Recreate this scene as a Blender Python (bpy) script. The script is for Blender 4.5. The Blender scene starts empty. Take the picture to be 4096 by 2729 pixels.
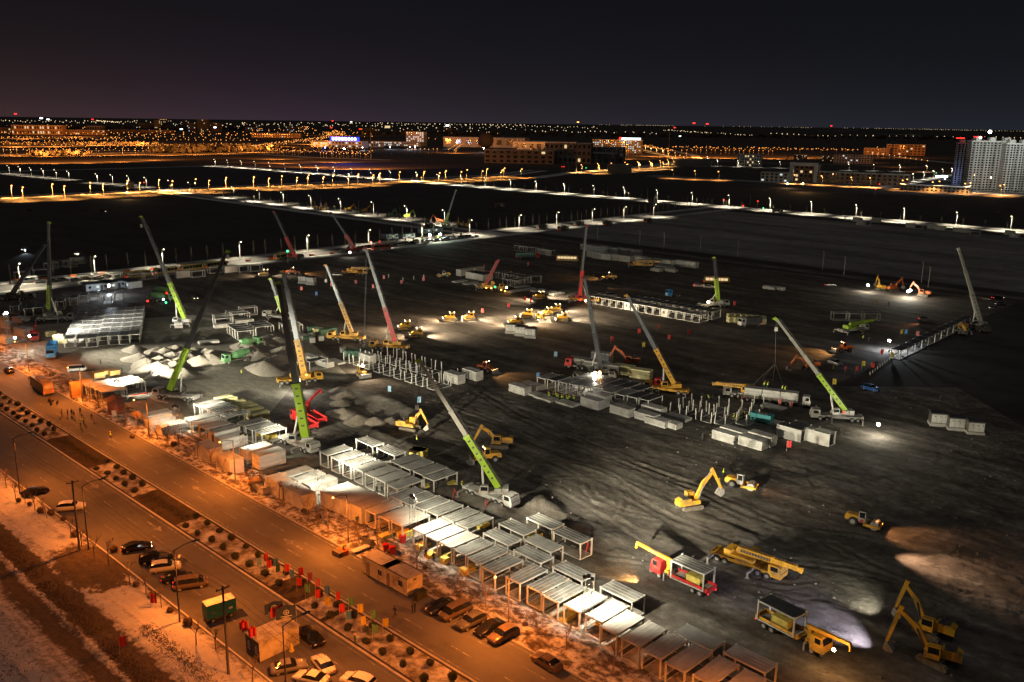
import bpy, math, random
import numpy as np
from mathutils import Vector, Matrix
random.seed(7); RNG = np.random.default_rng(11)
SC = bpy.context.scene
COL = SC.collection
R = math.radians

# ---------------------------------------------------------------- camera
CAM_H, F_PX, PITCH, ROLL = 68.8, 3596.0, R(13.69), R(0.763)
FW = Vector((0, math.cos(PITCH), -math.sin(PITCH)))
RT0 = Vector((1, 0, 0)); UP0 = RT0.cross(FW)
RT = RT0*math.cos(ROLL) + UP0*math.sin(ROLL)
UP = UP0*math.cos(ROLL) - RT0*math.sin(ROLL)
cam_data = bpy.data.cameras.new('camera'); cam = bpy.data.objects.new('camera', cam_data); COL.objects.link(cam)
cam_data.sensor_width = 36.0; cam_data.lens = F_PX/4096*36.0
cam_data.clip_start = 1.0; cam_data.clip_end = 60000.0
M = Matrix((RT, UP, -FW)).transposed().to_4x4(); M.translation = Vector((0, 0, CAM_H))
cam.matrix_world = M
SC.camera = cam

# ---------------------------------------------------------------- night sky
world = bpy.data.worlds.new('World'); SC.world = world; world.use_nodes = True
nt = world.node_tree; nt.nodes.clear()
def N(t, k, **kw):
    n = t.nodes.new(k)
    for a, b in kw.items(): setattr(n, a, b)
    return n
def math_node(t, op, a, b=None, clamp=False):
    n = N(t, 'ShaderNodeMath', operation=op, use_clamp=clamp)
    for i, v in enumerate((a, b)):
        if v is None: continue
        if isinstance(v, (int, float)): n.inputs[i].default_value = v
        else: t.links.new(v, n.inputs[i])
    return n.outputs[0]
wo = N(nt, 'ShaderNodeOutputWorld')
tc = N(nt, 'ShaderNodeTexCoord'); sep = N(nt, 'ShaderNodeSeparateXYZ'); nt.links.new(tc.outputs['Generated'], sep.inputs[0])
elev = math_node(nt, 'MAXIMUM', sep.outputs['Z'], 0.0)
glow = math_node(nt, 'POWER', 2.718, math_node(nt, 'MULTIPLY', elev, -21.0))        # town glow fades with height
azr = N(nt, 'ShaderNodeMapRange'); azr.inputs['From Min'].default_value = -0.55; azr.inputs['From Max'].default_value = 0.45
nt.links.new(sep.outputs['X'], azr.inputs['Value'])
ramp = N(nt, 'ShaderNodeValToRGB'); nt.links.new(azr.outputs[0], ramp.inputs[0])
cr = ramp.color_ramp
cr.elements[0].color = (0.043, 0.020, 0.018, 1); cr.elements[1].color = (0.010, 0.012, 0.017, 1)
e = cr.elements.new(0.32); e.color = (0.030, 0.017, 0.027, 1)
e = cr.elements.new(0.55); e.color = (0.018, 0.014, 0.019, 1)
gm = N(nt, 'ShaderNodeMixRGB', blend_type='MULTIPLY'); gm.inputs[0].default_value = 1
nt.links.new(ramp.outputs[0], gm.inputs[1]); nt.links.new(glow, gm.inputs[2])
ad = N(nt, 'ShaderNodeMixRGB', blend_type='ADD'); ad.inputs[0].default_value = 1
nt.links.new(gm.outputs[0], ad.inputs[1]); ad.inputs[2].default_value = (0.0053, 0.0055, 0.0069, 1)
bg = N(nt, 'ShaderNodeBackground'); nt.links.new(ad.outputs[0], bg.inputs[0])
sky = N(nt, 'ShaderNodeTexSky', sky_type='NISHITA'); sky.sun_disc = False
sky.sun_elevation = R(-9); sky.sun_rotation = R(250)
bg2 = N(nt, 'ShaderNodeBackground'); bg2.inputs[1].default_value = 0.05; nt.links.new(sky.outputs[0], bg2.inputs[0])
adds = N(nt, 'ShaderNodeAddShader'); nt.links.new(bg.outputs[0], adds.inputs[0]); nt.links.new(bg2.outputs[0], adds.inputs[1])
nt.links.new(adds.outputs[0], wo.inputs[0])
# added soft sun lamp lifts the dark ground like an overcast night
sd = bpy.data.lights.new('night_fill', 'SUN'); sd.energy = 0.21; sd.angle = R(70); sd.color = (1.0, 0.93, 0.86)
so = bpy.data.objects.new('night_fill', sd); COL.objects.link(so); so.rotation_euler = (R(14), R(-10), 0)

SC.view_settings.view_transform = 'Standard'; SC.view_settings.look = 'None'
SC.view_settings.exposure = 0.0; SC.view_settings.gamma = 1.0; SC.view_settings.use_curve_mapping = False
cy = SC.cycles
cy.max_bounces = 3; cy.diffuse_bounces = 2; cy.glossy_bounces = 2; cy.transmission_bounces = 2
cy.sample_clamp_indirect = 1.5; cy.caustics_reflective = False; cy.caustics_refractive = False

# ---------------------------------------------------------------- helpers
def ray(px, py):
    return FW + RT*((px-2048)/F_PX) - UP*((py-1364.5)/F_PX)
def at(px, py, z=0.0):                       # survey: picture point -> point at height z
    d = ray(px, py); t = (z-CAM_H)/d.z
    return Vector((0, 0, CAM_H)) + d*t
def at_depth(px, py, base):                  # picture point -> point as far off as base
    d = ray(px, py); k = base.y/d.y
    return Vector((0, 0, CAM_H)) + d*k
GA = R(-43.5); GU = Vector((math.cos(GA), math.sin(GA), 0)); GV = Vector((-math.sin(GA), math.cos(GA), 0))
def ST(s, t, z=0.0): return GU*s + GV*t + Vector((0, 0, z))
def st_of(p): return p.dot(GU), p.dot(GV)

ORD = ['first','second','third','fourth','fifth','sixth','seventh','eighth','ninth','tenth','eleventh','twelfth','thirteenth','fourteenth','fifteenth','sixteenth','seventeenth','eighteenth','nineteenth','twentieth']
def nth(i):
    i += 1
    if i <= 20: return ORD[i-1]
    return '%d%s' % (i, 'th' if 10 < i % 100 < 14 else {1:'st',2:'nd',3:'rd'}.get(i % 10, 'th'))

# value noise on numpy arrays
def vnoise(x, y, seed=0):
    xi = np.floor(x).astype(np.int64); yi = np.floor(y).astype(np.int64); fx = x-xi; fy = y-yi
    fx = fx*fx*(3-2*fx); fy = fy*fy*(3-2*fy)
    def h(a, b):
        n = (a*374761393 + b*668265263 + seed*974634777) & 0x7fffffff
        n = ((n ^ (n >> 13))*1274126177) & 0x7fffffff
        return ((n ^ (n >> 16)) & 0xffff)/65535.0
    return (h(xi,yi)*(1-fx)+h(xi+1,yi)*fx)*(1-fy) + (h(xi,yi+1)*(1-fx)+h(xi+1,yi+1)*fx)*fy
def fbm(x, y, o=4, seed=0):
    a = 0; w = .5
    for i in range(o): a = a + w*vnoise(x*2**i, y*2**i, seed+i); w *= .5
    return a

# ---------------------------------------------------------------- materials
MATS = {}
def mat(name, col, rough=0.6, metal=0.0, var=0.25, scale=1.2, bump=0.0, dirt=None, dirt_amt=0.45, spec=0.4, bscale=None):
    if name in MATS: return MATS[name]
    m = bpy.data.materials.new(name); m.use_nodes = True; t = m.node_tree
    b = t.nodes['Principled BSDF']; b.inputs['Roughness'].default_value = rough; b.inputs['Metallic'].default_value = metal
    b.inputs['Specular IOR Level'].default_value = spec
    geo = N(t, 'ShaderNodeNewGeometry')
    nz = N(t, 'ShaderNodeTexNoise'); nz.inputs['Scale'].default_value = scale; nz.inputs['Detail'].default_value = 5
    t.links.new(geo.outputs['Position'], nz.inputs['Vector'])
    mr = N(t, 'ShaderNodeMapRange'); mr.inputs['From Min'].default_value = .3; mr.inputs['From Max'].default_value = .7
    mr.inputs['To Min'].default_value = 1-var; mr.inputs['To Max'].default_value = 1+var
    t.links.new(nz.outputs['Fac'], mr.inputs['Value'])
    mx = N(t, 'ShaderNodeMixRGB', blend_type='MULTIPLY'); mx.inputs[0].default_value = 1; mx.inputs[1].default_value = (*col, 1)
    oi = N(t, 'ShaderNodeObjectInfo'); rv = N(t, 'ShaderNodeMapRange'); rv.inputs['To Min'].default_value = .84; rv.inputs['To Max'].default_value = 1.14
    t.links.new(oi.outputs['Random'], rv.inputs['Value'])
    t.links.new(math_node(t, 'MULTIPLY', mr.outputs[0], rv.outputs[0]), mx.inputs[2]); out = mx.outputs[0]
    if dirt:
        n2 = N(t, 'ShaderNodeTexNoise'); n2.inputs['Scale'].default_value = scale*.55; n2.inputs['Detail'].default_value = 8; n2.inputs['Roughness'].default_value = .7
        t.links.new(geo.outputs['Position'], n2.inputs['Vector'])
        r2 = N(t, 'ShaderNodeMapRange'); r2.inputs['From Min'].default_value = .62-dirt_amt*.45; r2.inputs['From Max'].default_value = .78-dirt_amt*.45
        t.links.new(n2.outputs['Fac'], r2.inputs['Value'])
        m2 = N(t, 'ShaderNodeMixRGB'); t.links.new(r2.outputs[0], m2.inputs[0]); t.links.new(out, m2.inputs[1]); m2.inputs[2].default_value = (*dirt, 1)
        out = m2.outputs[0]
    t.links.new(out, b.inputs['Base Color'])
    if bump:
        nb = N(t, 'ShaderNodeTexNoise'); nb.inputs['Scale'].default_value = bscale or scale*3; nb.inputs['Detail'].default_value = 6
        t.links.new(geo.outputs['Position'], nb.inputs['Vector'])
        bp = N(t, 'ShaderNodeBump'); bp.inputs['Strength'].default_value = min(1, bump); bp.inputs['Distance'].default_value = bump
        t.links.new(nb.outputs['Fac'], bp.inputs['Height']); t.links.new(bp.outputs[0], b.inputs['Normal'])
    MATS[name] = m; return m
def emit(name, col, strength):
    if name in MATS: return MATS[name]
    m = bpy.data.materials.new(name); m.use_nodes = True; t = m.node_tree; t.nodes.clear()
    e = N(t, 'ShaderNodeEmission'); e.inputs[0].default_value = (*col, 1); e.inputs[1].default_value = strength
    o = N(t, 'ShaderNodeOutputMaterial'); t.links.new(e.outputs[0], o.inputs[0])
    m.cycles.emission_sampling = 'NONE'      # the lamp's own light object does the lighting
    MATS[name] = m; return m

SODIUM = (1.0, 0.232, 0.026); WHITE = (1.0, 0.93, 0.74); COOL = (0.80, 0.90, 1.0); AMBER = (1.0, 0.50, 0.16)
m_white = mat('white_steel', (.50,.495,.46), .45, 0, .10, .7, dirt=(.30,.27,.22), dirt_amt=.25)
m_roof = mat('galvanised_roof', (.34,.345,.325), .42, .25, .16, .5, dirt=(.17,.165,.15), dirt_amt=.4)
m_roofw = mat('white_roof_sheet', (.44,.43,.39), .5, 0, .12, .5, dirt=(.33,.31,.27), dirt_amt=.35)
m_film = mat('wrapped_roof_film', (.34,.335,.31), .38, 0, .18, .6, bump=.12, bscale=2.5)
m_dark = mat('dark_sheet', (.055,.055,.058), .5, 0, .3, .8)
m_floor = mat('cement_board', (.34,.32,.28), .8, 0, .15, .8, dirt=(.15,.12,.09), dirt_amt=.4)
m_panel = mat('sandwich_panel', (.47,.465,.43), .5, 0, .10, .9, dirt=(.33,.30,.26), dirt_amt=.3)
m_panel2 = mat('grey_sandwich_panel', (.40,.42,.42), .5, 0, .12, .9, dirt=(.25,.23,.2), dirt_amt=.3)
m_yell = mat('yellow_wool', (.58,.47,.10), .85, 0, .2, 1.5, dirt=(.30,.25,.10), dirt_amt=.25)
m_pale = mat('pale_wool', (.58,.54,.28), .85, 0, .2, 1.5)
m_green = mat('green_film', (.07,.14,.10), .5, 0, .3, 1)
m_lime = mat('lime_paint', (.30,.47,.035), .38, 0, .12, .8, dirt=(.22,.27,.10), dirt_amt=.2)
m_boom = mat('dark_boom_steel', (.060,.064,.070), .40, .2, .2, .8)
m_boomg = mat('grey_boom_steel', (.13,.14,.15), .35, .4, .2, .6)
m_boomw = mat('pale_boom_steel', (.30,.29,.25), .4, .1, .15, .6)
m_yel = mat('machine_yellow', (.66,.34,.030), .42, 0, .14, .7, dirt=(.22,.15,.07), dirt_amt=.3)
m_org = mat('machine_orange', (.60,.13,.03), .42, 0, .14, .7, dirt=(.2,.1,.05), dirt_amt=.3)
m_red = mat('red_paint', (.50,.025,.025), .38, 0, .14, .7, dirt=(.2,.07,.05), dirt_amt=.25)
m_blue = mat('blue_paint', (.035,.23,.55), .4, 0, .12, .7)
m_teal = mat('teal_paint', (.02,.17,.18), .45, 0, .15, .7)
m_mixg = mat('mixer_green', (.09,.22,.09), .45, 0, .15, .7)
m_black = mat('black_rubber', (.022,.022,.022), .85, 0, .3, 2)
m_rim = mat('dusty_rim', (.30,.28,.25), .6, .2, .2, 2)
m_chas = mat('chassis_steel', (.07,.068,.065), .6, .2, .3, 1.5, dirt=(.14,.12,.09), dirt_amt=.4)
m_grey = mat('grey_cab_paint', (.46,.46,.43), .45, 0, .15, .8, dirt=(.25,.22,.18), dirt_amt=.35)
m_track = mat('muddy_track', (.15,.125,.095), .9, 0, .35, 2, bump=.06)
m_glass = mat('window_glass', (.012,.014,.016), .08, 0, .1, 1, spec=.8)
m_wood = mat('plywood', (.42,.25,.085), .8, 0, .2, 1.2)
m_conc = mat('concrete', (.33,.32,.30), .85, 0, .15, .8)
m_pole = mat('lamp_pole_paint', (.44,.42,.38), .5, .1, .1, 1)
m_poled = mat('dark_pole', (.10,.09,.08), .7, 0, .2, 1)
m_bark = mat('winter_bark', (.18,.135,.095), .9, 0, .3, 3)
m_barkp = mat('poplar_bark', (.23,.20,.15), .9, 0, .3, 3)
m_leafd = mat('dark_evergreen', (.030,.034,.017), .9, 0, .5, 3)
m_twig = mat('brown_hedge', (.085,.055,.028), .9, 0, .5, 2)
m_leafo = mat('dry_leaves', (.28,.17,.055), .9, 0, .4, 3)
m_brick = mat('red_hut_board', (.20,.055,.028), .8, 0, .2, 2)
m_beige = mat('beige_cabin_panel', (.50,.45,.36), .65, 0, .1, .9, dirt=(.22,.18,.13), dirt_amt=.3)
m_hutd = mat('dark_cabin_panel', (.06,.062,.055), .6, 0, .2, 1)
m_gravel = mat('crushed_gravel', (.30,.27,.225), .95, 0, .22, 2.2, bump=.35, bscale=5)
m_gravd = mat('dark_spoil', (.17,.145,.115), .95, 0, .3, 1.2, bump=.3, bscale=4)
m_hivis = mat('hivis_cloth', (.50,.72,.06), .7, 0, .1, 4)
m_cloth = mat('dark_work_clothes', (.03,.033,.036), .9, 0, .3, 4)
m_clothg = mat('green_army_coat', (.035,.075,.045), .9, 0, .3, 4)
m_skin = mat('skin', (.42,.25,.17), .6, 0, .1, 4)
m_helm = mat('yellow_helmet', (.75,.50,.05), .4, 0, .05, 4)
m_pipe = mat('scaffold_pipe', (.22,.21,.2), .5, .4, .2, 2)
m_rope = mat('steel_rope', (.10,.10,.10), .6, .3, .1, 2)
m_dome = mat('dark_tank', (.020,.019,.019), .8, 0, .2, .1)
CARCOL = {'black': mat('black_car_paint', (.013,.013,.014), .22, 0, .1, 1, spec=.6), 'white': mat('white_car_paint', (.62,.60,.56), .28, 0, .06, 1),
          'silver': mat('silver_car_paint', (.30,.29,.28), .28, .4, .08, 1), 'grey': mat('grey_car_paint', (.11,.11,.11), .28, .3, .08, 1),
          'blue': mat('blue_car_paint', (.03,.11,.36), .3, 0, .08, 1), 'brown': mat('bronze_car_paint', (.16,.12,.09), .3, .3, .08, 1)}
FLAGM = {'red': mat('red_flag_cloth', (.62,.05,.045), .8, 0, .12, 2), 'yellow': mat('yellow_flag_cloth', (.62,.47,.05), .8, 0, .12, 2),
         'blue': mat('blue_flag_cloth', (.10,.25,.46), .8, 0, .12, 2), 'green': mat('green_flag_cloth', (.12,.30,.14), .8, 0, .12, 2),
         'pink': mat('pink_flag_cloth', (.66,.19,.18), .8, 0, .12, 2), 'navy': mat('navy_flag_cloth', (.035,.06,.11), .8, 0, .12, 2), 'bluepale': mat('pale_blue_flag_cloth', (.27,.46,.64), .8, 0, .12, 2)}
e_sod = emit('sodium_glow', (1.0, .42, .10), 7); e_wht = emit('white_lamp_glow', (1.0, .86, .55), 8); e_cool = emit('cool_lamp_glow', (.72,.84,1.0), 10)
e_flood = emit('flood_glow', (1.0,.97,.88), 14); e_amb = emit('amber_glow', (1.0,.40,.08), 6); e_red = emit('red_light_glow', (1.0,.03,.02), 3.5)
e_blue = emit('blue_sign_glow', (.03,.05,1.0), 2.2); e_grn = emit('green_light_glow', (.08,1.0,.35), 3); e_lamp = emit('machine_lamp_glow', (1.0,.80,.45), 10)
e_win = emit('lit_window', (1.0,.72,.36), .9); e_winc = emit('lit_window_cool', (.85,.95,.88), .9); e_city = emit('far_lamp_glow', (1.0,.35,.06), 2.8); e_cityw = emit('far_white_lamp_glow', (1.0,.74,.40), 1.9)
e_signw = emit('white_sign_glow', (.85,1.0,.92), 2.6); e_sodfar = emit('far_sodium_glow', (1.0,.36,.07), 4.0)

# ---------------------------------------------------------------- mesh builder
class MB:
    def __init__(s): s.v = []; s.f = []
    def add(s, vs, fs):
        o = len(s.v); s.v += [tuple(v) for v in vs]; s.f += [tuple(i+o for i in f) for f in fs]; return s
    def box(s, x0, x1, y0, y1, z0, z1, mtx=None):
        vs = [Vector((x, y, z)) for x in (x0, x1) for y in (y0, y1) for z in (z0, z1)]
        if mtx is not None: vs = [mtx @ v for v in vs]
        return s.add(vs, [(0,1,3,2),(4,6,7,5),(0,4,5,1),(2,3,7,6),(0,2,6,4),(1,5,7,3)])
    def rod(s, a, b, r0, r1=None, n=6, cap=True):
        a = Vector(a); b = Vector(b); r1 = r0 if r1 is None else r1; d = (b-a)
        if d.length < 1e-6: return s
        d.normalize(); x = d.orthogonal().normalized(); y = d.cross(x)
        if n == 4: x, y = (x+y).normalized(), (y-x).normalized()
        vs = []
        for p, r in ((a, r0), (b, r1)):
            for k in range(n):
                q = 2*math.pi*k/n; vs.append(p + x*(r*math.cos(q)) + y*(r*math.sin(q)))
        fs = [(k, (k+1) % n, n+(k+1) % n, n+k) for k in range(n)]
        if cap: fs += [tuple(range(n-1, -1, -1)), tuple(range(n, 2*n))]
        return s.add(vs, fs)
    def beam(s, a, b, w, h, w1=None, h1=None, up=None):      # box section between two points
        a = Vector(a); b = Vector(b); d = (b-a).normalized(); up = Vector(up) if up else Vector((0,0,1))
        if abs(d.dot(up)) > .995: up = Vector((0,1,0))
        y = up.cross(d).normalized(); z = d.cross(y); w1 = w if w1 is None else w1; h1 = h if h1 is None else h1
        vs = []
        for p, ww, hh in ((a, w, h), (b, w1, h1)):
            vs += [p - y*ww/2 - z*hh/2, p + y*ww/2 - z*hh/2, p + y*ww/2 + z*hh/2, p - y*ww/2 + z*hh/2]
        return s.add(vs, [(0,1,5,4),(1,2,6,5),(2,3,7,6),(3,0,4,7),(3,2,1,0),(4,5,6,7)])
    def prism(s, poly, y0, y1, y0b=None, mtx=None):          # (x,z) outline extruded along y
        n = len(poly); vs = [Vector((x, y0, z)) for x, z in poly] + [Vector((x, y1, z)) for x, z in poly]
        if mtx is not None: vs = [mtx @ v for v in vs]
        a = sum(poly[i][0]*poly[(i+1) % n][1]-poly[(i+1) % n][0]*poly[i][1] for i in range(n))
        fs = [(i, (i+1) % n, n+(i+1) % n, n+i) for i in range(n)] + [tuple(range(n-1,-1,-1)), tuple(range(n, 2*n))]
        return s.add(vs, fs)
    def disc_wheel(s, c, r, w, n=12):                        # wheel about the y axis
        c = Vector(c); return s.rod(c-Vector((0,w/2,0)), c+Vector((0,w/2,0)), r, n=n)
    def ball(s, c, r, n=8, m=5, jit=0, sq=1):
        c = Vector(c); vs = [c+Vector((0,0,r*sq))]
        for i in range(1, m):
            a = math.pi*i/m
            for k in range(n):
                q = 2*math.pi*k/n; j = 1+random.uniform(-jit, jit)
                vs.append(c+Vector((r*j*math.sin(a)*math.cos(q), r*j*math.sin(a)*math.sin(q), r*sq*math.cos(a))))
        vs.append(c-Vector((0,0,r*sq))); fs = [(0, 1+k, 1+(k+1) % n) for k in range(n)]
        for i in range(m-2):
            for k in range(n): fs.append((1+i*n+k, 1+(i+1)*n+k, 1+(i+1)*n+(k+1) % n, 1+i*n+(k+1) % n))
        L = len(vs)-1; fs += [(L, 1+(m-2)*n+(k+1) % n, 1+(m-2)*n+k) for k in range(n)]
        return s.add(vs, fs)
    def mesh(s, name, m, smooth=False):
        me = bpy.data.meshes.new(name); me.from_pydata(s.v, [], s.f)
        if m: me.materials.append(m)
        if smooth: me.polygons.foreach_set('use_smooth', [True]*len(me.polygons))
        me.update(); return me

KIDS = {}
def link(o, parent=None):
    COL.objects.link(o)
    if parent is not None: o.parent = parent; KIDS.setdefault(parent.name, []).append(o)
    return o
def tag(o, label, cat, group=None):
    o['label'] = label; o['category'] = cat
    if group: o['group'] = group
    return o
def part(name, mb, m, parent, label=None, loc=None, rz=None, smooth=False):
    me = mb if isinstance(mb, bpy.types.Mesh) else mb.mesh(name, m, smooth)
    o = bpy.data.objects.new(name, me)
    if loc is not None: o.location = loc
    if rz is not None: o.rotation_euler = (0, 0, rz)
    if label: o['label'] = label
    return link(o, parent)
def thing(name, label, cat, loc=(0,0,0), rz=0, group=None):
    o = bpy.data.objects.new(name, None); o.location = loc; o.rotation_euler = (0, 0, rz); o.empty_display_size = .1
    return tag(link(o), label, cat, group)
def solo(name, mb, m, label, cat, loc=(0,0,0), rz=0, group=None, smooth=False):
    me = mb if isinstance(mb, bpy.types.Mesh) else mb.mesh(name, m, smooth)
    o = bpy.data.objects.new(name, me); o.location = loc; o.rotation_euler = (0, 0, rz)
    return tag(link(o), label, cat, group)
def struct(name, mb, m, kind='structure', smooth=False):
    o = bpy.data.objects.new(name, mb if isinstance(mb, bpy.types.Mesh) else mb.mesh(name, m, smooth)); o['kind'] = kind; return link(o)
def dup(o, parent=None):
    c = o.copy(); link(c, parent)
    for k in KIDS.get(o.name, []): dup(k, c)
    return c
PROTO = {}
def place(key, build, label, loc, rz=0, group=None):
    """first use moves the prototype itself, later uses copy it"""
    if key not in PROTO: PROTO[key] = o = build()
    else: o = dup(PROTO[key])
    o.location = loc; o.rotation_euler = (0, 0, rz); o['label'] = label
    if group: o['group'] = group
    elif 'group' in o: del o['group']
    return o
def light(name, kind, loc, power, color, parent=None, radius=.25, target=None, angle=120, blend=.6):
    d = bpy.data.lights.new(name, kind); d.energy = power; d.color = color; d.shadow_soft_size = radius
    if kind == 'SPOT': d.spot_size = R(angle); d.spot_blend = blend
    o = bpy.data.objects.new(name, d); COL.objects.link(o); o.location = loc
    if target is not None: o.rotation_euler = (Vector(target)-Vector(loc)).to_track_quat('-Z', 'Y').to_euler()
    if parent is not None:
        o.parent = parent
    o.visible_camera = True
    return o
# ================================================================ SETTING
def ground_mat(name, cols, scale, stretch=(1,1), bump=.3, rot=-43.5, fine=.35, rough=.95):
    """soil: three tones mixed by streaky noise along the direction the machines drive"""
    m = bpy.data.materials.new(name); m.use_nodes = True; t = m.node_tree; b = t.nodes['Principled BSDF']
    b.inputs['Roughness'].default_value = rough; b.inputs['Specular IOR Level'].default_value = .15
    geo = N(t, 'ShaderNodeNewGeometry'); vr = N(t, 'ShaderNodeVectorRotate', rotation_type='Z_AXIS'); vr.inputs['Angle'].default_value = R(-rot)
    t.links.new(geo.outputs['Position'], vr.inputs['Vector'])
    mp = N(t, 'ShaderNodeMapping'); mp.inputs['Scale'].default_value = (scale*stretch[0], scale*stretch[1], scale)
    t.links.new(vr.outputs[0], mp.inputs['Vector'])
    n1 = N(t, 'ShaderNodeTexNoise'); n1.inputs['Scale'].default_value = 1; n1.inputs['Detail'].default_value = 9; n1.inputs['Roughness'].default_value = .62
    t.links.new(mp.outputs[0], n1.inputs['Vector'])
    n2 = N(t, 'ShaderNodeTexNoise'); n2.inputs['Scale'].default_value = fine; n2.inputs['Detail'].default_value = 10; n2.inputs['Roughness'].default_value = .7
    t.links.new(geo.outputs['Position'], n2.inputs['Vector'])
    s = math_node(t, 'ADD', math_node(t, 'MULTIPLY', n1.outputs['Fac'], .62), math_node(t, 'MULTIPLY', n2.outputs['Fac'], .38))
    rp = N(t, 'ShaderNodeValToRGB'); t.links.new(s, rp.inputs[0]); r = rp.color_ramp
    r.elements[0].position = .38; r.elements[0].color = (*cols[0], 1); r.elements[1].position = .66; r.elements[1].color = (*cols[-1], 1)
    for i, c in enumerate(cols[1:-1]):
        e = r.elements.new(.38+.28*(i+1)/(len(cols)-1)); e.color = (*c, 1)
    t.links.new(rp.outputs[0], b.inputs['Base Color'])
    if bump:
        bp = N(t, 'ShaderNodeBump'); bp.inputs['Strength'].default_value = .9; bp.inputs['Distance'].default_value = bump
        t.links.new(s, bp.inputs['Height']); t.links.new(bp.outputs[0], b.inputs['Normal'])
    MATS[name] = m; return m
g_field = ground_mat('dark_field', [(.040,.036,.032),(.056,.050,.045),(.066,.060,.053)], .02, (1,4), 0, fine=.05)
g_snowf = ground_mat('thin_snow_field', [(.10,.095,.085),(.19,.18,.165),(.28,.27,.25)], .016, (.5,3), 0, fine=.12)
g_site = ground_mat('site_soil', [(.050,.044,.038),(.095,.083,.070),(.15,.135,.115),(.27,.255,.23)], .13, (.6,1.7), .5, fine=.55)
g_site2 = ground_mat('far_site_soil', [(.042,.035,.029),(.078,.065,.054),(.125,.107,.088),(.21,.19,.165)], .06, (.5,2.6), .5, fine=.25)
g_gravel = ground_mat('gravel_yard', [(.17,.155,.125),(.25,.23,.185),(.33,.305,.25)], .4, (.7,1.6), .25, fine=1.2)
g_asph = ground_mat('asphalt', [(.066,.062,.058),(.095,.090,.084),(.108,.103,.096),(.145,.138,.128)], .10, (.22,1.5), .02, fine=.22, rough=.75)
g_snowv = ground_mat('snow_verge_clumps', [(.05,.038,.026),(.13,.105,.08),(.46,.44,.41),(.60,.58,.55)], .55, (.8,1.2), .6, fine=1.3)
g_snowy = ground_mat('trampled_snow', [(.13,.105,.08),(.34,.31,.27),(.50,.47,.43),(.58,.56,.52)], .10, (.5,2.4), .4, fine=.35)
g_ditch = ground_mat('ditch_scrub', [(.030,.022,.015),(.055,.043,.03),(.11,.09,.07)], .3, (.6,1.5), .5, fine=.8)
g_median = ground_mat('median_snow', [(.07,.05,.03),(.20,.17,.13),(.42,.39,.34),(.52,.49,.45)], .35, (1,1), .4, fine=.8)
g_dirt = ground_mat('dark_median_soil', [(.030,.022,.015),(.05,.037,.025),(.075,.058,.042)], .6, (1,1), .3, fine=1)
g_roadw = ground_mat('far_road_snow', [(.16,.155,.14),(.42,.41,.38),(.58,.57,.54)], .02, (.35,6.0), 0, fine=.05)
g_roadwv = ground_mat('far_road_snow_across', [(.16,.155,.14),(.42,.41,.38),(.58,.57,.54)], .02, (.35,6.0), 0, rot=46.5, fine=.05)
g_paint = mat('road_paint', (.34,.33,.30), .7, 0, .3, 1.5, dirt=(.12,.115,.11), dirt_amt=.6)
g_kerb = mat('kerb_stone', (.36,.34,.31), .8, 0, .15, 1.0)
g_wood_far = mat('far_scrub', (.035,.032,.024), .95, 0, .5, .05)

def sheet(name, pts, z, m, kind='structure'):
    return struct(name, MB().add([(p[0], p[1], z) for p in pts], [tuple(range(len(pts)))]), m, kind)
def strip(name, s0, s1, t0, t1, z, m):
    return sheet(name, [ST(s0,t0), ST(s1,t0), ST(s1,t1), ST(s0,t1)], z, m)

# one ground sheet out past the horizon
sheet('ground', [(-30000,-200),(30000,-200),(30000,45000),(-30000,45000)], 0.0, g_field)
strip('site_floor', -392, -99, 84, 404, 0.012, g_site2)
strip('site_floor', -99, 140, 84, 230, 0.012, g_site2)
strip('snow_field', -384, 300, 430, 655, 0.012, g_snowf)

# relief of the worked soil near the road (driven ruts, spoil ridges), one displaced sheet
X = np.arange(-58, 122, .42); Y = np.arange(84, 236, .42)
gx, gy = np.meshgrid(X, Y, indexing='ij')
ca, sa = math.cos(GA), math.sin(GA)
s_ = gx*ca + gy*sa; t_ = -gx*sa + gy*ca
z = .17*fbm(s_/14, t_/1.9, 3, 3) + .10*fbm(s_/4, t_/1.0, 3, 9) + .26*fbm(gx/2.6, gy/2.6, 4, 5) + .11*vnoise(gx/.55, gy/.55, 33)*(fbm(gx/14, gy/14, 3, 77) > .45)
z -= .26
def track(px0, py0, px1, py1, bend, w=2.2, depth=.10):
    """pair of ruts with tread ribs along a curved path"""
    global z
    a = at(px0, py0); b = at(px1, py1); d = (b-a); L = d.length; d.normalize(); nx, ny = -d.y, d.x
    u = (gx-a.x)*d.x + (gy-a.y)*d.y; v = (gx-a.x)*nx + (gy-a.y)*ny - bend*4*(u/L)*(1-u/L)
    inside = np.clip(u/4, 0, 1)*np.clip((L-u)/4, 0, 1)
    for off in (-w/2, w/2):
        g = np.exp(-((v-off)/.42)**2)*inside
        z = z - depth*g + .07*g*np.sin(u*2*math.pi/1.15)
        z = z + depth*.6*np.exp(-((v-off-.75)/.3)**2)*inside
for q in [(1500,1700,2600,2180,6),(1900,1560,2900,1990,-4),(1700,1640,2750,2120,3),(2000,1640,3050,2110,2),(2150,1990,2700,2260,-9),
          (2050,1830,2450,2100,12),(2350,1880,2750,2090,-8),(2900,2330,3600,2560,3),(2950,2380,3500,2600,-2),(3050,2250,3900,2460,5),(3300,2160,4050,2420,-4),
          (3200,2120,4080,2330,4),(2500,1850,3200,2140,1),(2400,1900,3000,2200,-3),(2100,1930,2600,2010,7),(3500,2100,4090,2260,2),(1450,1560,2150,1760,4),
          (1400,1610,2000,1800,-5),(3100,2440,3560,2560,6),(2850,2210,3300,2330,-6)]: track(*q)
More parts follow.
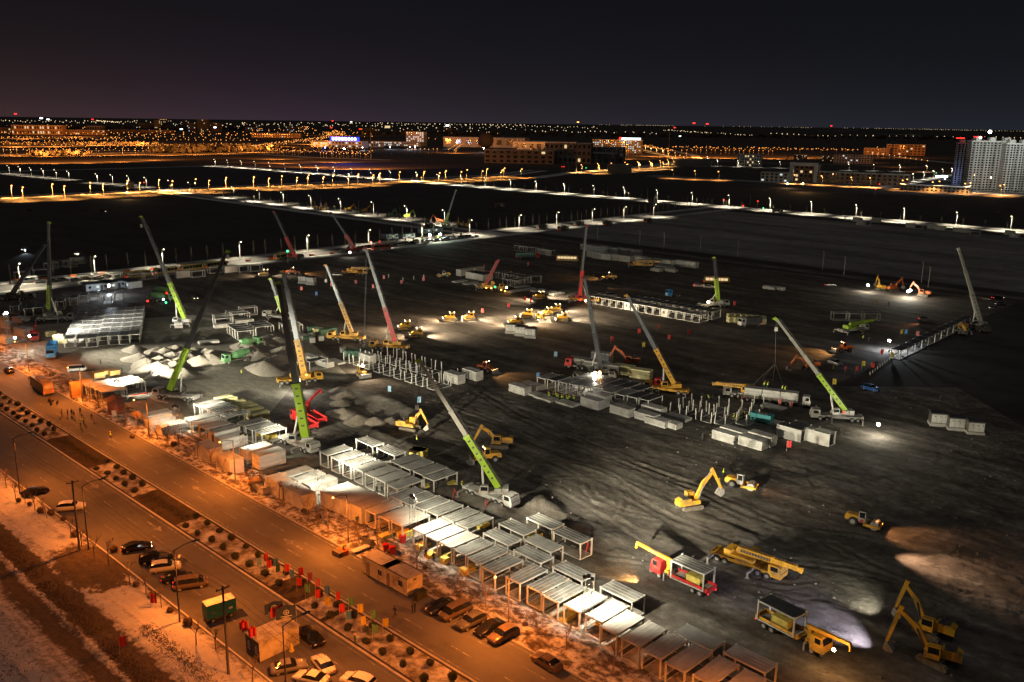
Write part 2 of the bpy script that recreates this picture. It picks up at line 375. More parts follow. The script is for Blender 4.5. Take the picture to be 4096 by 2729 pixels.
def ridge(px0, py0, px1, py1, h, w, bend=0):
    global z
    a = at(px0, py0); b = at(px1, py1); d = (b-a); L = d.length; d.normalize()
    u = (gx-a.x)*d.x + (gy-a.y)*d.y; v = -(gx-a.x)*d.y + (gy-a.y)*d.x - bend*4*(u/L)*(1-u/L)
    z = z + h*np.exp(-(v/w)**2)*np.clip(u/3, 0, 1)*np.clip((L-u)/3, 0, 1)*(.55+.9*fbm(gx/3, gy/3, 3, 21))
ridge(1900, 1720, 3080, 2170, .75, 1.5, 1); ridge(1950, 1745, 3200, 2210, -.7, 1.6, 1)      # long bank and trench across the site
ridge(1330, 1560, 1700, 1690, 1.1, 2.6, 3); ridge(2120, 1980, 2330, 2150, .6, 2.5); ridge(2020, 1960, 2480, 2190, .5, 3.5)
ridge(1600, 1880, 2050, 2060, .8, 2.2); ridge(2600, 2420, 3000, 2600, .45, 4)
# flatten towards the rim and under the rows of frame units
edge = np.clip((gx+58)/5, 0, 1)*np.clip((122-gx)/5, 0, 1)*np.clip((236-gy)/8, 0, 1)*np.clip((t_-92)/6, 0, 1)
z = np.maximum(.02, (z+.10)*edge + .025)
ok = t_ > 85
idx = -np.ones(gx.shape, int); idx[ok] = np.arange(ok.sum())
verts = np.stack([gx[ok], gy[ok], z[ok]], -1)
q = ok[:-1,:-1] & ok[1:,:-1] & ok[1:,1:] & ok[:-1,1:]
faces = np.stack([idx[:-1,:-1][q], idx[1:,:-1][q], idx[1:,1:][q], idx[:-1,1:][q]], -1)
def np_mesh(name, verts, faces, m, smooth=True):
    me = bpy.data.meshes.new(name); k = faces.shape[1]
    me.vertices.add(len(verts)); me.vertices.foreach_set('co', verts.astype(np.float32).ravel())
    me.loops.add(faces.size); me.loops.foreach_set('vertex_index', faces.astype(np.int32).ravel())
    me.polygons.add(len(faces)); me.polygons.foreach_set('loop_start', np.arange(0, faces.size, k, dtype=np.int32))
    me.polygons.foreach_set('loop_total', np.full(len(faces), k, dtype=np.int32))
    if smooth: me.polygons.foreach_set('use_smooth', np.ones(len(faces), bool))
    me.materials.append(m); me.update(calc_edges=True); return me
rk = MB(); rr_ = random.Random(9)
for k in range(3200):
    p = Vector((rr_.uniform(-54,118), rr_.uniform(88,230), 0)); q = st_of(p)
    if q[1] < 96 or fbm(np.array(p.x/11), np.array(p.y/11), 3, 77) < .5: continue
    zi = float(z[int((p.x+58)/.42), int((p.y-84)/.42)]); w = rr_.choice((.08,.1,.13,.18,.3)); c = p+Vector((0,0,zi+w*.2))
    rk.add([c+Vector((w*rr_.uniform(.6,1.3),0,0)),c+Vector((0,w*rr_.uniform(.6,1.3),0)),c+Vector((-w*rr_.uniform(.6,1.3),0,0)),c+Vector((0,-w*rr_.uniform(.6,1.3),0)),c+Vector((rr_.uniform(-.3,.3)*w,0,w*rr_.uniform(.5,1)))], [(0,1,4),(1,2,4),(2,3,4),(3,0,4)])
_o = struct('clods', rk, m_gravd, 'stuff'); _o['label'] = 'clods and stones scattered over the worked soil'
struct('worked_soil', np_mesh('worked_soil', verts, faces, g_site), None)
ZG = (X, Y, z)
def gz(p):                                    # height of the worked soil under a point
    if -57 < p.x < 121 and 85 < p.y < 235 and st_of(p)[1] > 86:
        return float(z[int(round((p.x+58)/.42)), int(round((p.y-84)/.42))])
    return 0.03
def ga(px, py, dz=0.0):                       # point of the ground seen at a picture point
    p = at(px, py); p.z = max(0.02, gz(p)*.6) + dz; return p

def bumpy(name, s0, s1, t0, t1, step, h, m, seed, z0=.02, soft=1.0):
    S = np.arange(s0, s1+step, step); T = np.arange(t0, t1+step, step); a, b = np.meshgrid(S, T, indexing='ij')
    zz = h*(np.maximum(0, fbm(a/2.2, b/1.7, 4, seed)-.38)*2.2 + .35*fbm(a/.6, b/.6, 2, seed+7))
    zz = z0 + zz*np.clip((b-t0)/soft, 0, 1)*np.clip((t1-b)/soft, 0, 1)
    v = np.stack([a*ca-b*sa, a*sa+b*ca, zz], -1).reshape(-1, 3)
    n, k = a.shape; I = np.arange(n*k).reshape(n, k)
    f = np.stack([I[:-1,:-1], I[1:,:-1], I[1:,1:], I[:-1,1:]], -1).reshape(-1, 4)
    return struct(name, np_mesh(name, v, f, m), None)
# gravel yard on the left, lit by the lamp masts
sheet('gravel_yard', [ST(-330,84),ST(-192,84),ST(-178,102),ST(-196,142),ST(-245,160),ST(-300,150)], .018, g_gravel)

# the near street: two carriageways, median, kerbs, verges
SA, SB = -420, 20
strip('road', SA, SB, 51.9, 63.8, .016, g_asph)
strip('road', SA, SB, 69.9, 79.7, .016, g_asph)
def kerb(name, t, s0=SA, s1=SB): 
    mb = MB(); a = ST(s0, t); b = ST(s1, t); mb.beam(a+Vector((0,0,.07)), b+Vector((0,0,.07)), .28, .15); return struct(name, mb, g_kerb)
for t in (51.75, 63.95, 69.75, 79.85): kerb('kerb', t)
# median: dark soil, with snowy planted lengths
strip('median', SA, SB, 64.1, 69.6, .06, g_dirt)
for i, (a, b) in enumerate([(-300,-201),(-178,-158),(-177,-157.5),(-141,-111),(-104,-98),(-97,-62)]):
    if i != 2: bumpy('median_snow', a, b, 64.5, 69.3, .3, .25, g_median, 40+i, .07, .7)
strip('median_lawn', -60.5, 20, 64.6, 69.2, .075, mat('dry_lawn', (.15,.105,.06), .95, 0, .35, 3, bump=.2))
bumpy('snow_verge', -330, 10, 79.95, 87.5, .34, .62, g_snowv, 61, .03, 1.2)
# verge on the snow side: one sheet; snow, dug soil, ditch scrub by position across the slope
def verge_mat():
    m = bpy.data.materials.new('snow_side_verge'); m.use_nodes = True; t = m.node_tree; b = t.nodes['Principled BSDF']
    b.inputs['Roughness'].default_value = .95; b.inputs['Specular IOR Level'].default_value = .1
    geo = N(t, 'ShaderNodeNewGeometry'); vr = N(t, 'ShaderNodeVectorRotate', rotation_type='Z_AXIS'); vr.inputs['Angle'].default_value = R(43.5)
    t.links.new(geo.outputs['Position'], vr.inputs['Vector']); sp = N(t, 'ShaderNodeSeparateXYZ'); t.links.new(vr.outputs[0], sp.inputs[0])
    def nz(scale, det, rough, sx=1, sy=1):
        mp = N(t, 'ShaderNodeMapping'); mp.inputs['Scale'].default_value = (sx, sy, 1); t.links.new(vr.outputs[0], mp.inputs['Vector'])
        n = N(t, 'ShaderNodeTexNoise'); n.inputs['Scale'].default_value = scale; n.inputs['Detail'].default_value = det; n.inputs['Roughness'].default_value = rough
        t.links.new(mp.outputs[0], n.inputs['Vector']); return n.outputs['Fac']
    wob = math_node(t, 'MULTIPLY', math_node(t, 'SUBTRACT', nz(.30, 6, .65), .5), 3.6)
    tt = math_node(t, 'ADD', sp.outputs['Y'], wob)
    mr = N(t, 'ShaderNodeMapRange'); mr.inputs['From Min'].default_value = 20; mr.inputs['From Max'].default_value = 52; t.links.new(tt, mr.inputs['Value'])
    rp = N(t, 'ShaderNodeValToRGB'); t.links.new(mr.outputs[0], rp.inputs[0]); r = rp.color_ramp
    prof = [(20,.40),(24,.50),(27,.60),(31,.64),(34,.60),(36,.48),(37.6,.14),(38.8,.50),(39.6,.56),(40.4,.10),(42.4,.12),(43.6,.60),(47,.72),(50.5,.64),(52,.40)]
    r.elements[0].position = 0; r.elements[0].color = (prof[0][1],)*3+(1,); r.elements[1].position = 1; r.elements[1].color = (prof[-1][1],)*3+(1,)
    for tv, v in prof[1:-1]:
        e = r.elements.new((tv-20)/32); e.color = (v, v, v, 1)
    # dug dark patch across the verge
    cx = N(t, 'ShaderNodeVectorMath', operation='SUBTRACT'); t.links.new(vr.outputs[0], cx.inputs[0]); cx.inputs[1].default_value = (*DUG, 0)
    sc = N(t, 'ShaderNodeVectorMath', operation='MULTIPLY'); t.links.new(cx.outputs[0], sc.inputs[0]); sc.inputs[1].default_value = (1/9.5, 1/4.4, 0)
    ln = N(t, 'ShaderNodeVectorMath', operation='LENGTH'); t.links.new(sc.outputs[0], ln.inputs[0])
    dug = N(t, 'ShaderNodeMapRange'); dug.inputs['From Min'].default_value = .55; dug.inputs['From Max'].default_value = 1.15
    t.links.new(math_node(t, 'ADD', ln.outputs['Value'], math_node(t, 'MULTIPLY', math_node(t, 'SUBTRACT', nz(.4, 6, .7), .5), 1.5)), dug.inputs['Value'])
    cover = math_node(t, 'MULTIPLY', rp.outputs[0], dug.outputs[0])
    ruts = nz(.34, 4, .55, .10, 2.2); fine = nz(1.5, 9, .72)
    d = math_node(t, 'ADD', math_node(t, 'MULTIPLY', fine, .62), math_node(t, 'MULTIPLY', ruts, .38))
    k = N(t, 'ShaderNodeMapRange'); k.inputs['From Min'].default_value = -.09; k.inputs['From Max'].default_value = .10
    t.links.new(math_node(t, 'SUBTRACT', math_node(t, 'MULTIPLY', cover, .92), d), k.inputs['Value'])
    tone = N(t, 'ShaderNodeMixRGB'); t.links.new(nz(.5, 5, .6), tone.inputs[0]); tone.inputs[1].default_value = (.34,.31,.28,1); tone.inputs[2].default_value = (.56,.54,.51,1)
    soil = N(t, 'ShaderNodeMixRGB'); t.links.new(fine, soil.inputs[0]); soil.inputs[1].default_value = (.022,.016,.010,1); soil.inputs[2].default_value = (.14,.11,.08,1)
    mx = N(t, 'ShaderNodeMixRGB'); t.links.new(k.outputs[0], mx.inputs[0]); t.links.new(soil.outputs[0], mx.inputs[1]); t.links.new(tone.outputs[0], mx.inputs[2])
    t.links.new(mx.outputs[0], b.inputs['Base Color'])
    bp = N(t, 'ShaderNodeBump'); bp.inputs['Strength'].default_value = .8; bp.inputs['Distance'].default_value = .35; t.links.new(d, bp.inputs['Height']); t.links.new(bp.outputs[0], b.inputs['Normal'])
    return m
DUG = st_of(at(360,2275))
S = np.arange(-300, -50, .42); T_ = np.arange(8, 51.6, .36); a_, b_ = np.meshgrid(S, T_, indexing='ij')
prof = np.interp(b_, [8,24,30,34,36.5,38.2,39.2,40.2,42.5,44.5,49,51.6], [.3,.5,.6,.5,.2,.08,.22,.06,.15,.42,.38,.05])
zz = np.maximum(.02, prof + .34*(fbm(a_/3, b_/2.2, 4, 71)-.45) + .12*(fbm(a_/.8, b_/.8, 2, 72)-.5) - .10*np.exp(-(((vnoise(a_/26, b_/2.0, 5)-.5)/.07)**2))*(b_>43.5))
zz = np.where(b_ > 51.2, .05, zz)
vv = np.stack([a_*ca-b_*sa, a_*sa+b_*ca, zz], -1).reshape(-1, 3); n_, k_ = a_.shape; I_ = np.arange(n_*k_).reshape(n_, k_)
struct('snow_verge', np_mesh('snow_verge', vv, np.stack([I_[:-1,:-1], I_[1:,:-1], I_[1:,1:], I_[:-1,1:]], -1).reshape(-1, 4), verge_mat()), None)
def vz(p):
    s, t = st_of(p); i = int((s+300)/.42); j = int((t-8)/.36)
    return float(zz[i, j]) if 0 <= i < n_ and 0 <= j < k_ else 0.0
# lane markings
mk = MB()
def dash(s, t, L=4.0, w=.14): 
    mk.add([ST(s,t-w/2,.021), ST(s+L,t-w/2,.021), ST(s+L,t+w/2,.021), ST(s,t+w/2,.021)], [(0,1,2,3)])
for t in (73.2, 76.5, 55.9, 59.9):
    for s in np.arange(-330, 15, 10): dash(s, t)
dash(-330, 63.2, 345, .13); dash(-330, 70.5, 345, .13); dash(-330, 79.2, 345, .13)
def arrow(s, t, d=1):
    P = [(0,-.12),(3.4,-.12),(3.4,-.5),(5.6,0),(3.4,.5),(3.4,.12),(0,.12)]
    mk.add([ST(s+d*x, t+y*1.5, .022) for x, y in P], [tuple(range(7)) if d > 0 else tuple(range(6,-1,-1))])
for s in (-188, -150, -118): arrow(s, 74.9, -1)
for s in (-146, -172, -108): arrow(s, 61.7, 1)
struct('road_marking', mk, g_paint)

# roads of the grid beyond the site
def far_road(name, pts, w, m, z=.05, verge=None, vw=5):
    mb = MB(); mv = MB()
    for a, b in zip(pts, pts[1:]):
        d = (b-a).normalized(); n = Vector((-d.y, d.x, 0))
        mb.add([a-n*w/2, b-n*w/2, b+n*w/2, a+n*w/2], [(0,1,2,3)])
        if verge:
            for k in (-1, 1): mv.add([a+n*k*w/2, b+n*k*w/2, b+n*k*(w/2+vw), a+n*k*(w/2+vw)], [(0,1,2,3) if k > 0 else (3,2,1,0)])
    for q in (mb, mv): q.v = [(v[0], v[1], z if q is mb else z+.03) for v in q.v]
    struct(name, mb, m)
    if verge: struct('snow_verge', mv, verge)
far_road('road', [ST(-401,-40), ST(-401,690)], 15, g_asph, .05, g_roadwv, 8)          # behind the site
far_road('road', [ST(-870,398), ST(-392,398)], 9, g_asph, .06, g_roadw, 8)
far_road('road', [ST(-1250,690), ST(320,690)], 9, g_asph, .06, g_roadw, 9)
far_road('road', [ST(-392,412), ST(260,417)], 8, g_site, .03)                           # dirt road along the far side
far_road('road', [ST(-856,330), ST(-850,690), ST(-842,860), ST(-900,1000)], 14, g_asph, .05, g_roadwv, 9)
far_road('road', [ST(-860,120), ST(-856,330)], 14, g_asph, .05, g_roadwv, 9)
far_road('road', [ST(-1250,260), ST(-1255,700)], 9, g_asph, .05, g_roadwv, 5)
far_road('road', [at(2140,712), at(2300,690), at(2560,668), at(2700,651), at(2790,637), at(2780,622), at(2700,606), at(2600,590), at(2545,578)], 20, g_roadwv, .08)
far_road('road', [at(2600,703), at(3072,729), at(3500,750), at(3850,765), at(4250,800)], 13, g_asph, .05, g_roadw, 5)
far_road('road', [at(3480,752), at(3640,735), at(3740,712)], 14, g_roadw, .07)
far_road('road', [at(2790,640), at(3060,652), at(3700,668)], 9, g_roadw, .05)
far_road('road', [at(3460,610), at(3640,636), at(3830,655)], 22, g_roadwv, .05)
far_road('road', [at(0,620), at(300,617), at(640,607)], 30, g_roadwv, .05)
far_road('road', [at(1050,618), at(1250,630), at(1560,641)], 26, g_roadwv, .05)
far_road('road', [at(1800,600), at(1850,565)], 40, g_roadwv, .05)
for pts in ([(0,600),(330,602),(660,604)],[(640,590),(1000,582),(1180,568),(1320,548)],[(1090,604),(1280,607),(1460,606)],[(2700,593),(3060,598),(3420,603)],[(3490,597),(3680,606)],[(0,577),(400,580),(640,586)],[(380,560),(480,552)],[(2110,603),(2320,607),(2520,606)]):
    far_road('road', [at(*q) for q in pts], 26, g_roadwv, .05)  # pale road strips added to carry the ground glow under far lamps
# ================================================================ BUILDERS
UL, UW, UH = 6.05, 2.99, 2.95
def unit_parts(root, roof='ribs', floor=True, wall=None):
    """modular room frame: posts, beams, floor and roof; origin at the centre of its base"""
    l, w, h = UL/2, UW/2, UH
    if 'post' not in PM:
        PM['post'] = MB().box(-.10,.10,-.10,.10,.12,h-.05).box(-.13,.13,-.13,.13,h-.05,h+.10).mesh('post', m_white)
        b = MB()
        for y in (-w+.09, w-.09): b.box(-l+.1, l-.1, y-.08, y+.08, h-.2, h)
        for x in (-l+.09, l-.09): b.box(x-.08, x+.08, -w+.1, w-.1, h-.2, h-.004)
        PM['roof_beam'] = b.mesh('roof_beam', m_white)
        b = MB()
        for y in (-w+.09, w-.09): b.box(-l+.1, l-.1, y-.08, y+.08, .02, .16)
        for x in (-l+.09, l-.09): b.box(x-.08, x+.08, -w+.1, w-.1, .024, .156)
        PM['base_beam'] = b.mesh('base_beam', m_white)
        PM['floor'] = MB().box(-l+.16, l-.16, -w+.16, w-.16, .06, .15).mesh('floor', m_floor)
        q = (2*w-.24)/4
        PM['panel4'] = MB().box(-l+.14, l-.14, -q/2+.02, q/2-.02, 0, .05).mesh('roof_panel', m_roof)
        PM['panel4w'] = MB().box(-l+.14, l-.14, -q/2+.03, q/2-.03, 0, .05).mesh('roof_panel', m_roofw)
        b = MB()
        for k in (-1, 0, 1): b.box(-l+.12, l-.12, k*q-.03, k*q+.03, h-.02, h+.035)
        PM['ribs'] = b.mesh('roof', m_white)
        q3 = (2*w-.24)/3.4
        PM['panel3'] = MB().box(-l+.14, l-.14, -q3/2+.03, q3/2-.07, 0, .05).mesh('roof_panel', m_roof)
        b = MB()
        for k in range(7): b.box(-l+.5+k*.85-.04, -l+.5+k*.85+.04, -w+.1, w-.1, h-.03, h+.05)
        PM['cross'] = b.mesh('roof', m_white)
        b = MB(); n = 12
        S = [(-l+.02+ (2*l-.04)*i/n, -w+.02+(2*w-.04)*j/6, h+.03+random.uniform(0,.07)) for i in range(n+1) for j in range(7)]
        b.add(S, [(i*7+j, (i+1)*7+j, (i+1)*7+j+1, i*7+j+1) for i in range(n) for j in range(6)])
        PM['film'] = b.mesh('roof', m_film, True)
        PM['flat'] = MB().box(-l+.12, l-.12, -w+.12, w-.12, h-.06, h+.02).mesh('roof', m_dark)
        PM['flatw'] = MB().box(-l+.02, l-.02, -w+.02, w-.02, h-.06, h+.06).mesh('roof', m_roofw)
        b = MB()
        for k in range(5): b.box(-l+.16, l-.16, -w+.5+k*.5-.06, -w+.5+k*.5+.06, h-.16, h-.04)
        PM['purlins'] = b.mesh('roof', m_boomg)
        PM['wallL'] = MB().box(-l+.2, l-.2, -.04, .04, .17, h-.21).mesh('wall_panel', m_panel)
        PM['wallW'] = MB().box(-.04, .04, -w+.2, w-.2, .17, h-.21).mesh('wall_panel', m_panel)
        PM['wallLg'] = MB().box(-l+.2, l-.2, -.04, .04, .17, h-.21).mesh('wall_panel', m_panel2)
        PM['window'] = MB().box(-.06,.06,-.45,.45,0,1.0).mesh('window', m_dark)
        PM['door'] = MB().box(-.06,.06,-.42,.42,0,2.1).mesh('door', m_dark)
    for x in (-l+.1, l-.1):
        for y in (-w+.1, w-.1): part('post', PM['post'], None, root, loc=(x, y, 0))
    part('roof_beam', PM['roof_beam'], None, root); part('base_beam', PM['base_beam'], None, root)
    if floor: part('floor', PM['floor'], None, root)
    if roof in ('ribs', 'ribsw'):
        r = part('roof', PM['ribs'], None, root); q = (2*w-.24)/4
        for k in (-1.5, -.5, .5, 1.5): part('roof_panel', PM['panel4' if roof == 'ribs' else 'panel4w'], None, r, loc=(0, k*q, h-.045))
    elif roof == 'strips':
        r = part('roof', PM['purlins'], None, root); q = (2*w-.24)/3
        for k in (-1, 0, 1): part('roof_panel', PM['panel3'], None, r, loc=(0, k*q, h-.03))
    elif roof == 'cross':
        r = part('roof', PM['cross'], None, root); q = (2*w-.24)/4
        for k in (-1.5, -.5, .5, 1.5): part('roof_panel', PM['panel4'], None, r, loc=(0, k*q, h-.06))
    elif roof in ('film', 'flat', 'flatw'): part('roof', PM[roof], None, root)
    elif roof == 'open': part('roof', PM['purlins'], None, root)
    if wall:
        for c in wall:
            if c == 'L': part('wall_panel', PM['wallL'], None, root, loc=(0, -w+.09, 0))
            if c == 'R': part('wall_panel', PM['wallL'], None, root, loc=(0, w-.09, 0))
            if c == 'F': part('wall_panel', PM['wallW'], None, root, loc=(-l+.09, 0, 0))
            if c == 'B': part('wall_panel', PM['wallW'], None, root, loc=(l-.09, 0, 0))
            if c == 'w': part('window', PM['window'], None, root, loc=(-l+.05, .3, 1.2))
            if c == 'd': part('door', PM['door'], None, root, loc=(-l+.05, -.6, .18))
PM = {}
def unit_builder(roof, wall=None, floor=True):
    def f():
        r = thing('frame_unit', 'x', 'modular unit'); unit_parts(r, roof, floor, wall); return r
    return f
def unit(px, py, kind, roof, label, group, wall=None, z=.06, floor=True, name='frame_unit'):
    """px,py: the roof corner nearest the viewer. kind a: long axis runs away right; b: long axis runs along the street"""
    p = at(px, py, UH+.08+z)
    yaw = {'a': R(45.3), 'b': R(-45.8)}.get(kind, None) if isinstance(kind, str) else kind[1]
    k = kind if isinstance(kind, str) else kind[0]
    c, s = math.cos(yaw), math.sin(yaw); dl = UL/2 if k == 'a' else -UL/2
    o = Vector((p.x + c*dl - s*UW/2, p.y + s*dl + c*UW/2, z))
    return place(('unit', roof, wall, floor), unit_builder(roof, wall, floor), label, o, yaw, group)

def stack_builder(n, L, W, th, m, name='panel_stack', cat='panel stack'):
    def f():
        r = thing(name, 'x', cat)
        me = MB().box(-L/2, L/2, -W/2, W/2, .008, th-.012).mesh('panel', m)
        for k in range(n):
            part('panel', me, None, r, loc=(random.uniform(-.07,.07), random.uniform(-.05,.05), .1+k*th), rz=random.uniform(-.006,.006))
        b = MB()
        for x in (-L*.35, 0, L*.35): b.box(x-.08, x+.08, -W/2, W/2, 0, .1)
        part('bearer', b, m_wood, r); return r
    return f
def stack(px, py, h, kind, label, group, L=5.9, W=2.5, m=None, n=None, z=.03, name='panel_stack', cat='panel stack'):
    m = m or m_panel; th = .26; n = n or max(2, int(h/th)); h = n*th+.1
    p = at(px, py, h+z); yaw = {'a': R(45.3), 'b': R(-45.8)}.get(kind) if isinstance(kind, str) else kind[1]
    k = kind if isinstance(kind, str) else kind[0]; c, s = math.cos(yaw), math.sin(yaw); dl = L/2 if k == 'a' else -L/2
    o = Vector((p.x + c*dl - s*W/2, p.y + s*dl + c*W/2, z))
    return place(('stack', n, L, W, m.name, random.randint(0, 2), name), stack_builder(n, L, W, th, m, name, cat), label, o, yaw, group)
def bundle_builder(L=2.4, W=1.2, n=4, m=None):
    def f():
        r = thing('insulation_bundle', 'x', 'insulation bundle')
        me = MB().box(-L/2, L/2, -W/2, W/2, 0, .235).mesh('wool_board', m or m_yell)
        for k in range(n): part('wool_board', me, None, r, loc=(random.uniform(-.05,.05), random.uniform(-.04,.04), k*.24), rz=random.uniform(-.02,.02))
        return r
    return f
def bundle(loc, rz, label, group=None, L=2.4, W=1.2, n=4, m=None):
    return place(('bundle', L, W, n, (m or m_yell).name), bundle_builder(L, W, n, m), label, loc, rz, group)

# ---- vehicles
def wheel(root, x, y, r=.33, w=.22, rim=True, n=12, z=None):
    k = ('wheel', r, w)
    if k not in PM:
        PM[k] = MB().disc_wheel((0,0,0), r, w, n).mesh('wheel', m_black)
        PM[k+('rim',)] = MB().disc_wheel((0,0,0), r*.58, w+.03, 8).mesh('rim', m_rim)
    o = part('wheel', PM[k], None, root, loc=(x, y, r if z is None else z))
    if rim: part('rim', PM[k+('rim',)], None, o)
    return o
CARSHAPE = {   # x, half width, sill, belt, roof line
 'sedan': [(2.32,.70,.30,.52,.55),(2.18,.84,.22,.68,.72),(1.55,.90,.20,.82,.87),(.95,.91,.20,.90,.96),(.25,.91,.20,.93,1.40),(-.45,.91,.20,.94,1.45),(-1.05,.90,.20,.95,1.38),(-1.75,.90,.20,.96,1.03),(-2.2,.86,.24,.93,.98),(-2.34,.78,.32,.70,.74)],
 'suv': [(2.28,.74,.34,.66,.70),(2.12,.88,.26,.86,.90),(1.5,.93,.24,.98,1.03),(1.0,.94,.24,1.04,1.10),(.35,.94,.24,1.06,1.60),(-.5,.94,.24,1.07,1.69),(-1.4,.94,.24,1.08,1.66),(-2.0,.92,.26,1.10,1.45),(-2.28,.88,.30,1.02,1.08),(-2.36,.84,.40,.72,.76)],
 'van': [(2.45,.76,.34,.72,.76),(2.3,.88,.26,.92,.98),(1.85,.93,.24,1.04,1.14),(1.15,.94,.24,1.08,1.74),(.3,.94,.24,1.10,1.86),(-.8,.94,.24,1.10,1.88),(-1.8,.94,.24,1.10,1.86),(-2.3,.93,.26,1.10,1.70),(-2.46,.90,.30,1.0,1.06),(-2.5,.86,.4,.72,.76)],
 'minivan': [(2.2,.70,.34,.72,.76),(2.08,.80,.26,.92,.98),(1.75,.83,.24,1.02,1.12),(1.05,.84,.24,1.06,1.74),(.3,.84,.24,1.08,1.84),(-.8,.84,.24,1.08,1.85),(-1.7,.84,.24,1.08,1.82),(-2.1,.83,.26,1.08,1.64),(-2.22,.80,.30,1.0,1.06),(-2.26,.76,.4,.72,.76)]}
def car_builder(shape, paint, lit=None):
    def f():
        st = CARSHAPE[shape]; r = thing('parked_car', 'x', 'car')
        rings = []
        for x, w, s, b, t in st:
            rw = w*(.78 if t-b > .2 else .93); tz = t
            rings.append([(x,-w*.94,s),(x,-w*1.0,(s+b)*.55),(x,-w*.97,b),(x,-rw,tz-.05 if t-b>.2 else tz-.01),(x,-rw*.5,tz),(x,0,tz+.015),(x,rw*.5,tz),(x,rw,tz-.05 if t-b>.2 else tz-.01),(x,w*.97,b),(x,w*1.0,(s+b)*.55),(x,w*.94,s)])
        V = [v for q in rings for v in q]; n = len(rings[0]); body = []; glass = {'windscreen': [], 'rear_window': [], 'side_window': []}
        for i in range(len(rings)-1):
            up0 = st[i][4]-st[i][3] > .2; up1 = st[i+1][4]-st[i+1][3] > .2
            for j in range(n-1):
                q = (i*n+j, i*n+j+1, (i+1)*n+j+1, (i+1)*n+j)
                if up1 and not up0 and 3 <= j <= 6: glass['windscreen'].append(q)
                elif up0 and not up1 and 3 <= j <= 6: glass['rear_window'].append(q)
                elif (up0 and up1 or (up0 != up1)) and j in (2, 7): glass['side_window'].append(q)
                else: body.append(q)
        body.append(tuple(range(n-1,-1,-1))); body.append(tuple((len(rings)-1)*n+k for k in range(n)))
        body.append(tuple([i*n for i in range(len(rings))]+[i*n+n-1 for i in range(len(rings)-1,-1,-1)]))
        part('body', MB().add(V, body), CARCOL[paint], r, smooth=True)
        for k, fs in glass.items():
            if fs: part(k, MB().add(V, fs), m_glass, r)
        L = st[0][0]; B = st[-1][0]; w = st[1][1]
        for y in (-w*.9, w*.9):
            for x in (L*.62, B*.62): wheel(r, x, y, .33, .2)
        zf = st[1][3]-.08
        for y in (-w*.72, w*.72):
            part('headlight', MB().box(L-.16, L-.02, y-.17, y+.17, zf-.1, zf+.04), e_lamp if lit in ('front','both') else mat('lamp_lens', (.5,.5,.46), .2), r)
            part('taillight', MB().box(B-.03, B+.14, y-.15, y+.15, zf-.02, zf+.12), e_red if lit in ('rear','both') else mat('red_lens', (.30,.02,.02), .25), r)
            part('mirror', MB().box(L*.38, L*.38+.14, y*1.42-.09, y*1.42+.09, st[3][3]+.02, st[3][3]+.15), CARCOL[paint], r)
        return r
    return f
def car(px, py, head, shape, paint, label, group=None, lit=None, z=None):
    p = at(px, py); p.z = .022 if z is None else z
    return place(('car', shape, paint, lit), car_builder(shape, paint, lit), label, p, R(head), group)

def cab(root, x0, x1, w, z0, z1, m, glass=True, label=None):
    """forward-control lorry cab, front at x1"""
    h = z1-z0; o = part('cab', MB().prism([(x0,z0),(x1-.05,z0),(x1,z0+.15*h),(x1-.05,z0+.5*h),(x1-.32,z1-.12),(x1-.5,z1),(x0+.1,z1),(x0,z1-.1)], -w/2, w/2), m, root, label)
    part('windscreen', MB().add([(x1-.02,-w/2+.15,z0+.52*h),(x1-.02,w/2-.15,z0+.52*h),(x1-.28,w/2-.2,z1-.2),(x1-.28,-w/2+.2,z1-.2)], [(0,1,2,3)]), m_glass, o)
    for s in (-1, 1):
        part('side_window', MB().box(x1-1.3, x1-.45, s*(w/2+.004)-.006, s*(w/2+.004)+.006, z0+.54*h, z1-.25), m_glass, o)
        part('headlight', MB().box(x1-.04, x1+.03, s*w*.38-.16, s*w*.38+.16, z0+.05, z0+.22), mat('lamp_lens', (.5,.5,.46), .2), o)
    return o
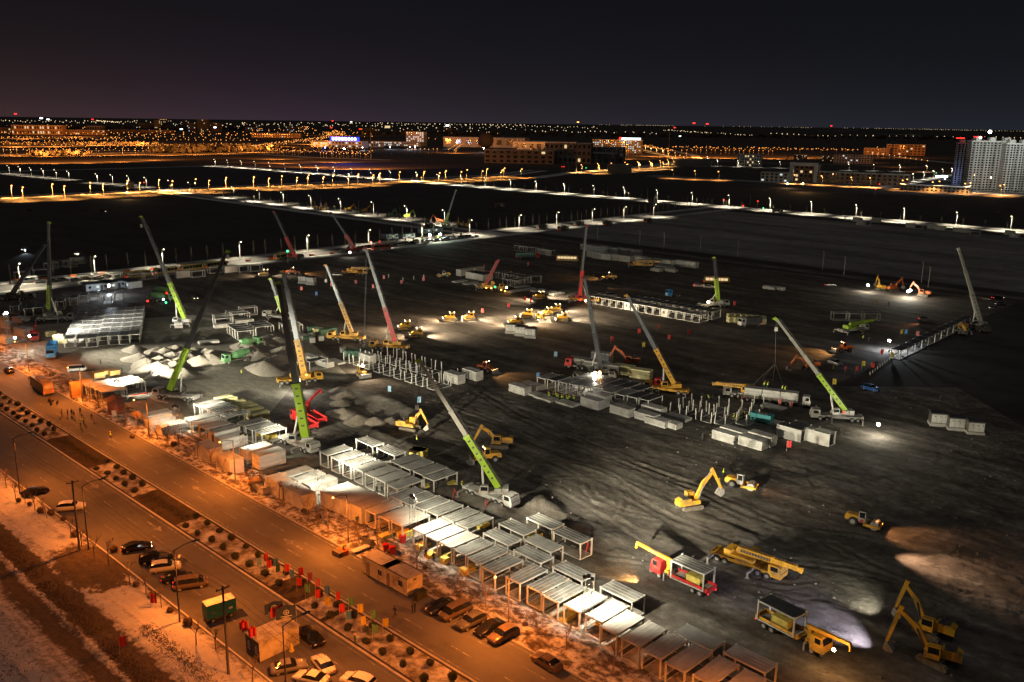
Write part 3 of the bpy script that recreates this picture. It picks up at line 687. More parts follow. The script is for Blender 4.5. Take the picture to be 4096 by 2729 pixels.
def lorry(cabcol, bed=None, bedcol=None, L=9.5, crane=None, axles=(.9, 6.0, 7.3), name='lorry', cat='lorry', box=None, wheels_r=.5):
    """origin at ground under the rear end centre, +x forward"""
    def f():
        r = thing(name, 'x', cat)
        part('chassis', MB().box(0, L-.3, -.45, .45, .75, 1.05), m_chas, r)
        c = cab(r, L-2.0, L, 2.4, .75, 3.0, cabcol)
        part('bumper', MB().box(L-.35, L+.06, -1.2, 1.2, .45, .78), m_chas, r)
        for x in axles:
            for s in (-1, 1): wheel(r, L-1.2 if x == 'f' else x, s*1.02, wheels_r, .32)
        if bed:
            q = part('load_bed', MB().box(0, bed, -1.22, 1.22, 1.05, 1.22), bedcol, r)
            for s in (-1, 1): part('side_board', MB().box(.02, bed, s*1.22-.03, s*1.22+.03, 1.2, 1.2+.55 if not box else 1.3), bedcol, r)
            part('tail_board', MB().box(-.04, .02, -1.22, 1.22, 1.0, 1.75 if not box else 1.3), bedcol, r)
            for s in (-1, 1): part('taillight', MB().box(-.08, -.03, s*1.0-.14, s*1.0+.14, .85, .99), e_red, r)
        if box: part('cargo_box', MB().box(0, bed, -1.22, 1.22, 1.23, box), bedcol, r)
        if crane:
            cm, a, el = crane
            x0 = L-2.75
            cr = part('loader_crane', MB().box(x0-.35, x0+.35, -.6, .6, 1.05, 1.6).beam((x0,0,1.5), (x0,0,3.1), .55, .55), cm, r)
            d = Vector((math.cos(el)*math.cos(a), math.cos(el)*math.sin(a), math.sin(el)))
            part('boom', MB().beam(Vector((x0,0,3.15))-d*.6, Vector((x0,0,3.15))+d*6.2, .45, .55, .34, .42), cm, cr)
            part('hook_block', MB().beam(Vector((x0,0,3.05))+d*6.15, Vector((x0,0,2.2))+d*6.2, .25, .4), cm, cr)
            for s in (-1, 1): part('outrigger', MB().beam((x0, s*.4, 1.15), (x0, s*1.35, 1.15), .22, .25).beam((x0, s*1.3, 1.2), (x0, s*1.3, .1), .18, .18), m_rim, cr)
        return r
    return f
def bus_builder(body, lit=None):
    def f():
        r = thing('bus', 'x', 'bus'); L = 11.2
        part('body', MB().prism([(0,.45),(L-.05,.45),(L,1.2),(L-.35,2.95),(L-.6,3.15),(.25,3.15),(.02,2.9)], -1.25, 1.25), body, r)
        for s in (-1, 1):
            for k in range(6): part('side_window', MB().box(.7+k*1.62, 2.15+k*1.62, s*1.256-.008, s*1.256+.008, 1.55, 2.7), e_win if lit == 'in' else m_glass, r)
        part('windscreen', MB().add([(L+.005,-1.1,1.3),(L+.005,1.1,1.3),(L-.30,1.05,2.8),(L-.30,-1.05,2.8)], [(0,1,2,3)]), m_glass, r)
        part('rear_window', MB().box(-.012,.03,-1.0,1.0,1.9,2.7), mat('pale_rear_glass', (.35,.33,.28), .2), r)
        part('roof_unit', MB().box(3.2, 6.0, -.85, .85, 3.15, 3.4), body, r); part('roof_hatch', MB().box(8.2, 9.0, -.4, .4, 3.15, 3.25), body, r)
        for x in (2.6, 8.6):
            for s in (-1, 1): wheel(r, x, s*1.1, .48, .3)
        for s in (-1, 1):
            part('taillight', MB().box(-.03,.04, s*1.05-.12, s*1.05+.12, .9, 1.3), e_red, r)
            part('mirror', MB().box(L-.1, L+.12, s*1.4-.1, s*1.4+.1, 2.2, 2.6), m_chas, r)
        return r
    return f

# ---- mobile crane: carrier, slewing deck, telescopic boom reaching a surveyed tip
def boomseg(a, b, w0, w1): return MB().beam(a, b, w0, w0*1.15, w1, w1*1.15)
def crane(label, base, heading, tip, secs, carrier=m_grey, deck=m_grey, lattice=None, jack=True, rope=None, group='mobile cranes', foot=2.6, lamps=None, cabs=True):
    """secs: list of (fraction along the boom, material, width). heading: direction of the lorry cab (deg)"""
    r = thing('mobile_crane', label, 'mobile crane', base, 0, group); H = R(heading)
    rot = Matrix.Rotation(H, 4, 'Z')
    def P(name, mb, m, par=r, lab=None): mb.v = [tuple(rot @ Vector(v)) for v in mb.v]; return part(name, mb, m, par, lab)
    if cabs:
        P('chassis', MB().box(-5.6, 5.2, -1.2, 1.2, .8, 1.35).box(-5.8, -5.2, -1.25, 1.25, .7, 1.6).box(-1.6, 2.6, -1.3, 1.3, 1.35, 1.55), carrier)
        P('cab', MB().prism([(4.2,.7),(6.3,.7),(6.4,1.3),(6.2,2.1),(5.9,2.65),(4.2,2.65)], -1.25, 1.25), carrier)
        P('windscreen', MB().add([(6.36,-1.1,1.5),(6.36,1.1,1.5),(5.98,1.0,2.55),(5.98,-1.0,2.55)], [(0,1,2,3)]), m_glass)
        for s in (-1, 1):
            P('side_window', MB().box(4.6, 5.8, s*1.256-.01, s*1.256+.01, 1.75, 2.5), m_glass)
            for x in (4.1, 2.6, -3.2, -4.6): 
                w = MB().disc_wheel((x, s*1.12, .6), .6, .42, 12); o = P('wheel', w, m_black)
                P('rim', MB().disc_wheel((x, s*1.14, .6), .34, .44, 8), m_rim, o)
            for x in (1.7, -5.3): P('outrigger', MB().beam((x, s*1.2, 1.0), (x, s*3.1, .95), .3, .3).beam((x, s*3.0, 1.05), (x, s*3.0, .12), .2, .2).box(x-.3, x+.3, s*3.0-.3, s*3.0+.3, .02, .12), m_rim)
    dirb = Vector(tip)-Vector(base); az = math.atan2(dirb.y, dirb.x); rd = Matrix.Rotation(az, 4, 'Z')
    def D(name, mb, m, par=r, lab=None): mb.v = [tuple(rd @ Vector(v)) for v in mb.v]; return part(name, mb, m, par, lab)
    D('slewing_deck', MB().box(-2.9, 1.5, -1.15, 1.15, 1.6, 2.1).box(-3.5, -2.3, -1.25, 1.25, 1.62, 2.75).rod((0,0,1.35),(0,0,1.62),.9,n=12).box(-2.2,-.9,.3,1.1,2.1,2.6), deck)
    D('operator_cab', MB().prism([(.2,1.9),(1.9,1.9),(2.0,2.6),(1.5,3.4),(.2,3.4)], .75, 1.7), deck)
    D('side_window', MB().box(.35, 1.6, 1.705, 1.715, 2.5, 3.25), m_glass)
    foot_l = rd @ Vector((-1.6, 0, foot)); tip_l = Vector(tip)-Vector(base); ax = tip_l-foot_l; ln = ax.length
    boomroot = None
    f0 = 0.0
    for i, (f1, m, w) in enumerate(secs):
        a = foot_l+ax*max(0, f0-.012); b = foot_l+ax*f1
        o = part('boom_section', boomseg(a, b, w, w*.93), m, r)
        c = MB().beam(b-ax*(.35/ln), b+ax*(.1/ln), w*1.12, w*1.28); part('section_collar', c, m, o)
        f0 = f1
    upb = ax.cross(Vector((0,0,1))).normalized().cross(ax).normalized()
    if upb.z < 0: upb = -upb
    part('boom_rope', MB().rod(foot_l+upb*(secs[0][2]*.8), tip_l+upb*.55, .045, n=4, cap=False).rod(foot_l+upb*(secs[0][2]*.8)+Vector((.2,0,0)), tip_l+upb*.55+Vector((.2,0,0)), .045, n=4, cap=False), m_rope, r)
    pd = MB()
    for q in np.arange(.08, secs[0][0], .05): pd.beam(foot_l+ax*q-ax*(.18/ln), foot_l+ax*q+ax*(.18/ln), secs[0][2]*1.03, secs[0][2]*.45)
    part('boom_plate', pd, m_chas, r)
    head = MB().beam(tip_l-ax*(.2/ln), tip_l+ax*(1.0/ln)+Vector((0,0,-.3)), .5, .7).beam(tip_l+ax*(.4/ln), tip_l+ax*(.2/ln)+(rd @ Vector((.9,0,.1))), .3, .4)
    part('boom_head', head, secs[0][1] if lattice is None else lattice, r)
    if jack:
        k = .22 if secs[0][0] > .3 else secs[0][0]*.75
        part('lift_cylinder', MB().rod(rd @ Vector((1.1,0,2.0)), foot_l+ax*k, .24, .2, 8), m_white, r)
    if lattice is not None:                  # folded fly jib beside the boom
        side = ax.cross(Vector((0,0,1))).normalized()*(secs[0][2]*.5+.75); upv = ax.cross(side).normalized()*.42
        A = foot_l+ax*.06+side; B = foot_l+ax*(secs[0][0]*.98)+side; mb = MB()
        cs = [side.normalized()*x+upv*y for x in (-.4,.4) for y in (-1,1)]
        for c in cs: mb.rod(A+c, B+c*.6, .075, .065, 4, False)
        n = max(5, int((B-A).length/1.1))
        for i in range(n):
            p0 = A.lerp(B, i/n); p1 = A.lerp(B, (i+1)/n); k0 = 1-.4*i/n; k1 = 1-.4*(i+1)/n
            for a, b in ((0,1),(1,3),(3,2),(2,0)): mb.rod(p0+cs[a]*k0, p1+cs[b]*k1, .04, .04, 3, False)
        part('lattice_jib', mb, lattice, r)
    if rope:
        hk = Vector(rope)-Vector(base); top = tip_l+Vector((0,0,-.2))
        rp = part('hoist_rope', MB().rod(top, hk+Vector((0,0,.9)), .05, .05, 4, False).rod(top+Vector((.25,0,0)), hk+Vector((.25,0,.9)), .05, .05, 4, False), m_rope, r)
        part('hook_block', MB().box(hk.x-.28, hk.x+.38, hk.y-.2, hk.y+.2, hk.z, hk.z+.95), m_white, rp)
    for l in (lamps or []):
        q = Vector(l[0])-Vector(base); col = l[2]
        o = part('work_lamp', MB().ball(q, l[3] if len(l) > 3 else .28, 8, 5), {0:e_flood,1:e_amb,2:e_grn,3:e_red,4:e_lamp}[col], r)
        if l[1]: light('crane_lamp', 'POINT', q+Vector((0,-.5,0)), l[1], {0:(1,.95,.8),1:AMBER,2:(.1,1,.4),3:(1,.05,.03),4:(1,.8,.5)}[col], r, .3)
    return r

def excavator(label, px, py, head, boom, paint=m_yel, group='tracked excavators', slew=None, scale=1.0, lampw=0, z=None):
    """boom: list of (forward, up) joints from the foot: elbow, stick end; bucket hangs at the last"""
    p = ga(px, py); r = thing('excavator', label, 'excavator', p, R(head), group); r.scale = (scale,)*3
    rot = Matrix.Rotation(0 if slew is None else R(slew-head), 4, 'Z')
    def P(name, mb, m, par=r): mb.v = [tuple(rot @ Vector(v)) for v in mb.v]; return part(name, mb, m, par)
    for s in (-1, 1): part('track', MB().prism([(-2.1,.25),(-1.7,.02),(1.7,.02),(2.1,.25),(2.1,.65),(1.8,.92),(-1.8,.92),(-2.1,.65)], s*1.25-.3, s*1.25+.3), m_track, r)
    part('undercarriage', MB().box(-1.1,1.1,-1.0,1.0,.4,.95).rod((0,0,.9),(0,0,1.12),.75,n=12), m_chas, r)
    P('house', MB().prism([(-2.9,1.15),(1.5,1.15),(1.5,1.45),(-.4,1.5),(-.5,2.35),(-2.3,2.4),(-2.95,2.1)], -1.35, .42).box(-.4,1.4,-1.35,-.5,1.45,1.9), paint)
    P('engine_cover', MB().box(-2.2,-.7,-1.2,.3,2.36,2.5).rod((-1.2,-.6,2.5),(-1.2,-.6,3.1),.09), m_chas)
    c = P('cab', MB().prism([(-.35,1.16),(1.55,1.16),(1.6,2.0),(1.15,3.0),(-.35,3.0)], .44, 1.38), paint)
    P('windscreen', MB().add([(1.615,.52,1.9),(1.615,1.3,1.9),(1.19,1.3,2.95),(1.19,.52,2.95)], [(0,1,2,3)]), m_glass, c)
    P('side_window', MB().box(-.2,1.15,1.385,1.397,1.95,2.85), m_glass, c)
    foot = Vector((1.1, -.1, 1.7)); (x1,z1), (x2,z2) = boom
    e = Vector((1.1+x1,-.1,1.7+z1)); tp = Vector((1.1+x2,-.1,1.7+z2)); k = foot.lerp(e,.45); k.z += .75 if z1 > 0 else .9
    b = P('boom', MB().beam(foot, k, .5, .55, .45, .8).beam(k-(e-k)*.04, e, .45, .78, .36, .42), paint)
    P('boom_cylinder', MB().rod((1.5,.25,1.5), k+Vector((-.1,.3,-.2)), .10).rod((1.5,-.45,1.5), k+Vector((-.1,-.3,-.2)), .10), m_boomg, b)
    s_ = P('stick', MB().beam(e+(e-tp).normalized()*.7, tp, .34, .62, .28, .32), paint)
    P('stick_cylinder', MB().rod(k+Vector((.2,0,.55)), e+(e-tp).normalized()*.6, .09), m_boomg, s_)
    d = (tp-e).normalized(); q = tp+Vector((-.05,0,-.2)); 
    P('bucket', MB().prism([(q.x+.25,q.z+.35),(q.x+.4,q.z-.55),(q.x-.35,q.z-1.15),(q.x-1.0,q.z-.75),(q.x-.55,q.z-.1),(q.x-.1,q.z+.4)], -.75, .55), m_rim)
    P('bucket_cylinder', MB().rod(e.lerp(tp,.15)+Vector((.25,0,.1)), e.lerp(tp,.9)+Vector((.3,0,0)), .08), m_boomg, s_)
    return r
def dozer_builder(paint=m_yel):
    def f():
        r = thing('bulldozer', 'x', 'bulldozer')
        for s in (-1, 1): part('track', MB().prism([(-1.7,.3),(-1.3,.02),(1.4,.02),(1.9,.35),(1.8,.8),(1.3,.98),(-1.2,1.05),(-1.7,.75)], s*1.0-.28, s*1.0+.28), m_track, r)
        part('hood', MB().prism([(.1,.6),(2.0,.6),(2.05,1.6),(1.9,1.75),(.1,1.9)], -.62, .62).box(-1.6,.1,-.85,.85,.7,1.5), paint, r)
        c = part('cab', MB().prism([(-1.3,1.45),(.25,1.45),(.15,2.75),(-1.2,2.75)], -.72, .72), paint, r)
        part('window', MB().box(-1.05,.0,-.735,.735,1.85,2.6), m_glass, c); part('windscreen', MB().box(.16,.24,-.6,.6,1.85,2.6), m_glass, c)
        part('cab_roof', MB().box(-1.4,.4,-.82,.82,2.76,2.9), paint, c)
        part('exhaust', MB().rod((1.2,.25,1.75),(1.2,.25,2.55),.07), m_chas, r)
        b = part('blade', MB().prism([(2.65,.1),(2.85,.12),(2.7,.55),(2.75,1.05),(2.95,1.25),(2.8,1.27),(2.55,1.0),(2.5,.5)], -1.75, 1.75), m_rim, r)
        part('push_arm', MB().beam((-.2,-1.35,.5),(2.6,-1.35,.45),.16,.25).beam((-.2,1.35,.5),(2.6,1.35,.45),.16,.25), paint, b)
        part('ripper', MB().box(-2.4,-1.6,-.7,.7,.5,.9).box(-2.5,-2.2,-.08,.08,.05,1.1), m_chas, r)
        for s in (-1, 1):
            part('work_lamp', MB().ball((.35,s*.62,2.98),.16,7,5), e_lamp, r); part('work_lamp', MB().ball((-1.3,s*.55,2.98),.13,6,4), e_lamp, r)
        return r
    return f
def roller_builder(paint=m_yel):
    def f():
        r = thing('road_roller', 'x', 'road roller')
        for s in (-1, 1): wheel(r, -1.5, s*.92, .78, .5, n=14)
        part('engine_hood', MB().prism([(-3.0,.9),(-.9,.9),(-.7,1.9),(-2.6,1.95),(-3.0,1.6)], -.75, .75), paint, r)
        part('rear_frame', MB().box(-2.9,-.2,-.55,.55,.6,1.0), m_chas, r)
        c = part('cab', MB().prism([(-.75,.9),(.55,.9),(.6,1.6),(.45,2.85),(-.6,2.85)], -.75, .75), m_grey, r)
        part('window', MB().box(-.5,.4,-.765,.765,1.7,2.7), m_glass, c); part('cab_roof', MB().box(-.8,.75,-.85,.85,2.86,3.0), m_chas, c)
        part('drum', MB().rod((2.1,-1.05,.78),(2.1,1.05,.78),.78,n=20), m_rim, r)
        y = part('drum_frame', MB().box(.4,3.1,-1.3,-1.1,.5,.95).box(.4,3.1,1.1,1.3,.5,.95).box(2.95,3.2,-1.3,1.3,.5,.95).box(.3,.7,-1.3,1.3,.5,1.0), paint, r)
        return r
    return f
def loader_builder(paint=m_yel, grader=False):
    def f():
        r = thing('wheel_loader', 'x', 'wheel loader')
        for x in (-1.6, 1.4):
            for s in (-1, 1): wheel(r, x, s*1.0, .72, .55, n=14)
        part('engine_hood', MB().prism([(-3.1,.9),(-.6,.9),(-.6,2.0),(-2.7,1.95),(-3.1,1.6)], -.85, .85), paint, r)
        c = part('cab', MB().prism([(-.7,1.0),(.6,1.0),(.7,1.9),(.5,3.1),(-.6,3.1)], -.75, .75), paint, r)
        part('window', MB().box(-.5,.45,-.765,.765,1.9,2.95), m_glass, c); part('windscreen', MB().box(.56,.64,-.6,.6,1.9,2.9), m_glass, c)
        part('front_frame', MB().box(.3,2.2,-.5,.5,.7,1.4), m_chas, r)
        a = part('lift_arm', MB().beam((.9,-.55,1.7),(3.2,-.55,.6),.2,.35).beam((.9,.55,1.7),(3.2,.55,.6),.2,.35), paint, r)
        part('bucket', MB().prism([(3.0,.15),(4.1,.1),(4.15,.2),(3.3,.35),(3.2,1.1),(3.5,1.35),(3.1,1.3),(2.95,.7)], -1.4, 1.4), m_rim, r)
        for s in (-1, 1): part('work_lamp', MB().ball((.5,s*.6,3.15),.14,7,5), e_lamp, r)
        return r
    return f

# ---- people: one continuous skinned body per pose, clothing as thin shells
def body_mesh(pose):
    J = {'hip':(0,0,.92),'chest':(0,0,1.28),'neck':(0,0,1.47),'head':(.02,0,1.58),'crown':(.0,0,1.72),
         'shl':(0,.19,1.42),'shr':(0,-.19,1.42),'ell':(.02,.25,1.14),'elr':(.02,-.25,1.14),'hal':(.12,.24,.90),'har':(.12,-.24,.90),
         'hpl':(0,.10,.88),'hpr':(0,-.10,.88),'knl':(.03,.11,.48),'knr':(.03,-.11,.48),'anl':(-.02,.11,.09),'anr':(-.02,-.11,.09),'tol':(.17,.13,.045),'tor':(.17,-.13,.045)}
    if pose == 'walk':
        J.update(knl=(.16,.10,.50), anl=(.26,.10,.10), tol=(.44,.11,.06), knr=(-.08,-.10,.48), anr=(-.34,-.10,.14), tor=(-.17,-.11,.05), ell=(-.12,.25,1.15), hal=(-.10,.24,.90), elr=(.14,-.25,1.16), har=(.30,-.22,.96))
    if pose == 'work':
        J.update(chest=(.14,0,1.24), neck=(.24,0,1.40), head=(.29,0,1.50), crown=(.31,0,1.63), shl=(.2,.19,1.36), shr=(.2,-.19,1.36), ell=(.34,.24,1.12), elr=(.34,-.24,1.12), hal=(.52,.12,1.0), har=(.52,-.12,1.0))
    if pose == 'squat':
        J.update(hip=(-.1,0,.42), hpl=(-.08,.12,.42), hpr=(-.08,-.12,.42), knl=(.32,.16,.52), knr=(.32,-.16,.52), anl=(.08,.14,.09), anr=(.08,-.14,.09), tol=(.26,.15,.045), tor=(.26,-.15,.045),
                 chest=(.08,0,.78), neck=(.17,0,.96), head=(.2,0,1.06), crown=(.2,0,1.2), shl=(.14,.19,.92), shr=(.14,-.19,.92), ell=(.3,.22,.7), elr=(.3,-.22,.7), hal=(.48,.1,.62), har=(.48,-.1,.62))
    rad = dict(hip=.15,chest=.16,neck=.065,head=.10,crown=.085,shl=.075,shr=.075,ell=.052,elr=.052,hal=.045,har=.045,hpl=.10,hpr=.10,knl=.068,knr=.068,anl=.05,anr=.05,tol=.045,tor=.045)
    E = [('hip','chest'),('chest','neck'),('neck','head'),('head','crown'),('chest','shl'),('chest','shr'),('shl','ell'),('shr','elr'),('ell','hal'),('elr','har'),('hip','hpl'),('hip','hpr'),('hpl','knl'),('hpr','knr'),('knl','anl'),('knr','anr'),('anl','tol'),('anr','tor')]
    K = list(J); me = bpy.data.meshes.new('body'); me.from_pydata([J[k] for k in K], [(K.index(a), K.index(b)) for a, b in E], [])
    o = bpy.data.objects.new('body', me); COL.objects.link(o)
    o.modifiers.new('s', 'SKIN'); sv = me.skin_vertices[0].data
    for i, k in enumerate(K): sv[i].radius = (rad[k], rad[k]); sv[i].use_root = (k == 'hip')
    sb = o.modifiers.new('d', 'SUBSURF'); sb.levels = 1; sb.render_levels = 1
    dg = bpy.context.evaluated_depsgraph_get(); out = bpy.data.meshes.new_from_object(o.evaluated_get(dg)); out.name = 'body'
    bpy.data.objects.remove(o); return out, J
BODY = {}
def person_builder(pose, coat, helmet, vest):
    def f():
        if pose not in BODY: BODY[pose] = body_mesh(pose)
        me, J = BODY[pose]; me = me.copy(); me.materials.clear(); me.materials.append(coat); me.materials.append(m_skin)
        c, h = Vector(J['crown']), Vector(J['head'])
        for p in me.polygons:
            p.use_smooth = True
            q = p.center
            if (q-(h+c)*.5).length < .15 or min((q-Vector(J['hal'])).length, (q-Vector(J['har'])).length) < .07: p.material_index = 1
        r = thing('person', 'x', 'person'); part('body', me, None, r)
        if helmet: part('helmet' if helmet is m_helm else 'hat', MB().ball(c+Vector((.01,0,-.02)), .135, 8, 5, 0, .75).rod(c+Vector((.03,0,-.06)), c+Vector((.03,0,-.03)), .17, .15, 8), helmet, r)
        if vest:
            a = Vector(J['hip']); b = Vector(J['chest']); n = Vector(J['neck'])
            part('vest', MB().rod(a, b, .19, .215, 8, False).rod(b, b.lerp(n,.75), .215, .13, 8, False), vest, r)
        return r
    return f
PCOMBO = {'dark': ('stand', m_cloth, m_cloth, None), 'walk': ('walk', m_cloth, m_cloth, None), 'army': ('walk', m_clothg, m_clothg, None), 'hivis': ('stand', m_cloth, m_helm, m_hivis),
          'work': ('work', m_cloth, m_helm, m_hivis), 'hwalk': ('walk', m_cloth, m_helm, m_hivis), 'squat': ('squat', m_cloth, m_cloth, None), 'helm': ('stand', m_clothg, m_helm, None), 'workd': ('work', m_cloth, m_helm, None)}
def person(px, py, kind, head, label, group=None, z=None):
    p = ga(px, py)
    if z is not None: p = at(px, py, z)
    return place(('person', kind), person_builder(*PCOMBO[kind]), label, p, R(head), group)

# ---- plants
def bare_tree_mesh(h, seed, spread=1.0, leaves=False):
    rnd = random.Random(seed); mb = MB(); tips = []
    def br(p, d, L, r, lv):
        q = p+d*L; mb.rod(p, q, r, r*.62, 5 if lv < 1 else 3, False)
        if lv >= 3: tips.append(q); return
        for k in range(3 if lv else 4):
            nd = (d + Vector((rnd.uniform(-1,1), rnd.uniform(-1,1), rnd.uniform(-.1,.7)))*(.62*spread)).normalized()
            br(p.lerp(q, rnd.uniform(.72,1)), nd, L*rnd.uniform(.5,.75), r*.6, lv+1)
    br(Vector((0,0,0)), Vector((rnd.uniform(-.04,.04), rnd.uniform(-.04,.04), 1)).normalized(), h*.44, h*.022, 0)
    return mb, tips
def tree_builder(h, seed, bark, spread=1.0, leaves=None):
    def f():
        r = thing('bare_tree', 'x', 'tree'); rnd = random.Random(seed)
        mb, tips = bare_tree_mesh(h, seed, spread)
        n0 = 5; tr = MB(); tr.v = mb.v[:10]; tr.f = mb.f[:5]; part('trunk', tr, bark, r)
        cr = MB(); cr.v = mb.v[10:]; cr.f = [tuple(i-10 for i in q) for q in mb.f[5:]]; part('crown', cr, bark, r)
        if leaves:
            lf = MB()
            for t in tips:
                for k in range(7):
                    c = t+Vector((rnd.uniform(-.4,.4), rnd.uniform(-.4,.4), rnd.uniform(-.4,.4))); a = Vector((rnd.uniform(-1,1), rnd.uniform(-1,1), rnd.uniform(-1,1))).normalized()*.14; b = a.orthogonal().normalized()*.1
                    lf.add([c-a, c+b, c+a, c-b], [(0,1,2,3)])
            part('leaves', lf, leaves, r)
        return r
    return f
def poplar_builder(h, seed):
    def f():
        r = thing('poplar', 'x', 'tree'); rnd = random.Random(seed); part('trunk', MB().rod((0,0,0),(0,0,h*.95),.13,.03,5,False), m_barkp, r); cr = MB()
        for k in range(34):
            z0 = h*rnd.uniform(.16,.86); a = rnd.uniform(0,6.28); ln = h*.20*(1.15-z0/h)*rnd.uniform(.7,1.25)
            q = Vector((math.cos(a)*ln*.36, math.sin(a)*ln*.36, z0+ln)); cr.rod((0,0,z0), q, .05, .015, 3, False)
            for j in range(2):
                w = q+Vector((rnd.uniform(-.25,.25), rnd.uniform(-.25,.25), rnd.uniform(.3,.9))); cr.rod(Vector((0,0,z0)).lerp(q,.6), w, .028, .01, 3, False)
        part('crown', cr, m_barkp, r); return r
    return f
def shrub_builder(rad, seed, m):
    def f():
        rnd = random.Random(seed); r = thing('round_shrub', 'x', 'shrub'); mb = MB(); mb.ball((0,0,rad*.95), rad*.82, 10, 7, .12)
        for k in range(260):
            a = Vector((rnd.gauss(0,1), rnd.gauss(0,1), rnd.gauss(0,1))).normalized(); c = Vector((0,0,rad*.95))+a*rad*rnd.uniform(.82,1.06)
            if c.z < .05: continue
            u = a.orthogonal().normalized()*rad*.12; v = a.cross(u).normalized()*rad*.09+a*rad*.06*rnd.uniform(-1,1); mb.add([c-u, c+v, c+u, c-v], [(0,1,2,3)])
        part('foliage', mb, m, r, smooth=False); part('stem', MB().rod((0,0,0),(0,0,rad*.4),.07,.06,5), m_bark, r); return r
    return f

# ---- street furniture
def lamp_builder(h, glow, arm=1.6, heads=1, pole=None, sz=.30, far=False):
    def f():
        r = thing('street_lamp', 'x', 'street lamp')
        p = part('pole', MB().rod((0,0,0),(0,0,h-.3),.13 if not far else .15,.08 if not far else .11,6), pole or m_pole, r)
        for k in range(heads):
            d = 1 if k == 0 else -1
            part('arm', MB().rod((0,0,h-.4),(d*arm*.5,0,h),.06 if not far else .09,n=5).rod((d*arm*.5,0,h),(d*arm,0,h+.05),.06 if not far else .09,n=5), pole or m_pole, r)
            if glow: part('lamp_head', MB().ball((d*(arm+.1),0,h), sz, 8, 5, 0, .7), glow, r)
            else: part('lamp_head', MB().box(d*arm-.15, d*arm+.75*d+.15 if d>0 else d*arm+.15, -.16, .16, h-.06, h+.12), m_poled, r)
        return r
    return f
def mast_builder(h, tilt):
    def f():
        r = thing('lighting_tower', 'x', 'lighting tower'); mb = MB()
        for x in (-.65,.65):
            for y in (-.45,.45): mb.rod((x,y,0),(x,y,h),.03,n=5)
        for z in np.arange(.1, h, 1.5):
            for y in (-.45,.45): mb.rod((-.65,y,z),(.65,y,z),.025,n=4); mb.rod((-.65,y,z),(.65,y,min(h,z+1.5)),.02,n=4)
            for x in (-.65,.65): mb.rod((x,-.45,z),(x,.45,z),.025,n=4)
        part('scaffold', mb, m_pipe, r)
        for k, x in enumerate((-.55, .0, .55)):
            o = part('floodlight', MB().box(x-.24,x+.24,-.30,-.02,h+.05+.25*(k%2),h+.5+.25*(k%2)), m_chas, r)
            part('lens', MB().box(x-.2,x+.2,-.02,.03,h+.09+.25*(k%2),h+.46+.25*(k%2)), e_flood, o)
        return r
    return f
def flag_builder(col, h=2.6, w=.75, fh=1.25, emblem=False):
    def f():
        r = thing('flag', 'x', 'flag'); part('pole', MB().rod((0,0,0),(0,0,h),.025,n=5), m_pole, r); mb = MB(); n = 7
        V = [(x*w/n+.03, .09*math.sin(x*1.5), h-.05-fh*j/3-.05*x/n) for x in range(n+1) for j in range(4)]
        mb.add(V, [(x*4+j, (x+1)*4+j, (x+1)*4+j+1, x*4+j+1) for x in range(n) for j in range(3)])
        o = part('cloth', mb, FLAGM[col], r, smooth=True)
        return r
    return f
def flag(px, py, col, label, group, rz=0, h=2.6, w=.75, fh=1.25, z=None):
    p = ga(px, py) if z is None else at(px, py, z)
    return place(('flag', col, h, w, fh), flag_builder(col, h, w, fh), label, p, R(rz), group)
# ================================================================ PLACING: room frames
def row(pts, kind, roofs, text, group, walls=None, z=.06):
    for i, (x, y) in enumerate(pts):
        rf = roofs[i % len(roofs)] if isinstance(roofs, (list, tuple)) else roofs
        wl = walls.get(i) if walls else None
        unit(x, y, kind, rf, text % nth(i), group, wl, z)
front = [(1502,2057),(1557,2083),(1609,2104),(1696,2136),(1750,2164),(1807,2190),(1864,2221),(1921,2256),(1981,2293),(2031,2315),(2080,2334),(2167,2371),(2233,2410),(2319,2449),(2409,2490),(2468,2537),(2559,2586),(2644,2636),(2740,2688),(2853,2740),(2962,2800)]
fr = ['ribsw','ribsw','flatw','flatw','flatw','ribsw','ribs','ribs','ribs','ribs','ribs','ribs','ribs','flatw','flatw','ribsw','ribsw','ribsw','ribsw','ribsw','film']
for i, (x, y) in enumerate(front):
    if i == 9: continue
    unit(x, y, 'a', fr[i], '%s roofed room frame from the left in the front row along the street' % nth(i), 'room frames in the front row')
row([(1311,1820),(1357,1842),(1402.6,1863),(1450,1885),(1496,1909),(1540,1929),(1588,1955)], 'a', ['ribs','ribs','ribs','film','film','film','film'], '%s from the left of seven white frames beside the lime crane carrier', 'room frames of the second row', {4:'B',5:'B'})
row([(1598,1859),(1640,1879),(1692,1900),(1735,1922)], 'a', ['film','film','film','ribs'], '%s of four film roofed frames with yellow wool underneath', 'room frames of the rear row')
row([(1489.4,1785.4),(1577,1822)], 'b', 'ribs', '%s of two frames set lengthwise at the back, two pale roof ribs', 'lengthwise room frames at the back')
row([(1598,2000),(1644,2020),(1696,2040),(1749,2061),(1814,2087),(1870,2113)], 'a', ['ribs','ribs','ribs','ribs','ribs','ribs'], '%s of six ribbed frames packed behind the front row', 'room frames packed in the middle row')
row([(2033,2180),(2095,2140),(2163,2252),(2209,2116),(2203,2208),(2322,2175),(2328,2324),(2530,2409)], 'b', ['ribs','ribs','ribs','ribs','film','ribs','ribs','ribs'], '%s lengthwise frame from the left behind the bright lamp tower row', 'lengthwise room frames near the red lorry')
row([(2850,2602),(3062,2691)], 'b', ['film','ribsw'], '%s lengthwise frame from the left at the lower right end of the rows', 'lengthwise room frames lower right')
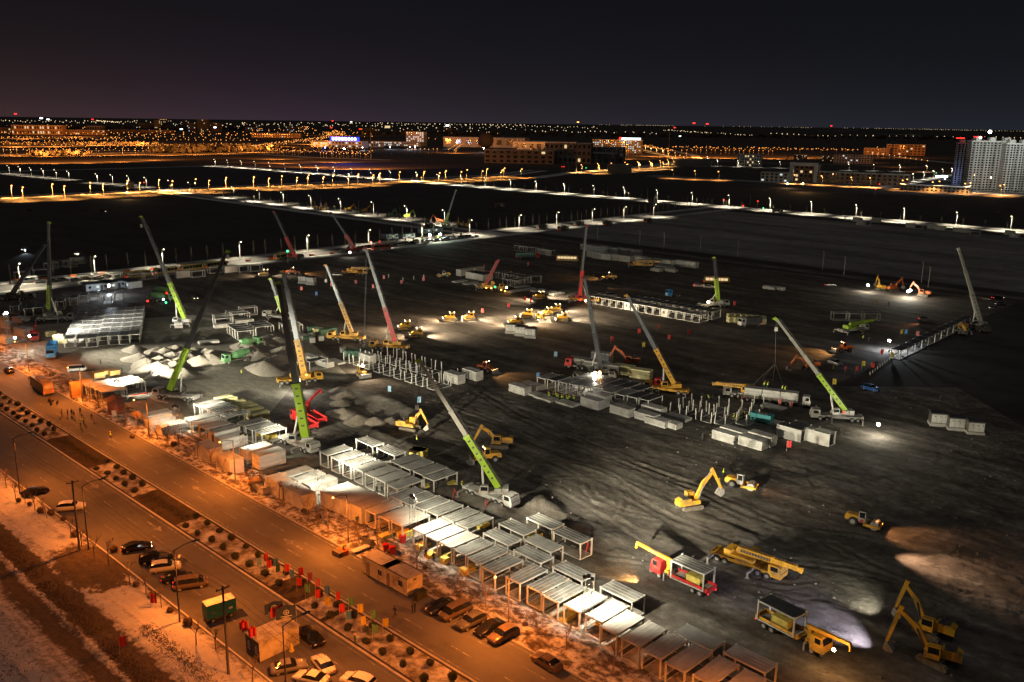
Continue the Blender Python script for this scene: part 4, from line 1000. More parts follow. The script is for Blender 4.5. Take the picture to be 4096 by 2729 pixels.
# closed white rooms in line with the front row
for i, (x, y) in enumerate([(1318,1981),(1361,1999),(1402,2017),(1444,2034)]):
    unit(x, y, 'a', 'flatw', '%s of four closed white rooms joined wall to wall by the lamp tower' % nth(i), 'closed rooms joined in the front row', 'LRFB')
for i, (x, y) in enumerate([(1128,1942),(1204,1985)]):
    unit(x, y, 'b', 'flatw', '%s of two closed white rooms lying along the snowy verge' % nth(i), 'closed rooms lying along the verge', 'LRFB')
for i, (x, y) in enumerate([(832,1800),(918,1846)]):
    unit(x, y, 'b', 'flatw', '%s of two long closed rooms under bare street trees' % nth(i), 'long closed rooms under the trees', 'LRFB')
# left cluster by the second lamp tower
row([(797,1626),(829,1637),(860,1652),(905,1669),(975,1704),(1008,1721),(1047,1736)], 'a', ['ribs','ribs','cross','cross','cross','ribs','cross'], '%s frame from the left in the row with cross ribbed roofs', 'cross ribbed room frames')
row([(761,1685),(793,1700),(823,1716),(857,1732)], 'a', ['flatw','ribsw','ribsw','ribs'], '%s of four bright frames next to the lamp tower with two lit lamps', 'bright frames next to the lamp tower', {3:'LRFBd'})
for i, (x, y, h, k) in enumerate([(588,1666,1.6,'a'),(600,1688,2.2,'a'),(646,1712,2.3,'a'),(887,1762,2.5,'a'),(1036,1828,2.9,'a'),(985,1806,2.9,'a')]):
    stack(x, y, h, k, ['orange lit stack of wall panels behind the street trees','wide stack of wall panels with a sawtooth edge','stack of wall panels closest to the verge, half orange','stack of grey wall panels beside the frame with a dark door','tall overexposed panel stack with loose sheets on top','tall white panel stack under the third lamp tower'][i], 'panel stacks by the street', W=3.0, L=6.0)
for i, (x, y, h) in enumerate([(1150,1908,2.1),(1196,1926,2.1),(1243,1946,2.1)]):
    stack(x, y, h, 'a', '%s of three panel stacks with dark offcuts lying on top' % nth(i), 'stacks with offcuts on top', W=2.9, L=6.0)
for i, (x, y) in enumerate([(1130,1868),(1160,1880),(1205,1900)]):
    p = at(x, y, 2.25); solo('offcut', MB().box(-1.6,1.6,-.12,.12,0,.1), m_dark, '%s dark steel offcut from left lying on the panel stacks' % nth(i), 'offcut', p, R(40+6*i), 'dark offcuts on the stacks')
solo('tarpaulin', MB().add([(-1.5,-.8,.5),(1.2,-1,.3),(1.6,.9,.45),(-1.2,1.0,.2),(0,0,.95),(-1.6,-1,0),(1.4,-1.2,0),(1.8,1.1,0),(-1.4,1.2,0)], [(0,1,4),(1,2,4),(2,3,4),(3,0,4),(5,6,1,0),(6,7,2,1),(7,8,3,2),(8,5,0,3)]), m_wood, 'crumpled tan tarpaulin over a heap on the snowy verge', 'tarpaulin', at(1020,1925,1.6), R(30))
stack(1052, 1955, 1.5, 'b', 'low panel stack under the tan tarpaulin at the verge', None, L=4.5, W=2.2)
# frames of the first cluster at far left of the rows
for i, (x, y) in enumerate([(405,1569),(381,1559),(360,1551),(341,1542)]):
    unit(x, y, ('a', R(38)), 'ribsw', '%s of four orange lit frames left of the red hut' % nth(i), 'orange lit frames by the red hut')
for i, (x, y) in enumerate([(575-92,1541),(466,1533),(446,1526)]):
    unit(x, y, ('a', R(38)), 'ribsw', '%s of three white frames behind the first lamp tower' % nth(i), 'white frames behind the first lamp tower')
# grid of stacked frames, far left
for c in range(7):
    fx = [258,304,348,392,436,478,520][c]; fy = [1393,1394,1391,1384,1382,1380,1376][c]
    b0 = at(fx, fy, 0); yaw = R(110)
    for k in range(7):
        o = b0 + Vector((math.cos(yaw), math.sin(yaw), 0))*(3.05+k*6.6) + Vector((math.sin(yaw), -math.cos(yaw), 0))*1.5; o.z = .05
        place(('unit','strips',None,True), unit_builder('strips'), '%s frame from the front in the %s column of the dense frame park' % (nth(k), nth(c)), o, yaw, 'frames parked in dense columns')
for i, (x, y) in enumerate([(112,1232),(55,1222),(150,1228),(195,1222),(235,1205),(290,1190),(330,1180),(370,1172),(425,1185),(470,1172)]):
    unit(x+20, y, ('a', R(110)), 'flat', '%s dark roofed room from left behind the dense frame park' % nth(i), 'dark rooms behind the frame park', 'LR' if i in (0,2,3) else None)
for i, (x, y, h) in enumerate([(40,1295,2.3),(96,1318,2.6),(24,1352,2.2),(70,1362,1.0),(88,1276,1.6)]):
    stack(x, y, h, ('b', R(-30)), ['grey crate like stack at the left edge','blue grey stack facing the bright red lorry','orange lit ribbed stack at the left edge','flat blue grey slab pile in front of the stacks','low grey stack by the yellow bales'][i], 'stacks at the left edge', m=m_panel2, W=3, L=6)
for i, (x, y) in enumerate([(20,1285),(205,1345),(235,1360),(250,1372)]):
    bundle(at(x, y), R(15), '%s yellow bale from left near the frame park' % nth(i), 'yellow bales near the frame park', 3.0, 1.6, 7, m_pale)
# middle cluster beyond the gravel heaps
for i in range(4):
    p0 = at(949,1326,3.1); d = Vector((math.cos(R(123)), math.sin(R(123)), 0)); o = p0 + d*(3.03*i)
    q = Vector((math.cos(R(33)), math.sin(R(33)), 0)); o = o + q*UL/2 + d*UW/2; o.z = .06
    place(('unit','open',None,True), unit_builder('open'), '%s of four joined open frames behind the gravel heaps' % nth(i), o, R(33), 'joined open frames')
    if i < 3:
        o = at(1022,1309,3.1) + d*(3.03*i) + q*UL/2 + d*UW/2; o.z = .06
        place(('unit','open',None,True), unit_builder('open'), '%s of three joined frames holding yellow bales behind gravel' % nth(i), o, R(33), 'joined frames with bales')
for i, (x, y) in enumerate([(857,1264),(860,1276),(962,1233),(909,1248),(930,1257),(1126,1296),(1140,1306)]):
    unit(x, y, ('a', R(33)), 'open', '%s loose white frame from left beyond the gravel heaps' % nth(i), 'loose frames beyond the gravel')
for i, (x, y) in enumerate([(861,1300),(948,1284),(1132,1322),(800,1372),(1115,1392)]):
    stack(x, y, 1.6 if i < 3 else .8, ('a', R(33)), '%s white slab pile from left beyond the gravel heaps' % nth(i), 'white slab piles', W=2.8, n=[5,5,4,3,2][i])
# frames with lifted yellow bales round the middle crane pair
for i, (x, y, k, m) in enumerate([(1252,1318,9,m_green),(1275,1325,9,m_pale),(1300,1330,10,m_green),(1325,1322,9,m_green),(1205,1342,6,m_pale),(1228,1345,6,m_green),(1400,1410,8,m_green),(1425,1412,8,m_green),(1455,1408,8,m_green)]):
    bundle(at(x, y+14), R(33), '%s green wrapped bale from the left between the yellow and orange cranes' % nth(i), 'green wrapped bales', 3.4, 2.2, k, m)
for i, (x, y) in enumerate([(1200,1362),(1218,1358),(1243,1352),(1250,1370),(1285,1362),(1372,1410)]):
    solo('white_crate', MB().box(-.8,.8,-.8,.8,0,1.5).box(-.9,.9,-.9,.9,1.5,1.56).box(-.3,-.1,-.83,-.79,.4,1.1).box(.1,.3,-.83,-.79,.4,1.1), m_panel, '%s white crate from left below the dark crane booms' % nth(i), 'crate', at(x, y), R(20), 'white crates below the booms')
for i, (x, y, h) in enumerate([(1243,1432,1.6),(1306,1453,1.8),(1480,1424,2.2),(1352,1454,.5),(1832,1503,2.6),(1905,1490,2.6)]):
    stack(x, y, h, 'b', ['stack by the orange crane boom','ribbed white stack right of the orange boom','tall stack left of the red crane','thin slab pile by the open base frames','striped stack at the right end of the base frames','second striped stack at the end of the base frames'][i], 'stacks round the base frames', W=2.6)
# base frames with posts but no roof
def base_frame_builder(seed):
    def f():
        rnd = random.Random(seed); r = thing('base_frame', 'x', 'base frame'); b = MB()
        for y in (-UW/2+.1, UW/2-.1): b.box(-UL/2, UL/2, y-.09, y+.09, .02, .2)
        for x in (-UL/2+.1, UL/2-.1): b.box(x-.09, x+.09, -UW/2+.19, UW/2-.19, .02, .198)
        part('base_beam', b, m_white, r); part('floor', MB().box(-UL/2+.2, UL/2-.2, -UW/2+.2, UW/2-.2, .08, .16), mat('dark_floor_board', (.12,.115,.11), .7, 0, .2, .8), r)
        for x in (-UL/2+.1, UL/2-.1):
            for y in (-UW/2+.1, UW/2-.1): part('post', MB().beam((x,y,.2),(x+rnd.uniform(-.2,.2),y+rnd.uniform(-.2,.2),2.95),.2,.2), m_white, r)
        return r
    return f
def base_frame(loc, yaw, label, group): return place(('bf', random.randint(0,3)), base_frame_builder(random.randint(0,99)), label, loc, yaw, group)
A0 = at(1635,1528); A1 = at(1490,1478)
for i in range(9):
    base_frame(at(1722,1560).lerp(at(1385,1452), i/8.0)*1.0 + GV*3.1, R(46), '%s roofless base frame from the right in the near line with upright posts' % nth(i), 'base frames in the near line')
for i in range(6): base_frame(at(1690,1500).lerp(at(1500,1440), i/5.0) + GV*3.0, R(46), '%s roofless base frame from the right in the far line of posts' % nth(i), 'base frames in the far line')
base_frame(at(1790,1534)+GV*2, R(46), 'roofless base frame at the right end holding a plank pile', None)
unit(1238, 1447, 'a', 'open', 'open frame half hidden behind the orange crane boom', None)
# central block under work
for i, (x, y) in enumerate([(2181,1516),(2222,1524),(2266,1533),(2312,1543),(2361,1551),(2404,1561),(2444,1571),(2496,1582),(2547,1592),(2594,1602)]):
    unit(x, y, 'a', 'flat' if i in (1,8,9) else 'strips', '%s roofed frame from the left in the block under work' % nth(i), 'roofed frames in the block under work')
    if 1 < i < 8:
        p = at(x, y, 3.1) + Vector((math.cos(R(45.3)), math.sin(R(45.3)), 0))*6.15; qx = RT.dot(p-Vector((0,0,CAM_H)))
        v = p-Vector((0,0,CAM_H)); k = v.dot(FW); px = 2048+F_PX*v.dot(RT)/k; py = 1364.5-F_PX*v.dot(UP)/k
        unit(px, py, 'a', 'flat' if i > 3 else 'ribs', '%s frame from the left in the second line of the block under work' % nth(i-2), 'second line of the block under work')
for i, (x, y, h) in enumerate([(2098,1554,2.3),(2148,1546,1.8),(2394,1607,2.5),(2421,1589,3.0),(2515,1640,2.3),(2617,1667,1.9),(2643,1639,2.2),(2545,1622,.8),(2660,1690,1.6),(2742,1679,1.0),(2705,1700,1.5),(2939,1745,2.3),(3049,1769,2.3),(2970,1732,2.4),(3086,1752,2.4)]):
    stack(x, y, h, 'b', '%s white panel stack from the left in the line before the block under work' % nth(i), 'panel stacks before the block under work', W=2.6)
for i, (x, y) in enumerate([(2201,1604),(2290,1625),(2172,1592),(3125,1640),(3160,1712)]):
    stack(x, y, .4, 'b', '%s low white slab pair from the left where workers gather' % nth(i), 'low slabs where workers gather', n=2, W=3.0)
for i, (x, y) in enumerate([(2725,1650),(2790,1665),(2850,1680),(2905,1690),(2960,1660),(3010,1640),(2870,1645),(2760,1635),(2990,1690)]):
    base_frame(at(x, y), R(46), '%s roofless base frame from the left by the teal skip' % nth(i), 'base frames by the teal skip')
for i, (x, y) in enumerate([(3206,1722),(3256,1718),(3320,1738)]):
    unit(x, y, 'b', 'flat' if i < 2 else 'ribs', '%s grey walled room from left right of the teal skip' % nth(i), 'grey rooms right of the teal skip', 'LRF' if i != 1 else 'L')
# long far row, far cluster and the right-hand rows
P0 = at(2799,1260.4,3.1); P1 = at(2365,1184,3.1)
for i in range(15):
    o = P0.lerp(P1, i/14.6) + GV*3.03 - GU*1.5; o.z = .06
    w = 'F' if i not in (4, 8, 9) else 'Fw'
    place(('unit','open', None if i not in (4,8,9) else 'Fw', True), unit_builder('open', None if i not in (4,8,9) else 'Fw'), '%s room from the right in the long far row of white frames' % nth(i), o, R(46.5), 'rooms of the long far row')
    if i > 10: continue
    o = o + GV*8.4
    place(('unit','flat',None,True), unit_builder('flat'), '%s dark roofed room from the right behind the long far row' % nth(i), o, R(46.5), 'dark rooms behind the long far row')
for i, (x, y) in enumerate([(1842,1080),(1870,1076),(1900,1073),(1880,1090),(1898,1093),(1915,1096),(1932,1100),(1960,1085),(1985,1088),(2010,1092),(2035,1098),(2060,1103),(2085,1108),(2030,1117),(2060,1122)]):
    unit(x, y, 'a', 'flat' if i > 2 else 'flatw', '%s room from left in the far white cluster by the red crane' % nth(i), 'rooms of the far white cluster', 'LF' if i < 7 else None)
for i, (x, y) in enumerate([(2128,1108),(2168,1104)]): unit(x, y, ('b', R(10)), 'open', '%s of two open frames right of the far white cluster' % nth(i), 'open frames right of the far cluster')
for i, (x, y) in enumerate([(1825,1128),(1868,1136),(1915,1140),(2045,1168),(2100,1160),(2075,1150),(2140,1165),(2180,1172),(2215,1178)]):
    stack(x, y, .4, 'a', '%s thin slab from left on the ground round the far cluster' % nth(i), 'thin slabs round the far cluster', n=2, W=3, L=7)
for i, (x, y) in enumerate([(3402,1252),(3463,1254),(3524,1253)]): unit(x, y, ('b', R(-1)), 'open', '%s of three pale frames in a row above the lime folded crane' % nth(i), 'pale frames above the folded crane')
P0 = at(3605,1402,3.1); P1 = at(3885,1268,3.1)
for i in range(11):
    o = P0.lerp(P1, (i+.5)/11.0) - Vector((math.sin(R(47.6)), -math.cos(R(47.6)), 0))*-1.5; o = o + Vector((-math.sin(R(47.6)), math.cos(R(47.6)), 0))*3.0; o.z = .06
    place(('unit','flat',None,True), unit_builder('flat'), '%s frame from the near end of the long dark roofed row at right' % nth(i), o, R(47.6), 'frames of the long row at right')
for i, (x, y) in enumerate([(2088,985),(2110,988),(2135,990),(2160,993),(2180,998),(2205,1002)]): unit(x, y, 'b', 'flat', '%s dim frame from left at the top of the site' % nth(i), 'dim frames at the top of the site', 'L' if i > 3 else None)
# containers along the dirt road and the road behind
for i in range(24):
    f = i/23.0; p = at(2345,1000).lerp(at(2755,1050), f) if i < 13 else at(2360,1030).lerp(at(2760,1072), (i-13)/10.0)
    p.z = .05; place(('unit','flatw','LRFB',True), unit_builder('flatw','LRFB'), '%s closed room from left of the %s line along the dark dirt road' % (nth(i if i < 13 else i-13), 'upper' if i < 13 else 'lower'), p+GV*random.uniform(-2,2), R(-43.5+random.uniform(-3,3)), 'closed rooms along the dirt road')
for i, (x, y) in enumerate([(2655,1068),(2690,1072),(2640,1078),(2700,1080),(3100,1150),(3130,1152)]):
    stack(x, y, 1.3, 'b', '%s pale pile from left before the containers on the dirt road' % nth(i), 'pale piles before the containers')
for i, (x, y) in enumerate([(3410,868),(3445,872),(3460,885),(3480,888),(3520,875),(3660,895),(3690,900),(3745,900),(3780,905),(3815,908),(3850,912),(3880,915),(3920,928),(4060,925),(4080,935)]):
    unit(x, y, ('b', R(-40)), ('flatw' if i % 3 else 'open'), '%s room from left beside the lit road across the far fields' % nth(i), 'rooms beside the far lit road', 'LRF' if i % 3 else None)
for i, (x, y) in enumerate([(100,1085),(175,1075),(128,1105),(215,1050),(255,1040),(290,1042),(320,1030),(352,1096),(408,1092),(470,1090),(560,1092),(610,1088),(740,1082),(800,1080),(870,1065),(930,1062),(985,1060),(1030,1058)]):
    unit(x+20, y, ('b', R(40)), 'open' if i % 3 else 'flatw', '%s frame from left parked along the snowy road behind the site' % nth(i), 'frames parked along the back road', 'LRF' if i in (12,15) else None)
# site offices with lit windows by the back road
def office(px, py, yaw, label, lit, n=4):
    r = thing('site_office', label, 'site office', at(px, py), R(yaw), 'site offices by the back road'); L = 3*n
    part('wall', MB().box(-L/2, L/2, -2.8, 2.8, .1, 2.8), m_panel2, r); part('roof', MB().box(-L/2-.1, L/2+.1, -2.95, 2.95, 2.8, 3.0), m_dark, r)
    for k in range(n):
        x = -L/2+1.5+3*k; w = part('window', MB().box(x-.65, x+.65, -2.86, -2.8, 1.1, 2.2), m_white, r); part('pane', MB().box(x-.55, x+.55, -2.875, -2.86, 1.18, 2.12), lit if k % 2 else m_glass, w)
    part('door', MB().box(-.45, .45, -2.86, -2.8, .15, 2.1), m_dark, r); return r
office(400,1158,40,'grey site office with a row of small windows, left of the blue lamp', e_winc); office(470,1148,40,'grey site office under the bright blue white lamp', e_winc); office(530,1150,-40,'small white walled office facing right of the blue lamp', e_winc, 2)
office(1625,952,42,'white site office before the lit white rooms by the road junction', e_winc, 3); office(1560,955,42,'dim grey office left of the white office at the junction', e_win, 3)
o = office(1720,930,42,'brightly lit white rooms at the road junction under a crane', e_winc, 5); light('office_lamp','POINT', at(1720,940,3.5), 4500, (.8,1,.85), None, .5); light('office_lamp','POINT', at(1760,938,3.5), 4500, (.8,1,.85), None, .5)
light('office_lamp','POINT', at(436,1143,4.2), 5200, COOL, None, .3); solo('floodlight', MB().ball((0,0,0),.55,8,6), e_cool, 'blue white floodlight on the office roof by the back road', 'floodlight', at(436,1143,3.6))
# cabins on the street
def cabin(px, py, yaw, label, L=6.0, W=3.0):
    p = at(px, py); r = thing('site_cabin', label, 'cabin', p, yaw, 'beige cabins parked on the street')
    part('wall', MB().box(0, L, 0, W, .12, 2.75), m_beige, r); rf = part('roof', MB().box(-.08, L+.08, -.08, W+.08, 2.752, 2.9), m_beige, r)
    part('edge_trim', MB().box(-.1,L+.1,-.1,.02,2.9,2.98).box(-.1,L+.1,W-.02,W+.1,2.9,2.98), m_dark, rf)
    d = part('door', MB().box(1.0,1.9,-.05,-.003,.2,2.2), mat('brown_door', (.25,.19,.14), .6), r); part('handle', MB().box(1.75,1.82,-.09,-.05,1.1,1.25), m_chas, d)
    w = part('window', MB().box(3.9,5.0,-.06,-.003,1.15,2.15), m_white, r)
    for k in (0, 1): part('pane', MB().box(3.97+k*.5,4.42+k*.5,-.075,-.06,1.22,2.08), m_glass, w)
    part('vent', MB().box(L, L+.04, 1.2, 1.8, 2.2, 2.5), m_chas, r); return r
cabin(1656,2397,R(133.5+180)+0, 'nearer beige cabin on the street beside the parked cars')
bpy.data.objects[-1] if False else None
# ================================================================ cabins, street things
for o in list(COL.objects):
    if o.name.startswith('site_cabin'): o.location = at(1528,2332); o.rotation_euler.z = R(-43.5)
cabin(1450,2290,R(-43.5),'farther beige cabin on the street with brown door and snow on its roof')
# dark cabin with flags at the bottom, its lettered end towards the snow
p = at(1192, 2655); rz = R(46.5); r = thing('guard_cabin', 'dark ended cabin with a white side wall and flags on its roof', 'cabin', at(1040,2652), rz)
part('wall', MB().box(0,6,0,3.2,.1,2.85), m_beige, r); part('end_wall', MB().box(-.06,0,-.03,3.23,.1,2.86), m_hutd, r, 'dark lettered end wall'); rf = part('roof', MB().box(-.1,6.1,-.1,3.3,2.86,2.98), m_beige, r)
for k in range(4): part('roof_seam', MB().box(-.1,6.1,.35+k*.85,.43+k*.85,2.98,3.03), m_kerb if False else m_beige, rf)
lt = MB(); rnd = random.Random(3)
for gxx in (.35, 2.2):                        # two blocks of white characters on the dark end wall
    for (a, b, c, d) in [(.0,.62,.9,.96),(.28,.34,.5,1.2),(.0,.62,.62,.68),(.08,.14,.1,.6),(.5,.56,.1,.9),(.0,.62,.02,.08),(.2,.42,.3,.36),(.1,.5,1.14,1.2)]: lt.box(-.075,-.06,gxx+a,gxx+b,1.0+c,1.0+d)
part('lettering', lt, mat('white_lettering', (.7,.7,.72), .6), r)
light('wall_lamp','SPOT', Vector((3.5,-1.2,3.0)), 0, WHITE, r)
p0 = r.location.copy(); mw = Matrix.Rotation(rz,4,'Z'); RC = lambda x,y,z: p0 + mw @ Vector((x,y,z))
def roof_flag(x, y, col, label, w, fh, h, rzz, mark=None, mcol=None):
    f = thing('flag', label, 'flag', RC(x,y,3.03), R(rzz)); part('pole', MB().rod((0,0,0),(0,0,h),.03,n=5), m_pole, f); mb = MB(); n = 8
    V = [(i*w/n+.03, .16*math.sin(i*1.1), h-.05-fh*j/4-.25*(i/n)**2) for i in range(n+1) for j in range(5)]
    c = part('cloth', mb.add(V, [(i*5+j,(i+1)*5+j,(i+1)*5+j+1,i*5+j+1) for i in range(n) for j in range(4)]), FLAGM[col], f, smooth=True)
    if mark:
        q = MB()
        for s in (-1,1):
            for k in range(14):
                a0, a1 = 6.283*k/14, 6.283*(k+1)/14
                P = lambda a, rr: (w*.5+rr*math.cos(a), s*.2, h-.1-fh*.5+rr*math.sin(a))
                q.add([P(a0,.30),P(a1,.30),P(a1,.38),P(a0,.38)], [(0,1,2,3)])
            for (x0,x1,z0,z1) in ((-.2,.2,-.04,.04),(-.05,.05,-.22,.2),(-.75,.75,-.62,-.52))[:mark]:
                q.add([(w*.5+x0,s*.2,h-.1-fh*.5+z0),(w*.5+x1,s*.2,h-.1-fh*.5+z0),(w*.5+x1,s*.2,h-.1-fh*.5+z1),(w*.5+x0,s*.2,h-.1-fh*.5+z1)], [(0,1,2,3)])
        part('emblem', q, mcol, c)
    return f
wm = mat('white_print', (.62,.62,.62), .8); ym = mat('yellow_print', (.75,.5,.06), .8)
roof_flag(5.6,3.0,'navy','large navy flag with a white emblem, left of the red flag on the cabin',2.4,1.5,2.6,200,3,wm)
roof_flag(5.9,2.0,'red','large red flag with a round yellow emblem on the cabin roof',2.4,1.4,2.2,195,2,ym)
roof_flag(5.9,.3,'navy','large navy flag with a white emblem, nearest the dark parked car',2.6,1.7,3.0,200,3,wm)
for i, (y, c) in enumerate([(3.1,'red'),(2.5,'red'),(.9,'red'),(.5,'red')]): roof_flag(0.05,y,c,'%s small red flag from the left along the dark end of the cabin' % nth(i),.8,1.3,2.0,190)
solo('yellow_cone_bag', MB().rod((0,0,0),(0,0,1.1),.35,.16,8), m_yell, 'yellow bag standing against the white cabin side wall', 'bag', RC(4.4,-.6,0))
# teal generator on legs
r = thing('generator', 'teal box generator on a trailer frame with snow on top', 'generator', at(880,2470), R(38))
part('housing', MB().box(-2.1,2.1,-.95,.95,.75,2.75), m_teal, r); part('snow_cover', MB().box(-2.05,2.05,-.9,.9,2.752,2.82), mat('old_snow', (.5,.46,.38), .9, 0, .15, 2, bump=.1), r); part('skid', MB().box(-2.1,2.1,-.7,.7,.3,.75), m_chas, r)
for k, x in enumerate((-1.2,.1,1.3)): part('vent', MB().box(x-.25,x+.25,-.97,-.95,1.4,1.7), m_white if k == 2 else m_chas, r)
for x in (-1.3, 1.3):
    for s in (-1,1): wheel(r, x, s*.85, .35, .2)
# red hut
r = thing('red_hut', 'small dark red hut with pitched roof by the street trees', 'hut', at(466,1652), R(35))
part('wall', MB().box(-1.6,1.6,-1.6,1.6,0,3.4), m_brick, r); part('roof', MB().prism([(-1.8,3.4),(1.8,3.4),(0,4.1)],-1.8,1.8), m_brick, r); part('door', MB().box(-1.66,-1.6,-.4,.4,.1,2.6), m_dark, r)
solo('sign_board', MB().box(-.5,.5,-.03,.03,0,1.7), m_white, 'pale board leaning beside the red hut', 'board', at(458,1670), R(20))
# plywood crates, tarp pile and others near the first frames
for i, (x, y, h) in enumerate([(283,1552,4.0),(325,1538,3.0),(378,1508,1.6),(410,1500,1.2),(440,1500,1.4)]):
    stack(x, y-14, h, ('a', R(38)), ['tall plywood crate stack by the sidewalk trees','plywood crate stack behind the tall one','plywood pile with grey cover near the white van','low plywood pile between the covers','plywood pile under a grey sheet'][i], 'plywood piles by the street', W=2.4, L=2.6, m=m_wood)
solo('white_bag_pile', MB().ball((0,0,.7),1.9,9,6,.18,.55), m_roofw, 'pile of white sheeting with red scraps by the white frames', 'sheet pile', at(602,1545))
for i, (x, y) in enumerate([(612,1590),(630,1602),(648,1608)]): solo('white_plank', MB().box(-2,2,-.25,.25,0,.25), m_panel, '%s white plank from left lying on the bare yard' % nth(i), 'plank', at(x,y), R(-30), 'white planks on the yard')
solo('red_beam', MB().box(-2.2,2.2,-.2,.2,0,.2), m_red, 'red steel beam lying in the yard by the first frames', 'beam', at(557,1579), R(35))
solo('red_net', MB().beam((-2,0,.4),(2,.6,.4),.08,.8), m_org, 'orange red mesh barrier on the snowy verge', 'barrier', at(300,1592), R(-50))
solo('rubbish_pile', MB().ball((0,0,.3),1.2,9,5,.3,.5).box(-2,1,-1.4,-1.0,.1,.3).box(-.6,1.6,.6,.9,.2,.5), m_dark, 'dark rubbish heap on the verge by the farther cabin', 'rubbish heap', at(1475,2180))
for i, (x, y) in enumerate([(1352,2222),(1370,2215)]): solo('tool_box', MB().box(-.9,.9,-.5,.5,0,.8), m_chas if i == 0 else m_org, ['dark tool box on the street by the road workers','small orange compressor on the street by the workers'][i], 'box', at(x,y), R(-40))
solo('banner_board', MB().box(-1.6,1.6,-.6,.6,.4,.6), m_white, 'white and red banner board lying by the farther cabin', 'board', at(1442,2206), R(46))
for i, (x, y) in enumerate([(1544,2205),(1570,2215),(1612,2170)]): solo('red_bin', MB().prism([(-.4,0),(.4,0),(.5,1.3),(-.5,1.3)],-.4,.4), m_red, '%s red bin from left behind the farther cabin' % nth(i), 'bin', at(x,y), R(20), 'red bins behind the cabin')
for i, (x, y) in enumerate([(1670,2400),(1690,2390)]): solo('wheelie_bin', MB().prism([(-.4,0),(.4,0),(.5,1.2),(-.5,1.2)],-.45,.45).box(-.55,.55,-.5,.5,1.2,1.3), m_leafd, '%s dark green bin from left at the cabin end' % nth(i), 'bin', at(x,y), R(-43), 'green bins at the cabin end')
r = solo('waste_skip', MB().prism([(-2.4,.5),(2.4,.5),(2.6,2.3),(-2.6,2.3)],-1.1,1.1), m_teal, 'teal skip full of rubble among the workers', 'skip', at(3045,1690), R(-35)); part('rubble', MB().ball((0,0,2.1),1.0,9,5,.3,.4).ball((1.2,.2,2.1),.8,8,5,.3,.4).ball((-1.2,0,2.0),.9,8,5,.3,.4), m_gravd, r)

# lorries and loads
def lorry_at(px, py, head, key, f, label, lit=None, group=None):
    p = at(px, py); p.z = max(.02, gz(p)*.5); return place(key, f, label, p, R(head), group)
lorry_at(2845,2392,134.3,('crlorry',), lorry(m_red, 6.9, m_red, 10.6, (m_yel, R(4), R(8)), (1.4,2.7,8.9), 'crane_lorry'), 'red crane lorry carrying a white room frame with yellow bales')
q = at(2845,2392); hd = Vector((math.cos(R(134.3)), math.sin(R(134.3)), 0)); o = q+hd*3.55; o.z = 1.25
place(('unit','ribs',None,True), unit_builder('ribs'), 'white room frame loaded on the red crane lorry', o, R(134.3)); bundle(q+hd*3.0+Vector((0,0,1.42)), R(134.3), 'yellow wool bale inside the frame on the red lorry', None, 2.4, 1.4, 5)
lorry_at(3040,2490,-52,('crlorry2',), lorry(m_yel, 6.9, m_yel, 10.8, (m_yel, R(-4), R(6)), (1.4,2.7,9.1), 'crane_lorry'), 'yellow crane lorry with lit cab at the lower right, carrying a frame')
q = at(3040,2490); hd = Vector((math.cos(R(-52)), math.sin(R(-52)), 0)); o = q+hd*3.4; o.z = 1.25
place(('unit','flat',None,True), unit_builder('flat'), 'white room frame loaded on the yellow crane lorry', o, R(-52)); bundle(q+hd*3.6+Vector((0,0,1.42)), R(-52), 'yellow wool bale inside the frame on the yellow lorry', None, 2.6, 1.4, 5)
light('cab_lamp','POINT', at(3335,2600,3.6), 900, AMBER, None, .2); light('lorry_headlamp','SPOT', at(2560,2320,.9), 9000, AMBER, None, .2, at(2440,2270), 80)
lorry_at(1290,1702,128,('flatred',), lorry(m_red, 7.2, m_red, 10.8, (m_red, R(-60), R(18)), (1.2,2.5,9.2), 'crane_lorry'), 'red crane lorry with empty bed behind the big lime crane')
lorry_at(1255,1728,128,('flatred2',), lorry(m_red, 7.0, m_red, 10.0, None, (1.2,2.5,8.8)), 'second red flatbed lorry partly behind the lime crane')
lorry_at(2345,1478,160,('tractor',), lorry(m_red, None, None, 6.2, None, (.9,2.2,5.0), 'lorry_tractor','tractor unit'), 'red tractor unit by the blue flag, without its trailer')
lorry_at(2560,1545,-25,('tractor',), None, 'red tractor unit in front of the yellow bales')
for i, (x, y, m, n) in enumerate([(2330,1462,m_panel,7),(2395,1475,m_panel,7),(2455,1488,m_panel,7),(2510,1492,m_pale,7),(2580,1508,m_pale,7),(2420,1440,m_panel2,7)]):
    stack(x+20, y-22, 2.0, ('b', R(-28)), ['left panel stack on the low trailer','middle panel stack on the low trailer','right panel stack on the low trailer','left block of yellow bales behind the crane','right block of yellow bales by the red tractor','dark roofed panel block behind the trailer'][i], 'stacks on the low trailers', m=m, n=n+3, W=2.6, L=6)
lorry_at(2975,1600,-22,('semi',), lorry(m_grey, 13.4, m_chas, 16.4, None, (1.0,2.3,10.6,11.9,14.6), 'lorry'), 'grey lorry whose long trailer carries white panel stacks')
q = at(2975,1600); hd = Vector((math.cos(R(-22)), math.sin(R(-22)), 0))
for i in range(3): place(('stack',9,4.3,2.4,m_panel.name,0,'panel_stack'), stack_builder(9,4.3,2.4,.26,m_panel), '%s panel stack from left on the long grey trailer' % nth(i), q+hd*(2.25+4.45*i)+Vector((0,0,1.24)), R(-22), 'panel stacks on the long trailer')
lorry_at(218,1412,-70,('blue',), lorry(m_blue, 6.2, m_blue, 8.6, None, (1.5,7.2), 'box_lorry','lorry', 3.8), 'bright blue box lorry parked by the white van')
lorry_at(140,1345,-62,('redw',), lorry(m_red, 6.6, m_red, 9.2, (m_red, R(175), R(8)), (1.4,2.6,7.7), 'crane_lorry'), 'red crane lorry glaring under white lamps at the left edge')
